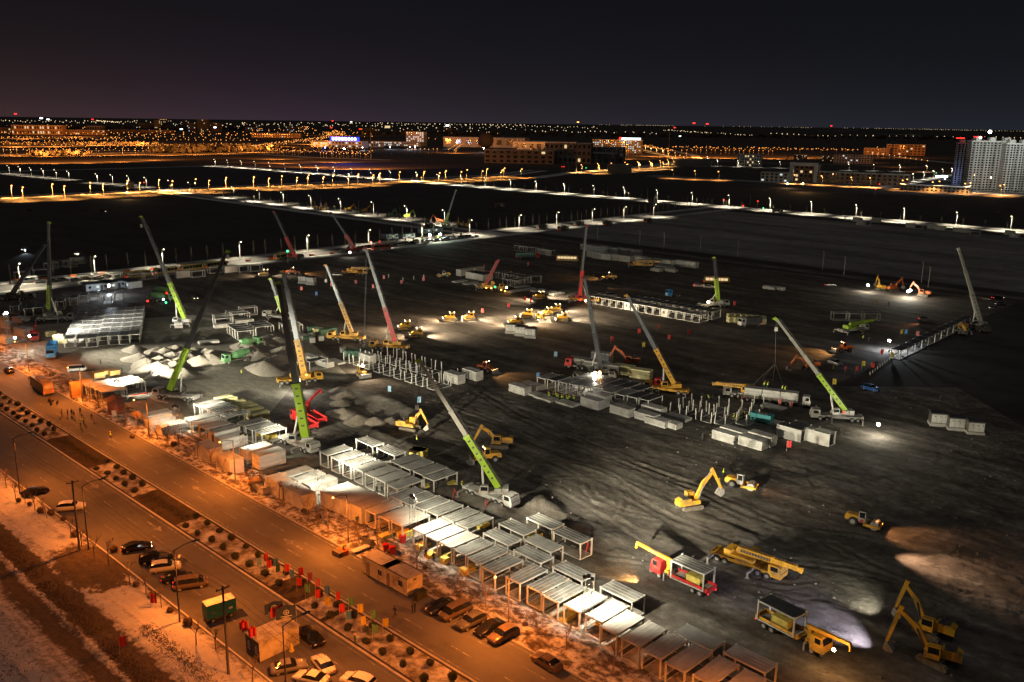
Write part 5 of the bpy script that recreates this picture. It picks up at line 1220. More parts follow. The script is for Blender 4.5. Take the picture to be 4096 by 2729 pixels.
light('lorry_lamp','POINT', at(118,1345,5), 1500, (1,.95,.85), None, .3)
for i, (x, y, hd) in enumerate([(615,1185,15),(600,1208,20),(960,1405,60),(1005,1440,-140)]):
    def mixer():
        rr = thing('mixer_lorry','x','mixer lorry'); part('chassis', MB().box(0,8.3,-.45,.45,.75,1.05), m_chas, rr); cab(rr,6.6,8.6,2.4,.75,2.95,m_mixg)
        part('drum', MB().rod((.4,0,2.9),(2.2,0,2.6),.6,1.15,12).rod((2.2,0,2.6),(4.6,0,2.25),1.15,1.15,12).rod((4.6,0,2.25),(6.0,0,2.0),1.15,.6,12), m_mixg, rr); part('chute', MB().beam((.3,0,2.6),(-.8,0,1.6),.5,.3), m_chas, rr)
        for xx in (1.2,2.5,7.3):
            for s in (-1,1): wheel(rr,xx,s*1.0,.5,.3)
        return rr
    lorry_at(x, y, hd, ('mixer',), mixer, '%s green concrete mixer lorry from left on the site' % nth(i), None, 'green mixer lorries')
for i, (x, y, c) in enumerate([(592,1212,e_red),(668,1180,e_red),(655,1205,e_cool),(665,1218,e_grn)]): solo('vehicle_lamp', MB().ball((0,0,1.3),.4,7,5), c, ['red lamp at the back of the mixer lorries','red lamp on the upper mixer lorry','bluish lamp on the mixer cab','green lamp under the mixer cab'][i], 'lamp', at(x,y+6))
lorry_at(2065,1035,8,('semid',), lorry(m_red, 9.5, m_green, 12.0, None, (1,2.3,10.4), 'lorry','lorry',3.0), 'dark green covered lorry with red cab at the top of the site')
lorry_at(2720,1185,200,('bluet',), lorry(m_blue, None, None, 6.2, None, (.9,2.2,5.0), 'lorry_tractor','tractor unit'), 'blue tractor unit behind the long far row')
# buses
bus = lambda x, y, h, k, m, label, lit=None, g=None: place(('bus', k), bus_builder(m, lit), label, at(x, y), R(h), g)
m_buso = mat('bus_paint_gold', (.34,.20,.06), .4, 0, .1, .6)
bus(197,1583,133.5,'o',m_buso,'golden coach driving away on the near street')
for i, (x, y) in enumerate([(505,1118),(620,1102),(722,1090),(820,1078),(1100,1042)]): bus(x, y, 42+8, 'y', mat('bus_paint_yellow', (.30,.24,.07), .4, 0, .1, .6), '%s yellow coach from left on the road behind the site' % nth(i), None, 'yellow coaches on the back road')
bus(1490,1002,40,'r',mat('bus_paint_red', (.22,.07,.05), .4),'dark red coach on the back road by the red crane'); bus(2815,1133,-8,'in',m_buso,'yellow coach with lit windows near the far lime crane','in'); bus(2225,1045,-6,'in',m_buso,'coach with lit windows at the top of the site','in')

# cranes
T = at_depth
def crane_px(label, bx, by, head, fx_tip, fy_tip, secs, dz=0, lean=0, **kw):
    b = at(bx, by); b.z = max(.02, gz(b)*.5); tip = T(fx_tip, fy_tip, b + Vector((0, lean, 0))); 
    if 'rope' in kw and kw['rope']: kw['rope'] = T(kw['rope'][0], kw['rope'][1], b + Vector((0, lean, 0)))
    return crane(label, b, head, tip, secs, **kw)
DK = m_boom
crane_px('lime and white crane right of the dense frame park', 722,1305,-75,568,872,[(.36,m_lime,1.15),(.58,m_boomg,.9),(.8,m_boomg,.75),(1,m_boomg,.6)],lattice=m_lime,deck=m_grey,rope=(566,910))
crane_px('dark boomed crane with lime lattice at the left of the frame park', 222,1285,10,194,895,[(.34,DK,1.1),(.6,DK,.95),(.8,DK,.8),(1,m_boomg,.6)],lattice=m_lime,deck=m_grey)
crane_px('crane with lime lower boom by the gravel heaps and white cab', 708,1598,165,905,1012,[(.31,m_lime,1.2),(.55,DK,1.0),(.78,DK,.8),(1,DK,.62)],lattice=m_lime,deck=m_chas,rope=(910,1035))
crane_px('large lime crane with lattice jib behind the front rows', 1195,1792,-42,1116,1140,[(.36,m_lime,1.5),(.6,DK,1.2),(.82,DK,1.0),(1,DK,.8)],lattice=m_lime,deck=m_grey)
crane_px('orange yellow crane with a glaring lamp at its foot', 1196,1530,20,1134,1092,[(.34,m_yel,1.5),(.62,m_boomg,1.15),(.85,m_boomg,.95),(1,m_boomg,.8)],lattice=m_yel,deck=m_yel,carrier=m_yel,lamps=[(at(1202,1512,3.2)+Vector((0,-2.5,0)),6500,0,.6),(at(1225,1500,3.2),0,1,.3)])
crane_px('far lime crane between the two dark booms', 1112,1278,150,1083,1120,[(.5,m_lime,1.1),(.75,DK,.8),(1,DK,.7)],lattice=m_lime,deck=m_chas)
crane_px('slim yellow crane with a grey upper boom in mid site', 1388,1362,172,1306,1066,[(.45,m_yel,1.0),(.72,m_boomg,.8),(1,m_boomg,.62)],deck=m_yel,carrier=m_yel,rope=(1303,1130))
crane_px('red boomed crane with yellow cabs in mid site', 1560,1398,172,1465,998,[(.37,m_red,1.15),(.6,m_boomg,.9),(.82,m_boomg,.75),(1,m_boomg,.62)],deck=m_yel,carrier=m_yel,lattice=None,rope=(1455,1390))
crane_px('nearest lime crane with pale upper boom behind the rows', 1958,2008,-40,1682,1450,[(.42,m_lime,1.0),(.62,m_boomw,.75),(.8,m_boomw,.62),(1,m_boomw,.5)],lattice=m_lime,deck=m_grey,rope=(1667,1640))
crane_px('red lower boomed crane at the road behind, left one', 1165,1040,40,1097,850,[(.42,m_red,1.5),(1,DK,.8)],deck=m_red,carrier=m_chas)
crane_px('red lower boomed crane at the road behind, right one', 1404,1010,40,1326,852,[(.36,m_red,1.5),(1,DK,.8)],deck=m_red,carrier=m_chas,lamps=[(at(1400,1010,2.5),900,0,.5)])
crane_px('small lime crane by the lit rooms at the road junction', 1790,915,20,1823,763,[(.34,m_lime,1.4),(1,DK,.9)],deck=m_chas)
crane_px('crane lorry with red boom and amber lamps at the far cluster', 1960,1158,-12,1990,1045,[(1,m_red,1.2)],deck=m_yel,carrier=m_yel,jack=False,lamps=[(at(1945,1152,1.5),0,1,.35),(at(1965,1153,1.5),0,1,.35),(at(1980,1148,3),0,2,.4),(at(2005,1160,1.5),0,1,.35),(at(2020,1165,1.2),0,1,.35),(at(2026,1150,2.6),300,1,.4)])
crane_px('red lower boomed crane left of the long far row', 2335,1208,-15,2346,908,[(.36,m_red,1.3),(1,m_boomg,.8)],deck=m_red,carrier=m_yel,lattice=None,lamps=[(at(2322,1200,2),0,3,.4),(at(2342,1203,2),250,1,.35)])
crane_px('dark boomed crane with bright lamps over the block under work', 2378,1510,-20,2338,1116,[(.40,DK,1.05),(.68,m_boomg,.85),(1,m_boomg,.65)],lattice=None,deck=m_chas,carrier=m_chas,lamps=[(at(2368,1500,2.6),3800,0,.5),(at(2380,1492,3.6),1200,0,.4),(at(2398,1490,3.5),500,1,.45)])
crane_px('yellow crane with red tractor beside its cab in mid right', 2668,1572,160,2511,1188,[(.40,m_yel,1.05),(.66,m_boomg,.85),(1,m_boomg,.65)],deck=m_yel,carrier=m_yel,rope=(2522,1230))
crane_px('far lime crane holding up a white frame', 2853,1228,15,2858,1035,[(.52,m_lime,1.3),(1,DK,.9)],lattice=m_lime,deck=m_white,carrier=m_grey,lamps=[(at(2832,1208,2.5),500,4,.4)])
crane_px('lime and pale crane lifting slings at the right', 3348,1682,170,3108,1280,[(.40,m_lime,.95),(.6,m_boomw,.72),(.8,m_boomw,.6),(1,m_boomw,.5)],deck=m_grey,carrier=m_grey,rope=(3103,1325),lamps=[(at(3375,1650,2.5),0,3,.2)])
crane_px('tall pale crane at the far right end of the long row', 3900,1318,-80,3836,1000,[(.40,m_boomw,1.15),(.7,m_boomw,.9),(1,m_boomw,.7)],lattice=m_white,deck=m_grey,carrier=m_chas)
crane_px('grey boomed crane at the left edge by the back road', 70,1200,10,176,985,[(.55,m_boomg,1.2),(1,DK,.8)],deck=m_chas,carrier=m_chas)
# slings under the right crane
sl = MB(); tp = T(3101,1455,at(3348,1682)); 
for q in ((3010,1540),(3052,1512),(3090,1523),(3130,1535)): sl.rod(tp, at(q[0],q[1],3.8), .05, .05, 4, False)
sl.rod(tp, T(3103,1330,at(3348,1682)), .05, .05, 4, False); solo('lifting_slings', sl, m_rope, 'four lifting slings hanging from the right crane over the trailer', 'slings')
# folded cranes on the move
def folded(label, px, py, head, paint, carrier, up=4):
    b = at(px, py); b.z = max(.02, gz(b)*.5); d = Vector((math.cos(R(head)), math.sin(R(head)), 0))
    return crane(label, b, head, b+d*8.2+Vector((0,0,2.6+up*.12)), [(.62,paint,.95),(.8,paint,.8),(1,paint,.7)], carrier=carrier, deck=paint, jack=False, foot=2.9, group=None)
folded('yellow crane lorry with lowered boom, parked right of the red lorry', 2985,2275,-42, m_yel, m_yel)
folded('yellow crane with lowered boom pointing left by the grey trailer', 2990,1592,170, m_yel, m_grey, 6)
folded('lime crane with lowered boom below the three pale frames', 3410,1330,25, m_lime, m_grey, 8)
folded('dim yellow crane lorry by the dirt road containers', 2560,1068,-12, m_yel, m_yel); folded('dim yellow crane lorry behind the slim yellow crane', 1420,1098,-8, m_yel, m_yel); folded('orange crane with red rear lamps below the tall pale crane', 3845,1330,-110, m_yel, m_chas)

# earth movers
excavator('yellow excavator with raised arm beside the long bank', 2757,2035,22,[(3.5,4.9),(5.6,1.2)])
excavator('yellow excavator with folded arm near the blue pennants', 1640,1722,-20,[(1.9,3.2),(3.6,.2)])
excavator('front excavator of the lower right pair, pale bucket lit', 3745,2655,128,[(4.0,4.5),(5.2,-.6)], slew=150)
excavator('rear excavator of the lower right pair, arm raised high', 3725,2545,120,[(3.0,4.6),(4.0,.6)], slew=140)
excavator('orange red excavator behind the trailers with panel stacks', 2520,1462,170,[(3.6,3.4),(5.0,.2)],m_org)
excavator('orange excavator with outstretched arm left of the right crane', 3240,1480,185,[(3.4,2.2),(5.6,-.8)],m_org)
excavator('yellow excavator digging behind the nearest lime crane', 1998,1790,175,[(3.0,2.6),(4.8,-1.0)])
for i, (x, y, c, h) in enumerate([(1265,838,m_yel,120),(1290,842,m_yel,60),(1395,846,m_yel,20),(1460,850,m_yel,30),(1560,868,m_mixg,30),(1630,872,m_lime,20),(1755,892,m_org,170),(1835,905,m_yel,100),(1870,912,m_yel,80),(3520,1160,m_yel,90),(3570,1165,m_org,20),(3690,1185,m_org,150)]):
    excavator('%s excavator from left parked along the far roads' % nth(i), x, y, h, [(3.2,3.4),(4.6,.2)], c, 'excavators parked along the far roads')
def doz(i, x, y, h, back=1, pw=1500, label=None, paint=m_yel):
    p = ga(x, y); o = place(('dozer',paint.name), dozer_builder(paint), label, p, R(h), 'bulldozers grading the site')
    d = Vector((math.cos(R(h)), math.sin(R(h)), 0))
    light('dozer_lamp','SPOT', p+d*.9+Vector((0,0,3.1)), pw, (1,.74,.46), None, .15, p+d*15, 110, 1.0)
    if back: light('dozer_lamp','SPOT', p-d*1.6+Vector((0,0,3.1)), pw*back, (1,.82,.56), None, .15, p-d*14, 110, 1.0)
    return o
DZ = [(1625,1318,195,1.4,'bulldozer under drifting dust right of the red crane'),(1672,1348,190,1.2,'bulldozer with bright lamps just below the dusty one'),(1803,1283,188,1.2,'left of two bulldozers on the lit earth'),(1880,1281,188,1.2,'right of two bulldozers on the lit earth'),(2065,1300,190,1.2,'bulldozer directly behind the three white cabinets'),(2112,1270,185,.8,'dim bulldozer at the back of the lit group'),(2192,1262,190,1,'bulldozer behind the loader in the lit group'),(2226,1248,190,1,'farthest bulldozer of the lit group'),(2252,1283,188,1,'rightmost bulldozer of the lit group'),(2162,1196,205,1,'lone bulldozer facing left above the lit group'),(1448,1505,-60,1,'bulldozer pushing the dark spoil by the base frames'),(1060,1105,190,1,'bulldozer with four lamps by the back road')]
for i, (x, y, h, bk, lb) in enumerate(DZ): doz(i, x, y, h, bk, 30000 if i not in (10,11) else 9000, lb)
def load(x, y, h, label, pw=1100, col=AMBER, paint=m_yel):
    p = ga(x, y); place(('loader',paint.name), loader_builder(paint), label, p, R(h), 'wheel loaders and graders'); d = Vector((math.cos(R(h)), math.sin(R(h)), 0))
    if pw: light('loader_lamp','SPOT', p+d*1.2+Vector((0,0,3)), pw, col, None, .15, p+d*12, 90)
load(2160,1283,-75,'wheel loader with lamps on in the lit bulldozer group',6000); load(1945,1488,-35,'orange lit grader left of the blue flag',6000,AMBER,m_org); load(3372,1408,190,'orange lit wheel loader above the silver car',14000,AMBER,m_org); load(1945,1850,200,'pale wheel loader beside the nearest lime crane',0); load(2440,1118,170,'wheel loader with halo lamps at the top of the site',9000); load(1170,1098,10,'orange wheel loader by the back road',9000,AMBER,m_org)
def roll(x, y, h, label, pw=900):
    p = ga(x, y); place(('roller',), roller_builder(), label, p, R(h), 'road rollers'); d = Vector((math.cos(R(h)), math.sin(R(h)), 0))
    if pw: light('roller_lamp','SPOT', p+d*.7+Vector((0,0,3.0)), pw, (1,.42,.14), None, .12, p+d*13, 80)
roll(2962,1952,-28,'road roller beside the raised yellow excavator arm',2500); roll(3450,2105,-35,'road roller with a red flag on its roof at right',15000); roll(1775,1108,190,'orange road roller left of the far white cluster',300)
flag(3452,2098,'red','red pennant on the roof of the right roller', None, 180, 1.0, .6, .5, 3.0)
for i, (a, b, pw, c) in enumerate([((3555,2568,2.4),(3180,2420),30000,(.80,.76,1.0)),((3540,2440,2.6),(3330,2300),11000,(1,.97,.75)),((3500,2130,3.2),(4060,2360),34000,(1,.58,.34)),((2860,2060,3.0),(2700,2090),1500,WHITE)]):
    light('excavator_lamp','SPOT', at(a[0],a[1],a[2]), pw, c, None, .15, at(*b), 66, 1.0)
for i, (x, y, pw, c) in enumerate([(3555,1362,3500,COOL),(3470,1140,2500,WHITE),(3630,1165,5000,WHITE),(3640,1160,2500,WHITE),(3510,1695,2200,WHITE)]):
    p = at(x, y, 3); light('machine_lamp','POINT', p+Vector((0,-.6,0)), pw*1.6, c, None, .3); solo('work_light', MB().ball((0,0,0),.35 if i < 4 else .2,8,5), e_cool if c == COOL else e_flood, ['pair of bluish headlamps facing left of the long row','white work light left of the dark excavators','glaring upper work light of the dark machine','glaring lower work light of the dark machine','work light behind the white cabinets'][i], 'work light', p)
# ================================================================ cars
CARS = [(143,1978,50,'sedan','black','black car by the snow at the left street edge',None),(286,2040,15,'suv','white','white car with black roof glass on the left carriageway',None),
 (548,2200,24,'sedan','black','black sedan with lit tail lamps pulling out','both'),(620,2247,20,'suv','black','dark car parked just above the white hatchback',None),(668,2252,22,'sedan','grey','dark car half hidden behind the other dark one',None),
 (664,2282,20,'suv','white','white hatchback parked among dark cars',None),(712,2322,20,'sedan','black','dark car behind the silver van','rear'),(764,2350,20,'van','brown','silver brown van with red tail lamps lit','rear'),
 (1246,2566,-48,'suv','black','black car parked at the white cabin wall',None),(1156,2682,22,'sedan','silver','old silver sedan parked in front of the white cabin',None),(1292,2672,125,'sedan','white','white sedan with dark rear window near the lamp post',None),
 (1245,2728,160,'sedan','white','white car with sunroof cut by the bottom edge',None),(1432,2742,155,'suv','white','white car at the bottom edge right of the lamp post',None),
 (1762,2440,-137,'sedan','black','first car of the parked row, black',None),(1820,2462,-137,'van','brown','second of the parked row, a bronze van',None),(1884,2502,-137,'suv','grey','third of the parked row, a dark grey car',None),(1958,2526,-137,'sedan','black','fourth of the parked row, glossy black',None),(2012,2556,-137,'suv','brown','last car of the parked row, bronze',None),
 (2185,2662,133,'sedan','brown','brown sedan driving alone up the right carriageway',None),(37,1490,133,'sedan','black','black car driving off at the left edge of the street',None),(312,1485,20,'van','white','white van in front of the blue lorry',None)]
for x, y, h, s, c, lb, lit in CARS: car(x, y, h, s, c, lb, None, lit)
for i, (x, y, h, s, c, lit, lb) in enumerate([(780,1196,-60,'sedan','grey','front','dark car with bright headlamps right of the first lime crane'),(3340,1460,-65,'suv','silver',None,'silver car with an amber roof reflection at right'),(3482,1562,-50,'suv','blue',None,'blue and white car left of the round light pool'),(2445,1188,8,'minivan','silver',None,'silver van behind the long far row'),(2795,1148,-8,'suv','white','both','white car with red glow behind and lit headlamps'),(2835,1152,-8,'sedan','white','both','white car behind the far lime crane mast'),(3700,1282,-4,'sedan','grey','rear','dark car with red tail glow right of the three frames'),(3978,1238,5,'sedan','silver',None,'pale car parked beyond the tall pale crane'),(4000,1222,5,'suv','silver',None,'second pale car beyond the tall pale crane'),(3990,1198,10,'suv','black','both','dark car with one bright headlamp on the dirt road, far right'),(1350,1105,5,'suv','silver',None,'pale car by the dim yellow crane lorry'),(100,1002,-80,'suv','blue','both','car with blue roof bar in the dark field at left'),(310,1018,-80,'sedan','silver','both','car with warm headlamps in the dark field at left'),(120,843,0,'suv','grey','rear','car with red tail lamps far in the dark field'),(410,850,0,'van','grey','both','vehicle with a blue lamp in the dark field'),(3320,1145,10,'sedan','silver','both','car with blue white headlamps on the dirt road')]):
    car(x, y, h, s, c, lb, None, lit)
for i, f in enumerate(np.linspace(0, 1, 24)):
    p = at(1440,1000).lerp(at(1890,948), f); p = p + GU*random.uniform(-3,3); p.z = .06
    k = random.choice(['sedan','suv','van']); c = random.choice(['black','grey','silver','white'])
    place(('car',k,c,None), car_builder(k,c), '%s %s car from left in the queue on the back road' % (nth(i), c), p, R(46+random.choice((0,180))), 'cars queued on the back road')
for i, f in enumerate(np.linspace(0, 1, 12)):
    p = at(60,1135).lerp(at(560,1105), f)+GU*random.uniform(-4,4); p.z = .06; c = random.choice(['black','grey','silver','white','brown'])
    place(('car','suv',c,None), car_builder('suv',c), '%s %s car from left parked by the site offices' % (nth(i), c), p, R(46), 'cars parked by the site offices')
for i, (x, y, h) in enumerate([(1985,828,-44),(2595,812,-44),(1090,682,-44),(1330,700,-44),(1380,704,-44),(3090,850,-40),(2150,920,47),(2300,905,47),(2415,905,47),(2580,893,47),(2235,925,47),(1700,912,-44)]):
    p = at(x, y); p.z = .07; place(('lorryfar',), lorry(m_grey, 6.2, m_chas, 8.6, None, (1.5,7.2), 'lorry','lorry', 3.2), '%s dark lorry from left on the far roads' % nth(i), p, R(h), 'lorries on the far roads')
for x, y, tx, ty, pw, c in [(775,1196,700,1225,700,COOL),(2815,1140,3000,1190,5000,WHITE),(3320,1140,3480,1160,2600,(.7,.75,1)),(3990,1196,3850,1175,3000,(1,.9,.6)),(3690,1282,3560,1310,2500,(1,.35,.15)),(310,1018,300,1060,1200,(1,.85,.5)),(100,1002,120,1060,2200,(.75,.88,1)),(548,2185,800,2140,1500,WHITE),(2790,1142,2640,1125,900,(1,.03,.02)),(2400,1140,2700,1180,3000,AMBER),(2200,1095,2350,1110,1500,AMBER)]:
    light('vehicle_beam','SPOT', at(x,y,1.1), pw, c, None, .15, at(tx,ty,0), 45)

# ================================================================ people
PP = [(248,1667,'dark',40,'person in dark coat leftmost in the street group'),(272,1667,'dark',200,'second person of the street group, slim'),(288,1664,'walk',140,'third person of the street group'),(297,1672,'walk',150,'fourth person of the street group, broad coat'),(322,1657,'walk',130,'person apart at the right of the street group'),(322,1706,'hivis',60,'person in yellow vest crossing the street, left'),(335,1694,'hivis',60,'person in yellow vest crossing the street, right'),(368,1683,'walk',120,'person in dark coat with a long shadow near the verge'),(443,1757,'hwalk',-60,'lone worker in a yellow jacket on the carriageway'),
 (203,1625,'squat',20,'person crouching on the street by the coach, left'),(229,1620,'squat',0,'person crouching on the street by the coach, right'),(403,1462,'army',10,'person in green coat with a long shadow on the gravel'),(487,1490,'walk',60,'person in dark coat on the gravel yard'),(607,1508,'dark',90,'person in dark coat at the gravel edge by white frames'),(967,1505,'hivis',40,'worker in lime vest below the gravel heaps'),
 (1428,2098,'helm',-60,'worker in green coat and yellow helmet by the closed rooms'),(1464,2130,'workd',30,'worker bending at a box beside the front row'),(1576,2164,'helm',20,'worker in helmet behind the orange verge tools'),(1371,2214,'work',-30,'worker in orange helmet at the street tools'),(1500,2150,'workd',100,'worker stooping by the thin verge tree'),(1703,2232,'walk',-60,'dark person walking along the front row, left'),(1735,2247,'dark',-60,'dark person walking along the front row, right'),(1650,2455,'dark',200,'person by the end of the near cabin, left'),(1660,2448,'dark',200,'person by the end of the near cabin, right'),(1580,2468,'walk',215,'person with a long shadow on the street'),(1420,2582,'helm',40,'worker by the last planted shrubs'),(1470,2545,'helm',60,'worker with helmet among the pennants'),
 (1507,1975,'dark',60,'dark figure under the film roofed frames, left'),(1527,1975,'dark',60,'dark figure under the film roofed frames, right'),(1722,1965,'walk',60,'person between the frames and lime crane, left'),(1745,1968,'walk',80,'person between the frames and lime crane, middle'),(1780,1955,'squat',60,'person crouching by the yellow bale under the frame'),(1848,1968,'hivis',30,'worker in yellow vest beside the red tripod'),(1667,1775,'hivis',60,'worker standing on the yellow skip'),
 (2875,1948,'hivis',60,'worker in vest between excavator and roller, left'),(2893,1908,'hivis',60,'worker in vest between excavator and roller, right'),(2808,1766,'dark',60,'figure in dark clothes left of the long panel stack'),(2838,1768,'workd',60,'figure pointing at the long panel stack'),(2937,1790,'dark',80,'dark figure in front of the gap between two stacks'),(2835,1605,'work',200,'man stooping under the lowered crane boom, left'),(2850,1605,'walk',20,'man walking under the lowered crane boom, right'),(3332,1487,'hivis',60,'person in vest in front of the silver car'),(3262,1652,'hwalk',60,'worker among the pink pennants'),(3450,1362,'work',30,'worker by the lime folded crane, left'),(3473,1372,'dark',0,'pair member by the lime folded crane, left'),(3480,1372,'dark',0,'pair member by the lime folded crane, right'),(3555,1420,'dark',40,'figure by the near end of the long dark row'),(2375,1113,'dark',0,'figure lit amber at the top of the site'),(2890,1520,'dark',60,'figure far off beyond the yellow crane')]
for x, y, k, h, lb in PP: person(x, y, k, h, lb)
for i in range(13):
    x = 2192+i*9+random.uniform(-5,5); y = 1592+i*1.6+random.uniform(-6,6); person(x, y, random.choice(['work','hivis','hivis','hwalk']), random.uniform(0,360), '%s worker from left in the vest crowd on the white slabs' % nth(i), 'workers crowded on the white slabs')
for i in range(14):
    x = 2935+i*8+random.uniform(-6,6); y = 1690+random.uniform(-24,14); person(x, y, random.choice(['work','hivis','work','workd']), random.uniform(0,360), '%s worker from left in the crew beside the teal skip' % nth(i), 'workers beside the teal skip')
for i, (x, y) in enumerate([(3055,1520),(3068,1522),(3127,1536),(3138,1540)]): person(x, y+32, 'work', 40, '%s rigger from left standing on the trailer load' % nth(i), 'riggers on the trailer load', 3.55)
# ================================================================ flags
S1 = 'pennants among the median shrubs'
FL = [(1030,2290,'bluepale'),(1058,2272,'red'),(1068,2300,'red'),(1095,2290,'blue'),(1105,2318,'green'),(1140,2312,'red'),(1160,2335,'blue'),(1195,2328,'red'),(1188,2368,'red'),(1232,2350,'pink'),(1222,2395,'green'),(1262,2372,'pink'),(1300,2402,'blue'),(1262,2420,'red'),(1345,2430,'red'),(1302,2450,'yellow'),(1395,2450,'green'),(1432,2478,'yellow'),(1358,2478,'red'),(1385,2505,'blue'),(1445,2532,'yellow'),(1485,2505,'green'),(1490,2560,'green'),(1532,2538,'yellow')]
for i, (x, y, c) in enumerate(FL): flag(x, y, c, '%s %s pennant from the upper end of the planted median' % (nth(i), c.replace('pale',' pale')), S1, random.uniform(-10,60), 2.4, .75, 1.3)
S2 = 'pennants stuck in the site soil'
F2 = [(1202,1172,'pink'),(1262,1192,'blue'),(1322,1155,'pink'),(1420,1145,'pink'),(1488,1162,'pink'),(1532,1125,'pink'),(1602,1145,'pink'),(1690,1132,'pink'),(1932,1080,'pink'),(2110,1070,'pink'),(2030,1240,'red'),(2095,1212,'red'),(2118,1218,'red'),(1925,1262,'red'),(2442,1378,'red'),(2550,1345,'red'),(2628,1326,'red'),(2670,1370,'red'),(2750,1348,'red'),(2568,1402,'yellow'),(1552,1582,'bluepale'),(1670,1628,'bluepale'),(2145,1528,'blue'),(2216,1440,'bluepale'),(2932,1232,'red'),(3378,1500,'red'),(3420,1500,'red'),(3445,1478,'yellow'),(3482,1485,'red'),(3520,1430,'red'),(3560,1442,'yellow'),(3600,1348,'yellow'),(3616,1348,'blue'),(3662,1355,'pink'),(3328,1552,'yellow'),(3500,1225,'yellow'),(3550,1235,'pink'),(3110,1638,'pink'),(3155,1650,'pink'),(3145,1808,'red'),(480,2620,'red'),(604,2440,'red')]
for i, (x, y, c) in enumerate(F2): flag(x, y, c, '%s %s pennant from the left end of the site pennants' % (nth(sorted(range(len(F2)), key=lambda k: F2[k][0]).index(i)), c.replace('pale',' pale')), S2, random.uniform(-20,50), 2.6, .9, 1.5)
for i in range(14):
    p = at(1480,985).lerp(at(1900,945), i/13.0); c = random.choice(['red','red','yellow','pink']); p.z = .06
    place(('flag',c,2.6,1.2,1.3), flag_builder(c,2.6,1.2,1.3), '%s %s banner from left on the fence of the back road' % (nth(i), c), p, R(46), 'banners along the back road')
for i, f in enumerate(np.linspace(0,1,16)):
    p = at(60,1128).lerp(at(1480,1003), f); p.z = .05; solo('road_barrier', MB().prism([(-1.4,0),(1.4,0),(1.4,.9),(-1.4,.9)],-.2,.2) if i == 0 else bpy.data.meshes['road_barrier'], m_org, '%s orange barrier from left along the back road' % nth(i), 'barrier', p, R(46), 'orange barriers along the back road')
for i, (x, y) in enumerate([(1555,1112),(1612,1125),(1655,1118),(1695,1112)]): solo('marker_post', MB().rod((0,0,0),(0,0,1.6),.16,n=6), m_white, '%s white marker post from left in the dark soil' % nth(i), 'marker post', at(x,y), 0, 'white marker posts')
# row of small bollards towards the long row
for i in range(14):
    p = at(3480,1500).lerp(at(3600,1408), i/13.0); solo('bollard', MB().rod((0,0,0),(0,0,.9),.18,.12,6) if i == 0 else bpy.data.meshes['bollard'], m_white, '%s pale bollard from left running up to the long row' % nth(i), 'bollard', p, 0, 'bollards before the long row')
# white cabinets
def cabinet():
    r = thing('steel_cabinet','x','cabinet'); part('base', MB().box(-1.9,1.9,-1.5,1.5,0,.8), m_conc, r); b = part('body', MB().box(-1.75,1.75,-1.35,1.35,.8,3.1), m_chas, r)
    part('lid', MB().prism([(-1.95,3.1),(1.95,3.1),(1.7,3.35),(-1.7,3.35)],-1.55,1.55), m_dark, r)
    for k in range(3): d = part('door', MB().box(-1.68+k*1.13,-.62+k*1.13,-1.40,-1.35,.95,3.0), m_white, r); part('notice', MB().box(-1.0+k*1.13,-.8+k*1.13,-1.415,-1.40,2.3,2.6), m_dark, d)
    part('side_panel', MB().box(1.75,1.79,-1.2,1.2,.95,3.0), m_white, r); return r
CB = [(1214,1133,'left of two white cabinets under the dark booms'),(1245,1138,'right of two white cabinets under the dark booms'),(2046,1332,'left of three white cabinets before the bulldozers'),(2084,1342,'middle of three white cabinets before the bulldozers'),(2123,1350,'right of three white cabinets before the bulldozers'),(3748,1700,'left of three white cabinets at the dark right side'),(3820,1718,'middle of three white cabinets at the dark right side'),(3896,1735,'right of three white cabinets at the dark right side')]
for x, y, lb in CB: place(('cab',), cabinet, lb, at(x,y), R(-12), 'white steel cabinets')
solo('yellow_skip', MB().box(-1.6,1.6,-1.2,1.2,0,1.9).box(-1.65,1.65,-1.25,1.25,1.8,1.9), m_yell, 'yellow skip behind the film roofed frames', 'skip', at(1675,1830), R(-20))
for i, (x, y) in enumerate([(1818,1995),(1945,2040),(2350,2215)]):
    t = MB(); 
    for a in range(3): t.rod((.7*math.cos(a*2.1),.7*math.sin(a*2.1),0),(0,0,1.9),.05,n=5)
    solo('red_tripod', t.rod((0,0,1.7),(0,0,2.0),.12,n=6), m_red, ['red tripod beside the frames by the lime crane','red tripod in front of the lime crane carrier','red trestle inside the lengthwise frame'][i], 'tripod', at(x,y))
for i, (x, y, k) in enumerate([(1805,1948,4),(1085,1755,5),(1045,1745,4),(2140,2150,3),(1620,2150,5),(1545,2150,3),(1690,2190,3),(1730,2225,3),(1790,2245,4),(1870,2290,4),(2270,2480,4),(2415,2500,3),(2320,2390,3),(1700,1955,3),(2200,2330,4),(1930,2110,3)]):
    bundle(at(x,y), R(45+random.uniform(-6,6)), '%s yellow wool bale from left inside the street side frames' % nth(sorted([1805,1085,1045,2140,1620,1545,1690,1730,1790,1870,2270,2415,2320,1700,2200,1930]).index(x)), 'yellow wool bales in the frames', 2.4, 1.3, k, m_yell)
for i, (x, y) in enumerate([(895,1605),(915,1613),(948,1625),(975,1632),(998,1643),(1020,1655),(1042,1670)]): bundle(at(x,y+14), R(45), '%s pale wrapped bale from left behind the cross ribbed frames' % nth(i), 'pale wrapped bales', 4.2, 1.5, 9, m_pale)
for i in range(12): bundle(at(2925+ (i%6)*24, 1275+(i//6)*12+(i%6)*2), R(20), '%s yellow bale from left in the far bale yard' % nth(i), 'yellow bales of the far yard', 3.0, 1.8, 8, m_pale)
lorry_at(3040,1302,200,('lorryfar',), None, 'pale lorry beside the far bale yard')
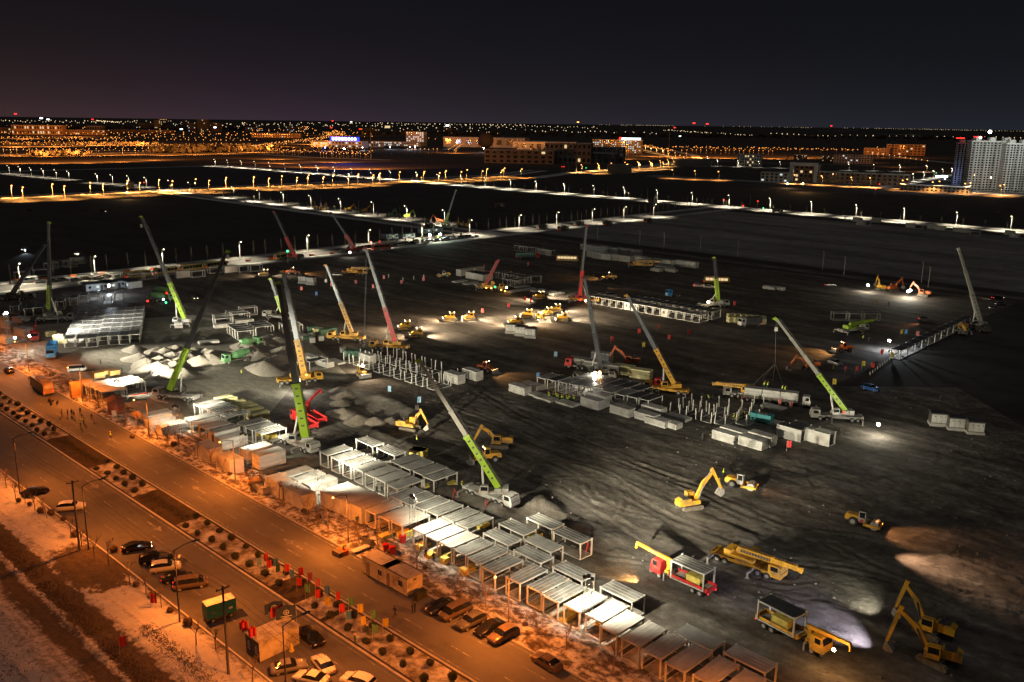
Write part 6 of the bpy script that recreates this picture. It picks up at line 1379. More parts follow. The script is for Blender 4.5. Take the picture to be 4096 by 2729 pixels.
# gravel heaps
HP = [(540,1402,2.0),(560,1440,2.4),(585,1462,2.6),(605,1432,2.2),(628,1408,1.8),(640,1448,2.2),(632,1478,2.6),(668,1500,2.4),(660,1415,2.2),(690,1432,2.2),(705,1402,2.0),(720,1455,2.4),(700,1470,2.3),(740,1425,2.2),(760,1440,2.2),(775,1412,2.0),(800,1452,2.6),(828,1412,1.8),(842,1445,2.8),(850,1420,2.0),(735,1498,2.0),(600,1478,2.2),(675,1460,2.0),(1015,1378,2.6),(1045,1372,2.2),(1075,1358,2.2),(985,1392,2.6),(1000,1420,3.0),(1105,1368,2.0),(1060,1390,2.2),(1035,1430,2.2),(1080,1455,2.4),(1110,1440,2.0),(1060,1480,3.0),(1130,1410,2.2),(1385,1588,1.8),(1365,1618,1.6),(1430,1685,1.8),(1500,1692,1.6),(1565,1690,1.5),(1375,1660,2.0),(1360,1565,1.5)]
for i, (x, y, r0) in enumerate(HP):
    rnd = random.Random(i); rr = r0*2.1; n = 26; V = []; 
    for a in range(7):
        for k in range(n):
            q = 6.283*k/n; f = 1-a/6; rad = rr*f*(1+.20*math.sin(q*2+i)*f+rnd.uniform(-.05,.05)); V.append((rad*math.cos(q)*1.1, rad*math.sin(q)*.9, r0*.92*(1-f)**.9*(.93+.07*rnd.random())))
    F = [(a*n+k, a*n+(k+1) % n, (a+1)*n+(k+1) % n, (a+1)*n+k) for a in range(6) for k in range(n)]
    solo('gravel_heap', MB().add(V, F), m_gravel if i < 35 else m_gravd, '%s tipped heap from left of the %s' % (nth(sorted(range(len(HP)), key=lambda k: HP[k][0]).index(i)), 'gravel and spoil heaps in the lit yard'), 'gravel heap', at(x,y), rnd.uniform(0,6), 'tipped heaps', True)

# ================================================================ trees and shrubs
BT = [(250,1570),(361,1609),(398,1640),(474,1687),(509,1706),(548,1722),(594,1750),(631,1765),(674,1787),(718,1796),(792,1835),(846,1870),(894,1900),(1003,1961),(1057,1970),(1118,2005),(1181,2022),(1244,2083),(1313,2118),(1437,2177),(1509,2182),(1668,2277),(1848,2391),(1942,2438),(2150,2547),(2263,2604),(2453,2695)]
for i, (x, y) in enumerate(BT):
    sd = i % 5; lv = m_leafo if x in (548,) else None; h = 5.2 if sd % 2 else 4.6
    place(('bt',sd,h,bool(lv)), tree_builder(h, 100+sd, m_bark, 1.0, lv), '%s bare street tree from the far end of the site side verge' % nth(i), at(x,y)+GV*.8*0, R(i*67), 'bare trees on the site side verge')
LT = [(26,1952),(63,2000),(102,2013),(141,2044),(187,2074),(285,2154),(328,2188),(378,2230),(433,2247),(520,2338),(585,2378),(646,2430),(785,2582),(863,2600),(1010,2728)]
for i, (x, y) in enumerate(LT): place(('bt',i%5,4.2,False), tree_builder(4.2, 100+i%5, m_bark, .9), '%s bare tree from the left edge along the snow side kerb' % nth(i), at(x,y,vz(at(x,y))), R(i*51), 'bare trees on the snow side')
i = 0
for a, b in [(-300,-203),(-178,-158),(-141,-108),(-103,-64)]:
    for k, s in enumerate(np.arange(a, b, 2.05)):
        t = 65.4 if k % 2 else 68.2; rad = .62+.1*random.random()
        place(('shrub',k%3), shrub_builder(.66, k%3, m_leafd), '%s clipped round shrub from the far end of the median' % nth(i), ST(s+random.uniform(-.3,.3), t+random.uniform(-.3,.3), .06), random.uniform(0,6), 'clipped round shrubs on the median').scale = (random.uniform(.78,1.15), random.uniform(.78,1.15), random.uniform(.72,1.1)); i += 1
for i, (x, y) in enumerate([(205,1610),(530,1755),(695,1790),(870,1860),(920,1905),(1030,1940),(1000,1945),(1215,2055),(1275,2080),(1560,2215),(1700,2280),(2100,2510),(75,2010),(120,2025),(163,2055),(205,2062),(255,2085),(302,2150),(455,2210),(545,2350),(610,2395),(682,2452),(752,2505)]):
    place(('twig',i%3), shrub_builder(.72, 30+i%3, m_twig), '%s brown winter shrub from left on the snowy verges' % nth(i), at(x,y,vz(at(x,y))-.1), i, 'brown winter shrubs').scale = (random.uniform(.6,1.05),)*3
# brown hedges along the verge and round the median lawns
def hedge(name, a, b, w, h, m, label, seed):
    rnd = random.Random(seed); mb = MB(); d = (b-a); L = d.length; d.normalize(); n = Vector((-d.y,d.x,0))
    for k in range(int(L*(46 if L < 60 else 34))):
        c = a+d*rnd.uniform(0,L)+n*rnd.gauss(0,w*.35)+Vector((0,0,abs(rnd.gauss(0,h*.4)))); c.z += vz(c); u = Vector((rnd.uniform(-1,1),rnd.uniform(-1,1),rnd.uniform(.1,1.6))).normalized()*rnd.uniform(.12,.42); v = u.orthogonal().normalized()*.035; mb.add([c-u,c+v,c+u,c-v], [(0,1,2,3)])
    o = struct(name, mb, m, 'stuff'); o['label'] = label; return o
hedge('undergrowth', ST(-262,84.5), ST(-165,86.5), 1.6, .7, m_twig, 'brown hedge behind the street trees', 1); hedge('undergrowth', ST(-165,86.2), ST(-20,84.8), 1.2, .45, m_twig, 'brown scrub in front of the frames', 2)
for k, (t, w) in enumerate([(64.6,.3),(69.2,.3)]): hedge('hedge', ST(-60,t,.1), ST(10,t,.1), w, .5, m_leafd, 'low dark hedge round the median lawn', 5+k)
hedge('hedge', ST(-60,64.6,.1), ST(-60,69.2,.1), .3, .5, m_leafd, 'low dark hedge end', 8); hedge('hedge', ST(-200,67), ST(-179,67), 1.6, .3, m_leafd, 'dark low planting on the median', 9); hedge('hedge', ST(-157,67), ST(-142,67), 1.6, .3, m_leafd, 'dark low planting on the median', 10)
for k in range(6): hedge('undergrowth', ST(-180+k*22,40.8), ST(-160+k*22,40.8), 2.6, .5, m_twig, 'scrub along the ditch', 20+k)
hedge('undergrowth', ST(-160,27), ST(-90,27), 7, .6, m_leafd, 'dark scrub at the bottom left', 31); hedge('undergrowth', ST(-130,18), ST(-85,18), 6, .8, m_leafd, 'dark scrub at the bottom left corner', 32); hedge('undergrowth', ST(-113,46), ST(-88,46), 2, .5, m_twig, 'scrub by the utility pole', 33)
# poplars behind the back road
i = 0
for t in np.arange(4, 690, 8.2):
    if 385 < t < 410: continue
    place(('pop',i%5), poplar_builder(8.2, i%5), '%s bare poplar from left in the row behind the back road' % nth(i), ST(-414+random.uniform(-.8,.8), t+random.uniform(-1.2,1.2)), i*1.3, 'poplars behind the back road'); i += 1
j = 0
for s in np.arange(-860, 240, 15):
    for t in ((679,) if s > -840 else ()):
        place(('sap',j%4), tree_builder(5.5, 300+j%4, m_barkp, .6), '%s small bare tree from left along the far straight road' % nth(j), ST(s, t+22), j, 'small trees along the far road'); j += 1
k2 = 0
for s in np.arange(-850, -420, 13):
    place(('sap',k2%4), tree_builder(5.5, 300+k2%4, m_barkp, .6), '%s small bare tree from left along the road towards the junction' % nth(k2), ST(s, 409), k2, 'small trees along the junction road'); k2 += 1
k3 = 0
for t in np.arange(120, 690, 18):
    place(('mound',k3%3), shrub_builder(1.5, 60+k3%3, m_twig), '%s rounded bush from left along the amber lit field road' % nth(k3), ST(-872, t), k3, 'bushes along the amber field road'); k3 += 1

# ================================================================ lamps
def lamps(heads, h, glow, colr, pw, text, group, arm=1.6, face=-43.5, sz=.5, far=True, lightz=-.4, nh=1):  # far heads are oversize balls, lamp glare included in their size
    for i, (x, y) in enumerate(heads):
        p = at(x, y, h); q = Vector((p.x, p.y, 0)); f = R(face)
        q = q - Vector((math.cos(f), math.sin(f), 0))*(arm+.1)
        o = place(('lamp',h,glow.name if glow else '',arm,nh,sz,far), lamp_builder(h, glow, arm, nh, None, sz, far), text % nth(i), q, f, group)
        if pw: light('lamp_light','SPOT', Vector((arm+.1,0,h-.9)), pw*1.5, colr, o, .3, Vector((arm+.1,0.01,0)), 132, .35)
HC = [(78,1055),(381,1026),(655,998),(964,968),(1235,942),(1481,920),(1696,898),(1887,881),(2085,861),(2235,850),(2379,837),(2505,828),(2624,818)]
lamps(HC, 9.5, e_wht, (1,.88,.64), 14000, '%s tall lamp from left on the road behind the site', 'tall lamps on the back road', 1.8, -43.5, .32)
HA = [(28,663),(72,667),(117,672),(165,676),(216,680),(267,685),(381,696),(441,700),(507,704),(576,711),(672,722),(752,730),(926,748),(1028,761),(1124,770),(1235,783),(1354,796),(1485,809),(1618,824),(1770,841)]
lamps(HA, 9.5, e_wht, (1,.88,.66), 19000, '%s white lamp from left along the road running to the junction', 'white lamps on the junction road', 1.8, 226, .32)
HD = [(855,638),(907,641),(961,644),(1016,647),(1074,651),(1135,656),(1197,660),(1264,664),(1332,669),(1402,674),(1478,679),(1557,684),(1663,690),(1748,698),(1842,705),(1938,711),(2038,719),(2141,726),(2254,735),(2372,743),(2494,750),(2626,761),(2766,771),(2914,782),(3078,794),(3244,807),(3424,820),(3616,834),(3827,850),(4046,866)]
lamps(HD, 10, e_wht, (1,.88,.64), 24000, '%s white lamp from left along the far straight road', 'white lamps on the far straight road', 1.8, 226, .36)
HB = [(46,743),(91,750),(210,737),(258,745),(361,731),(413,737),(510,724),(560,732),(637,720),(690,725),(783,717),(837,723),(905,711),(1016,709),(1077,714),(1128,705),(1189,711),(1235,701),(1295,708),(1334,699),(1396,706),(1434,697),(1494,701),(1521,694),(1600,689),(1698,687),(1759,692),(1785,684),(1846,688),(1869,680),(1931,685),(1950,676),(2008,682),(2019,673),(2088,677)]
lamps(HB, 11, e_sod, (1,.44,.10), 60000, '%s amber lamp from left along the first amber road', 'amber lamps on the first amber road', 1.5, -43.5, .7)
HF = [(2325,660),(2390,655),(2396,663),(2445,653),(2459,661),(2500,650),(2511,657),(2550,648),(2557,653),(2598,646),(2606,652),(2640,643),(2652,649),(2670,640),(2690,632),(2720,622),(2700,612),(2672,605),(2650,600),(2625,595),(2603,590),(2580,585),(2560,581),(2545,577),(2735,628),(2745,615)]
lamps(HF, 11, e_sod, (1,.48,.13), 80000, '%s amber lamp on the bending bright road at centre right', 'amber lamps on the bending road', 1.5, 200, .6)
HG = [(2689,680),(2779,684),(2874,687),(3178,700),(3286,704),(3405,710),(3480,712),(3611,722),(3629,718),(3731,729),(3758,726),(3861,735),(3882,732),(4001,743),(4017,739)]
lamps(HG, 11, e_sod, (1,.42,.10), 60000, '%s amber lamp from left along the road towards the towers', 'amber lamps on the road to the towers', 1.5, 130, .7)
HW = [(3566,708),(3610,701),(3652,696),(3694,689),(3733,684),(3770,678),(3807,674),(3119,648),(3395,657),(3495,659),(3598,661),(3705,663),(2829,627),(2869,641),(2951,644),(3034,647)]
lamps(HW, 10, e_wht, WHITE, 13000, '%s pale lamp of the side roads left of the towers', 'pale lamps left of the towers', 1.5, 200, .55)
# near street: sodium lamps on the site side verge, unlit-looking hoods on the other
for i, s in enumerate((-370,-333,-296.5,-260,-223.5,-187,-150.3,-114,-77,-40,-4)):
    o = place(('nl',), lamp_builder(9.3, e_sod, 2.6, 1, m_poled, .20), '%s sodium lamp from the far end on the site side of the street' % nth(i), ST(s,81.2), R(46.5+180), 'sodium lamps on the site side')
    light('lamp_light','SPOT', Vector((2.7,0,8.9)), 16500 if i != 10 else 12000, SODIUM, o, .3, Vector((3.6,0,0)), 165, .35)
for i, s in enumerate((-173.6,-142.3,-111,-84,-52)):
    o = place(('nl2',), lamp_builder(11.5, None, 2.8, 1, m_poled), '%s dark hooded lamp post from the far end on the snow side' % nth(i), ST(s,50.2), R(46.5), 'hooded lamp posts on the snow side')
    light('lamp_light','SPOT', Vector((3.1,0,11.3)), 15500, SODIUM, o, .3, Vector((3.6,0,0)), 172, .5)
# utility pole line with wires
PL = [at(320,2212), at(915,2704)]
d = (PL[1]-PL[0]); 
PLs = [PL[0]-d, PL[0], PL[1], PL[1]+d]
for i, p in enumerate(PLs[:3]):
    solo('utility_pole', MB().rod((0,0,0),(0,0,12.6),.19,.13,8).beam((-.9,0,12.2),(.9,0,12.2),.12,.12).rod((-.8,0,12.2),(-.8,0,12.5),.05,n=5).rod((.8,0,12.2),(.8,0,12.5),.05,n=5), m_poled, '%s wooden utility pole from the left along the snow verge' % nth(i), 'utility pole', p, R(46.5), 'utility poles')
wm_ = MB()
for off in (-.8, 0, .8):
    for a, b in zip(PLs, PLs[1:]):
        prev = None
        for k in range(15):
            f = k/14; q = a.lerp(b, f)+GV*off+Vector((0,0,12.45-1.1*4*f*(1-f)))
            if prev is not None: wm_.rod(prev, q, .022, n=3, cap=False)
            prev = q
solo('overhead_wire', wm_, m_black, 'dark overhead wires strung between the utility poles', 'wire')
# dark unlit poles on the right fields
for i, (x, y, h) in enumerate([(2558,985,9),(2655,995,9),(2800,1010,9),(2950,1030,9),(3290,1080,9),(3375,1105,9),(3685,1130,9),(3712,1150,9),(2390,965,9),(1150,820,11),(1285,830,11),(1435,855,11),(1600,880,11),(2325,905,11),(2275,770,11),(2430,785,11),(2590,800,11),(2750,830,11),(3000,820,11)]):
    solo('unlit_pole', MB().rod((0,0,0),(0,0,h),.12,.07,6).rod((0,0,h),(.9,0,h+.2),.05,n=4) if i == 0 else bpy.data.meshes['unlit_pole'], m_pole, '%s unlit slender pole standing in the dark fields' % nth(i), 'pole', at(x,y), R(130), 'unlit poles in the fields')
# lamp towers of the site
MT = [(38,1402,11,(420,1420),9000,WHITE,'lamp tower at the left edge by the red lorry'),(474,1592,4.2,(800,1420),26000,(1,.92,.70),'lamp tower standing before the first white frames'),(712,1742,6.5,(850,1640),17000,(1,.92,.70),'lamp tower with two bright lamps left of the bright frames'),(982,1852,6.0,(1090,1790),15000,(1,.92,.70),'lamp tower over the white panel stacks'),(1283,2022,7.0,(1640,1700),36000,(1,.90,.66),'lamp tower over the overexposed closed rooms'),(1657,2212,9.6,(2420,2010),56000,(1,.90,.66),'lamp tower in the middle of the front row'),(2347,2562,9.2,(2660,2160),52000,(1,.90,.68),'lamp tower right end, lamps above a white roof')]
for x, y, h, tg, pw, c, lb in MT:
    beam = {38:420000,474:330000,712:150000,982:90000,1283:190000,1657:250000,2347:270000}[x]
    b = at(x,y); t = at(*tg); a = t-b
    o = place(('mast',h), mast_builder(h,0), lb, b, math.atan2(a.y,a.x)-math.pi/2, 'scaffold lamp towers')
    lp = b+Vector((0,0,h+.55))+Vector((a.x,a.y,0)).normalized()*.5
    light('flood_light','SPOT', lp, pw*.38, c, None, .35, lp+Vector((a.x,a.y,0)).normalized()+Vector((0,0,-.45)), 165, .7)
    light('flood_light','SPOT', lp, beam, c, None, .35, lp+Vector((a.x,a.y,-.04*Vector((a.x,a.y,0)).length)), 54, 1.0)
b = at(474,1592); light('flood_light','SPOT', b+Vector((0,0,4.8)), 130000, (1,.92,.70), None, .3, at(430,1335,1.5), 60, 1.0)
b = at(38,1402); light('flood_light','SPOT', b+Vector((.6,0,11.6)), 300000, (1,.95,.84), None, .3, at(430,1310,2), 50, 1.0)
for x, y, z, pw in [(60,1352,6,1200),(1500,2700,14,0)]:
    if pw: light('flood_light','POINT', at(x,y,z), pw, WHITE, None, .3)
# ================================================================ the far town
def bld(name, label, cat, px, py, w, d, h, yaw, wall, roof=None, floors=0, cols=0, lit=None, litf=0.0, group=None, z=0):
    r = thing(name, label, cat, at(px, py), R(yaw), group)
    part('wall', MB().box(-w/2, w/2, 0, d, 0, h), wall, r); part('roof', MB().box(-w/2-.4, w/2+.4, -.4, d+.4, h, h+.8), roof or m_conc, r)
    if floors:
        ml, md = MB(), MB(); rnd = random.Random(int(px*7+py))
        for f in range(floors):
            for c in range(cols):
                x0 = -w/2+(c+.25)*w/cols; x1 = x0+.5*w/cols; z0 = (f+.3)*h/floors; z1 = z0+.5*h/floors
                (ml if rnd.random() < litf else md).box(x0, x1, -.25, -.02, z0, z1)
        if md.v: o = part('window', md, m_glass, r); o['kind'] = 'stuff'
        if ml.v: o = part('lit_window', ml, lit, r); o['kind'] = 'stuff'
    return r
fac = mat('concrete_facade', (.36,.35,.33), .8, 0, .1, .05); fac2 = mat('dark_facade', (.12,.11,.10), .8, 0, .2, .05); facw = mat('pale_facade', (.5,.48,.44), .8, 0, .1, .05); faco = mat('brick_facade', (.26,.16,.10), .8, 0, .2, .05)
# three joined tower blocks at right, bays and slab edges in relief
def tower(px, py, w, d, h, yaw, label, floors=20, bays=4):
    r = thing('apartment_tower', label, 'tower block', at(px,py), R(yaw), 'unfinished tower blocks')
    part('wall', MB().box(-w/2, w/2, 0, d, 0, h), fac, r); fl = h/floors; b = MB(); wn = MB(); wl = MB()
    for k in range(bays): x = -w/2+(k+.5)*w/bays; b.box(x-w/bays*.22, x+w/bays*.22, -1.6, 0, 2, h-1)
    part('bay', b, fac, r); s = MB()
    for f in range(floors+1): s.box(-w/2-.2, w/2+.2, -1.9, .02, f*fl-.14, f*fl+.14)
    o = part('slab_edge', s, facw, r); o['kind'] = 'stuff'
    for f in range(floors):
        for k in range(bays*3):
            x = -w/2+(k+.5)*w/(bays*3); y = -1.72 if k % 3 == 1 else -.12
            wn.box(x-.85, x+.85, y, y+.3, f*fl+.8, f*fl+2.3)
        for k in range(4): y = d*(k+.5)/4; wn.box(-w/2-.1, -w/2+.2, y-.9, y+.9, f*fl+.8, f*fl+2.3)
    o = part('window', wn, m_glass, r); o['kind'] = 'stuff'
    part('parapet', MB().box(-w/2-.3, w/2+.3, -.5, d+.3, h, h+1.3), facw, r); c = MB()
    for k in range(3): x = -w/2+w*(k+.5)/3; c.box(x-3, x+3, 3, d-3, h+1.3, h+5)
    part('roof_housing', c, facw, r); return r
tower(3872,742,34,15,50,-18,'left of three unfinished tower blocks, bluish lower face',19,3)
tower(3950,764,46,16,54,-8,'middle unfinished tower block under a glaring roof lamp',20,4)
tower(4078,770,40,16,52,-8,'right unfinished tower block cut by the picture edge',20,4)
c = at(3960,766)+Vector((0,-34,0)); 
for dx, dy, dz, pw in ((-6,-20,62,50000),(-46,-34,54,90000),(34,-22,58,34000)):  # unseen lamps added in front of the towers to brighten their faces
    q = c+Vector((dx,dy,dz)); light('facade_fill','SPOT', q, pw, (.92,1,.95), None, .12, q+Vector((dx*.1,40,-26)), 150, .6); 
solo('roof_floodlight', MB().ball((0,0,0),1.9,9,6), e_flood, 'glaring floodlight on a mast above the tower blocks', 'floodlight', c+Vector((-6,40,65)))
solo('roof_floodlight', MB().ball((0,0,0),1.1,8,5), e_flood, 'smaller floodlight on the left tower roof', 'floodlight', c+Vector((-24,24,59)))
for i, (x, y) in enumerate([(3842,553),(3912,548)]): solo('warning_light', MB().box(-5,5,-.5,.5,-.5,.5), e_red, ['red light bar on the left tower roof','red warning light near the roof lamp'][i], 'warning light', T(x,y,at(3872,742)))
light('street_glow','POINT', at(3905,760)+Vector((-6,-40,16)), 4000, (1,.6,.3), None, .5); light('blue_glow','POINT', at(3780,715,8), 9000, (.35,.45,1), None, .5); solo('blue_shop_sign', MB().box(-9,9,-.3,.3,3,5.2), e_cool, 'bluish white lit sign left of the tower blocks', 'sign', at(3765,718), R(10))
bld('low_block','long low grey building in front of the towers','building',3735,768,70,12,6,-32,fac2,None,2,16)
# gate building with amber portal and long range beside it
r = bld('gate_building','amber lit gate building with a square portal','building',3212,728,34,16,20,-30,faco,None,4,6,e_win,.3); part('portal', MB().box(-17,-13,-4,0,0,24).box(13,17,-4,0,0,24).box(-13,13,-4,0,20,24), facw, r)
light('gate_lamp','POINT', at(3212,735,9), 9000, (1,.55,.2), None, .5); light('gate_lamp','POINT', at(3150,735,5), 5000, (1,.6,.3), None, .5)
bld('school_range','long dark range of rooms right of the gate building','building',3440,738,110,14,13,-30,faco,None,3,18); bld('school_range','dim block left of the gate building','building',3095,728,34,14,11,-30,facw,None,3,6,e_winc,.2)
bld('white_block','pale block of flats behind the gate building','building',3410,655,70,16,16,-25,facw,None,4,14,e_winc,.15)
for i, (x, y, w, h) in enumerate([(2995,668,40,20),(3200,640,26,10),(3310,645,26,10),(3620,622,90,26),(3505,620,60,16)]): bld('far_block','%s dim block from left behind the gate building' % nth(i),'building',x,y,w,18,h,-20,[facw,fac2,fac2,faco,faco][i],None,4,10,e_win,.12,'dim blocks behind the gate')
# hotel with lit windows and bright roof sign
r = bld('hotel','hotel with many lit windows and a bright roof sign','building',2465,612,118,22,30,-18,fac2,None,7,22,e_winc,.42); part('roof_sign', MB().box(12,58,-2,-1,31,36), e_signw, r); part('roof_sign_red', MB().box(6,11,-2,-1,31,37), e_red, r)
light('hotel_lamp','POINT', at(2465,616,6), 50000, (1,.4,.1), None, .5)
# blue lit hall and the low lit row right of it
r = bld('blue_hall','hall washed in deep blue light with a lit sign band','building',1380,592,92,40,16,-15,mat('blue_lit_facade',(.30,.32,.42),.8),None,2,10,e_winc,.6); part('sign_band', MB().box(-40,40,-1,-.4,17,27), e_blue, r)
lt = MB()
for k in range(8): lt.box(-34+k*8.6,-29+k*8.6,-1.2,-1.0,19,25)
part('sign_letters', lt, e_cool, r); light('blue_wash','POINT', at(1380,594,24)+Vector((0,-9,0)), 70000, (.08,.1,1), None, 1); light('blue_wash','POINT', at(1300,590,8), 12000, (.1,.15,1), None, 1)
for i, (x, y, w, h, lf, c_) in enumerate([(1295,588,70,12,.5,e_winc),(1450,588,100,9,.5,e_winc),(1560,584,110,11,.4,e_winc),(1660,584,52,38,.5,e_winc),(1640,586,60,10,.4,e_winc)]): bld('lit_block','%s pale lit block from left in the row by the blue hall' % nth(i),'building',x,y,w,30,h,-12,facw,None,max(1,int(h/5)),int(w/6),c_,lf,'lit blocks by the blue hall'); light('block_lamp','POINT', at(x,y+3,6), 26000, (.8,.85,1), None, .6)
# storage hall and dark round tank
for i, (x, y, w, h, m) in enumerate([(1935,590,230,26,facw),(2170,606,150,22,facw),(2290,612,120,16,faco),(2060,588,160,16,facw)]): bld('warehouse','%s broad pale warehouse from left at centre' % nth(i),'warehouse',x,y,w,60,h,-12,m,None,1,8,e_win,.2,'broad warehouses at centre'); light('yard_lamp','POINT', at(x,y+4,9), 16000, (1,.6,.3) if i else (.9,.9,1), None, .6)
r = thing('storage_sphere','dark round storage sphere on legs among the warehouses','tank', at(1943,602)); part('shell', MB().ball((0,0,24),19,20,14), m_dome, r, smooth=True)
lg = [part('leg', MB().rod((15*math.cos(a),15*math.sin(a),0),(17*math.cos(a),17*math.sin(a),20),.8,n=6), m_dome, r) for a in np.arange(0,6.28,1.047)]
for i, (x, y, w, h) in enumerate([(2075,655,120,22),(2270,655,80,34),(2330,650,120,16),(2385,648,100,26)]): bld('dark_hall','%s dark unlit hall from left before the hotel' % nth(i),'building',x,y,w,40,h,-10,fac2,None,3,10,e_win,.02,'dark halls before the hotel')
for i, (x, y, w) in enumerate([(2478,695,34),(2770,668,60)]): bld('billboard','%s dark back of a big billboard on the amber road' % nth(i),'billboard',x,y,w,1.5,12,0,fac2)
for i, (x, y, w, h, m, lf) in enumerate([(150,540,180,34,faco,.35),(300,540,220,18,faco,.08),(560,532,280,12,faco,.05),(40,536,100,22,faco,.1),(720,520,260,12,fac2,.05),(1105,552,180,16,faco,.05),(380,535,60,30,fac2,.2),(1130,548,120,14,fac2,.05)]): bld('depot','%s long low depot from left under the amber glow' % nth(i),'depot',x,y,w,40,h,5,m,None,2,int(w/9),e_win,lf,'depots under the amber glow')
# blocks of flats against the horizon
rnd = random.Random(5); TB = []
for i in range(34):
    x = 560+rnd.random()*330 if i < 22 else 1000+rnd.random()*260 if i < 28 else 1380+rnd.random()*420; TB.append(x)
for i, x in enumerate(sorted(TB)):
    y = rnd.uniform(506,520)+(x/4096*42); w = rnd.uniform(28,60); h = rnd.uniform(25,62) if x < 900 else rnd.uniform(12,34)
    bld('flat_block','%s distant block of flats from left on the horizon' % nth(i),'tower block',x,y,w,30,h,rnd.uniform(-20,20),fac2,None,int(h/7),int(w/7),e_win if rnd.random()<.5 else e_winc,rnd.uniform(.08,.22),'distant flats on the horizon')
for i, (x, y, h) in enumerate([(22,500,120),(1484,640,60),(2272,680,48),(2305,690,50),(2675,600,60)]): solo('radio_mast', MB().rod((0,0,0),(0,0,h),.9,.3,5), m_poled, '%s thin dark mast from left against the far lights' % nth(i), 'mast', at(x,y), 0, 'thin masts in the far town')
# tower cranes, hardly lit
for i, (x, y, h, a) in enumerate([(3302,690,62,10),(3410,690,55,200),(3625,700,58,150),(3150,660,52,0),(3560,690,60,40)]):
    m = MB(); 
    for q in ((-.9,-.9),(.9,-.9),(.9,.9),(-.9,.9)): m.rod((q[0],q[1],0),(q[0],q[1],h),.15,n=4,cap=False)
    for k in range(int(h/2.5)): m.rod((-.9,-.9,k*2.5),(.9,-.9,k*2.5+2.5),.1,n=3,cap=False); m.rod((.9,.9,k*2.5),(-.9,.9,k*2.5+2.5),.1,n=3,cap=False)
    r = thing('tower_crane','%s unlit tower crane from left behind the gate building' % nth(i),'tower crane', at(x,y), R(a), 'unlit tower cranes'); part('mast', m, m_chas, r)
    part('jib', MB().beam((-14,0,h),(46,0,h+.5),1.4,1.4).beam((0,0,h),(0,0,h+7),1,1).rod((0,0,h+7),(30,0,h+1),.15,n=3).rod((0,0,h+7),(-12,0,h+1),.15,n=3).box(-14,-11,-1,1,h-3,h), m_chas, r); part('cab', MB().box(-1,1.4,.8,2.4,h-2.4,h), m_chas, r)

r = thing('water_tank','beige box tank on legs beside the amber road crossing','tank', at(522,764), R(20)); part('body', MB().box(-3.4,3.4,-2.4,2.4,2.2,8), m_beige, r); part('roof', MB().box(-3.7,3.7,-2.7,2.7,8,8.5), m_beige, r); part('ladder', MB().box(-3.6,-3.4,-.4,.4,0,8), m_chas, r)
for a in ((-3,-2),(3,-2),(-3,2),(3,2)): part('leg', MB().rod((a[0],a[1],0),(a[0],a[1],2.2),.25,n=5), m_chas, r)
light('tank_lamp','POINT', at(518,768,6)+Vector((0,-6,0)), 3500, (1,.6,.25), None, .2)
for i, (x, y, m) in enumerate([(576,730,e_red),(2248,667,e_red),(2256,667,e_red),(2344,672,e_grn),(2361,689,e_red),(2895,800,e_red),(2973,823,e_red),(3031,805,e_red),(3053,833,e_grn),(3503,757,e_red),(3518,737,e_red),(3587,722,e_red),(1150,1005,e_grn),(3745,692,e_grn)]):
    p = at(x, y, 6); r = thing('traffic_light','%s signal light from left on the road crossings, showing %s' % (nth(i), 'green' if m is e_grn else 'red'),'traffic light', Vector((p.x,p.y,0)), 0, 'signal lights on the crossings')
    part('pole', MB().rod((0,0,0),(0,0,6.6),.1,n=5), m_pole, r); h = part('housing', MB().box(-.3,.3,.0,.35,5.2,6.9), m_dark, r); part('lens', MB().ball((0,-.1,6),.55,7,5), m, h)
# ---- lamps of the far streets: the larger ones singly, the countless rest as one mass
FARH = []
def farrow(x0, y0, x1, y1, n, col, jx=3, jy=1.2, h=9):
    for k in range(n):
        f = (k+.5)/n; FARH.append((x0+(x1-x0)*f+rnd.uniform(-jx,jx), y0+(y1-y0)*f+rnd.uniform(-jy,jy), col, h))
farrow(0,598,660,594,25,'s',2,1.5,9); farrow(0,575,660,590,26,'s',4,5,10); farrow(0,565,640,570,34,'s',6,6,10); farrow(640,585,1000,578,26,'s',6,5,10); farrow(400,556,480,548,6,'s'); farrow(460,540,1040,536,16,'s',4,2); farrow(620,560,1040,562,14,'s',3,1.5)
farrow(0,548,380,556,18,'s',4,3); farrow(1000,583,1320,545,34,'s',3,2); farrow(1000,590,1300,555,26,'s',5,4); farrow(1300,545,1340,522,16,'s',3,2); farrow(1340,522,1372,540,14,'s',3,2)
farrow(1080,600,1220,600,12,'s',4,5); farrow(1250,592,1460,592,14,'s',4,2); farrow(1280,610,1480,616,20,'s',4,5); farrow(1620,597,1760,597,8,'s',3,1.5)
farrow(1790,600,1845,566,12,'s',1.5,1); farrow(1815,602,1862,566,10,'s',1.5,1); farrow(1700,553,1900,563,7,'s',3,1.5)
farrow(2110,595,2300,602,10,'s',4,3); farrow(2440,600,2520,603,8,'s',3,2)
farrow(2540,577,2660,600,18,'s',2,1); farrow(2700,588,3420,598,44,'s',5,4); farrow(2720,600,3100,605,20,'s',3,1.5); farrow(3490,590,3680,600,14,'s',4,4); farrow(3460,605,3720,645,12,'s',2,1)
nind = len(FARH)
farrow(0,600,660,603,34,'s',6,3); farrow(0,570,640,582,60,'s',9,7); farrow(640,582,1000,576,40,'s',9,6); farrow(1000,586,1320,548,60,'s',8,4); farrow(0,550,500,556,44,'s',9,6); farrow(400,545,1000,556,44,'s',9,7); farrow(1300,540,1372,530,30,'s',14,8); farrow(1060,604,1500,606,50,'s',9,5); farrow(0,528,600,536,50,'s',9,6); farrow(2540,575,2700,604,40,'s',9,4); farrow(2690,590,3430,600,60,'s',9,4); farrow(600,530,1500,540,60,'s',14,8)
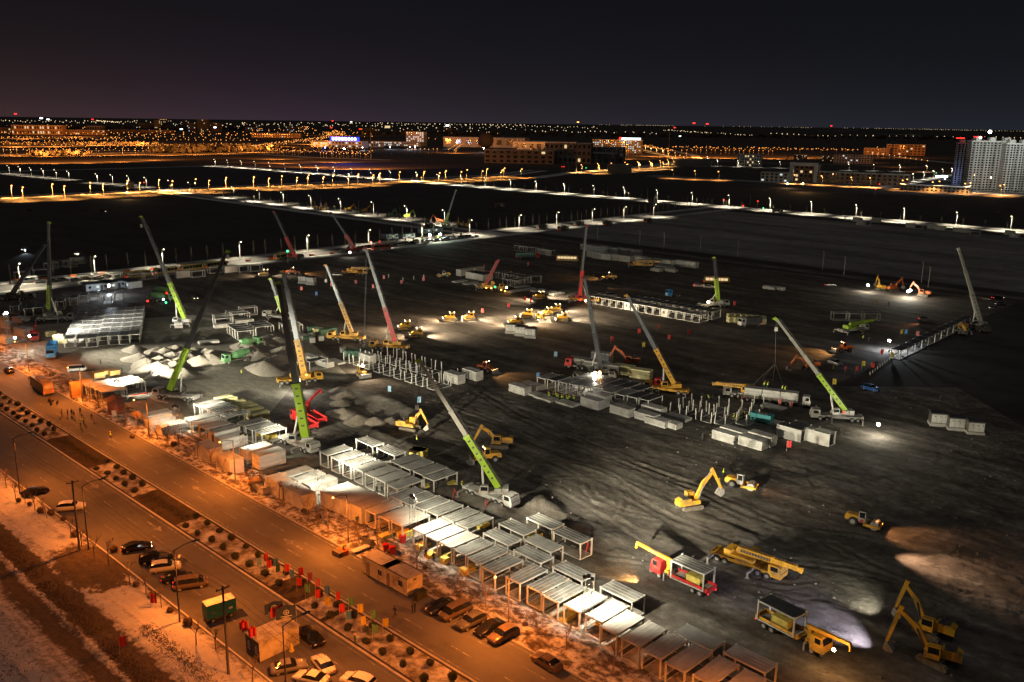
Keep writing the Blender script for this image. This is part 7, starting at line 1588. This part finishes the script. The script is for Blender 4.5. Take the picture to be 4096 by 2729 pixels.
farrow(0,485,420,487,40,'w',5,5); farrow(0,505,420,512,34,'s',6,8); farrow(380,483,480,490,30,'w',3,2); farrow(480,490,1000,505,60,'w',6,12); farrow(960,500,1500,497,60,'w',8,9); farrow(1000,515,1500,525,34,'s',9,10); farrow(1500,494,2100,500,60,'w',6,2.5); farrow(1490,505,2060,512,44,'w',9,8)
farrow(1560,520,2000,528,18,'w',10,7); farrow(2050,493,2320,497,40,'s',3,.8); farrow(2320,497,2700,504,60,'w',1.5,.6); farrow(2050,505,2400,512,26,'w',5,4); farrow(2100,520,2640,535,30,'w',8,5); farrow(2650,520,3010,542,44,'w',3,2); farrow(2800,504,3080,508,20,'w',4,.8)
farrow(3070,533,3350,545,12,'w',4,1); farrow(3350,541,3860,548,16,'w',3,.7); farrow(3360,511,3880,521,62,'w',2,.7); farrow(3880,521,4096,526,18,'w',3,1); farrow(3080,508,3250,511,16,'w',2,.5); farrow(3900,545,4096,552,8,'w',3,1)
for x, y in ((3080,499),(3108,501),(3120,500),(3148,501)): FARH.append((x,y+4,'w',20))
order = sorted(range(nind), key=lambda k: -FARH[k][1])[:120]; single = set(order)
stm = {'s': MB(), 'w': MB()}; ns = 0
def octa(mb, c, r): mb.add([c+Vector((r,0,0)),c+Vector((0,r,0)),c+Vector((-r,0,0)),c+Vector((0,-r,0)),c+Vector((0,0,r)),c+Vector((0,0,-r))], [(0,1,4),(1,2,4),(2,3,4),(3,0,4),(1,0,5),(2,1,5),(3,2,5),(0,3,5)])
bulb = {}
for k, (x, y, c, h) in enumerate(FARH):
    p = at(x, y, h)
    if p.y > 40000 or p.y < 0: continue
    D = p.length; rad = min(8, max(.5, D*.00044))  # bulb radius grows with distance, standing for the glow round each lamp
    if k in single:
        key = ('farlamp', c)
        def fb(c=c):
            r = thing('street_lamp','x','street lamp'); part('pole', MB().rod((0,0,0),(0,0,9),.22,.15,5), m_pole, r); part('lamp_head', MB().ball((0,0,9.3),.62,7,5), e_sodfar if c == 's' else e_cityw, r); return r
        ns += 1; place(key, fb, 'x', Vector((p.x,p.y,0)), 0, 'amber lamps of the far streets')['label'] = '%s amber far street lamp counted from the nearest' % nth(ns-1)
        s = 1.0
    else: octa(stm[c], p, rad*rnd.uniform(.6,1.15))
o = struct('distant_lamps', stm['s'], e_city, 'stuff'); o['label'] = 'countless amber lamps of the far town'
o = struct('distant_lamps', stm['w'], e_cityw, 'stuff'); o['label'] = 'countless white lamps on the horizon'
for i, (x, y, rad, m) in enumerate([(62,456,8,e_red),(165,473,8,e_cool),(192,478,9,e_signw),(370,478,6,e_red),(725,517,9,e_signw),(1405,488,6,e_signw),(2312,489,6,e_amb),(2699,511,6,e_red),(2776,493,8,e_red),(2829,496,8,e_red),(1440,517,6,e_red),(1325,511,6,e_red),(1790,502,9,e_cool),(1330,484,5,e_red),(2720,545,7,e_signw),(860,510,7,e_cool),(1550,508,16,e_win),(3325,504,6,e_red)]):
    p = at(x, max(y,500), 20); p = T(x, y, at(x, 528+x*.012)); solo('far_sign', MB().box(-rad*.7,rad*.7,-.4,.4,-rad*.3,rad*.3), m, '%s glowing sign or beacon from left on the horizon' % nth(i), 'sign', p, 0, 'glowing signs on the horizon')
# light that those far streets throw on the ground between them
for x, y, pw in [(60,612,60),(200,612,60),(340,611,60),(480,608,60),(610,603,60),(60,588,110),(180,590,110),(300,588,110),(420,588,110),(540,586,110),(660,588,110),(780,586,110),(900,584,110),(60,560,200),(220,560,200),(380,556,200),(560,556,200),(740,560,200),(1010,580,120),(1080,573,120),(1160,565,140),(1240,556,160),(1310,545,180),(1345,530,260),(1120,615,60),(1250,628,60),(1380,634,60),(1480,634,60),(1330,612,70),(1100,602,70),(100,535,300),(300,530,300),(1825,585,90),(2160,600,80),(2300,605,80),(2480,605,80),(2620,598,90),(2700,600,90),(2800,602,90),(2900,604,90),(3000,605,90),(3100,606,90),(3220,604,90),(3340,604,90),(3540,604,90),(3650,605,90),(3500,620,50),(3600,635,50),(3700,650,50)]:
    light('far_street_light','SPOT', at(x,y,16), pw*(14000 if y < 581 and x < 1900 else 9000 if y < 594 and x < 1900 else 1500 if x > 3400 else 11000), (1,.31,.05), None, .5, at(x,y,0)+Vector((0,.01,0)), 156, .5)
# scrub belts and woods far off
def belt(x0, y0, x1, y1, h, w, n, label):
    mb = MB(); a = at(x0,y0); b = at(x1,y1); dd = (b-a); 
    for k in range(n):
        c = a.lerp(b, rnd.random())+Vector((rnd.gauss(0,w),rnd.gauss(0,w),0)); hh = h*rnd.uniform(.5,1.2); [mb.ball((c.x+rnd.uniform(-.6,.6)*hh,c.y+rnd.uniform(-.6,.6)*hh,hh*rnd.uniform(.25,.8)), hh*rnd.uniform(.16,.34), 5, 4, .45, 1.2) for _ in range(4)]
    o = struct('far_wood', mb, g_wood_far, 'stuff'); o['label'] = label
belt(660,612,1010,605,14,25,130,'dark tree belt before the amber streets'); belt(120,625,320,622,9,14,50,'dark scrub along the amber road'); belt(0,582,640,580,8,18,120,'trees under the amber lamps'); belt(1000,600,1460,605,9,22,110,'trees before the blue hall'); belt(2100,620,2330,615,12,25,50,'dark trees before the hotel'); belt(2700,606,3420,604,8,16,130,'trees under the right amber lamps'); belt(0,530,1000,520,26,60,150,'dark woods near the horizon'); belt(1500,540,3900,560,22,90,240,'dark woods across the plain')
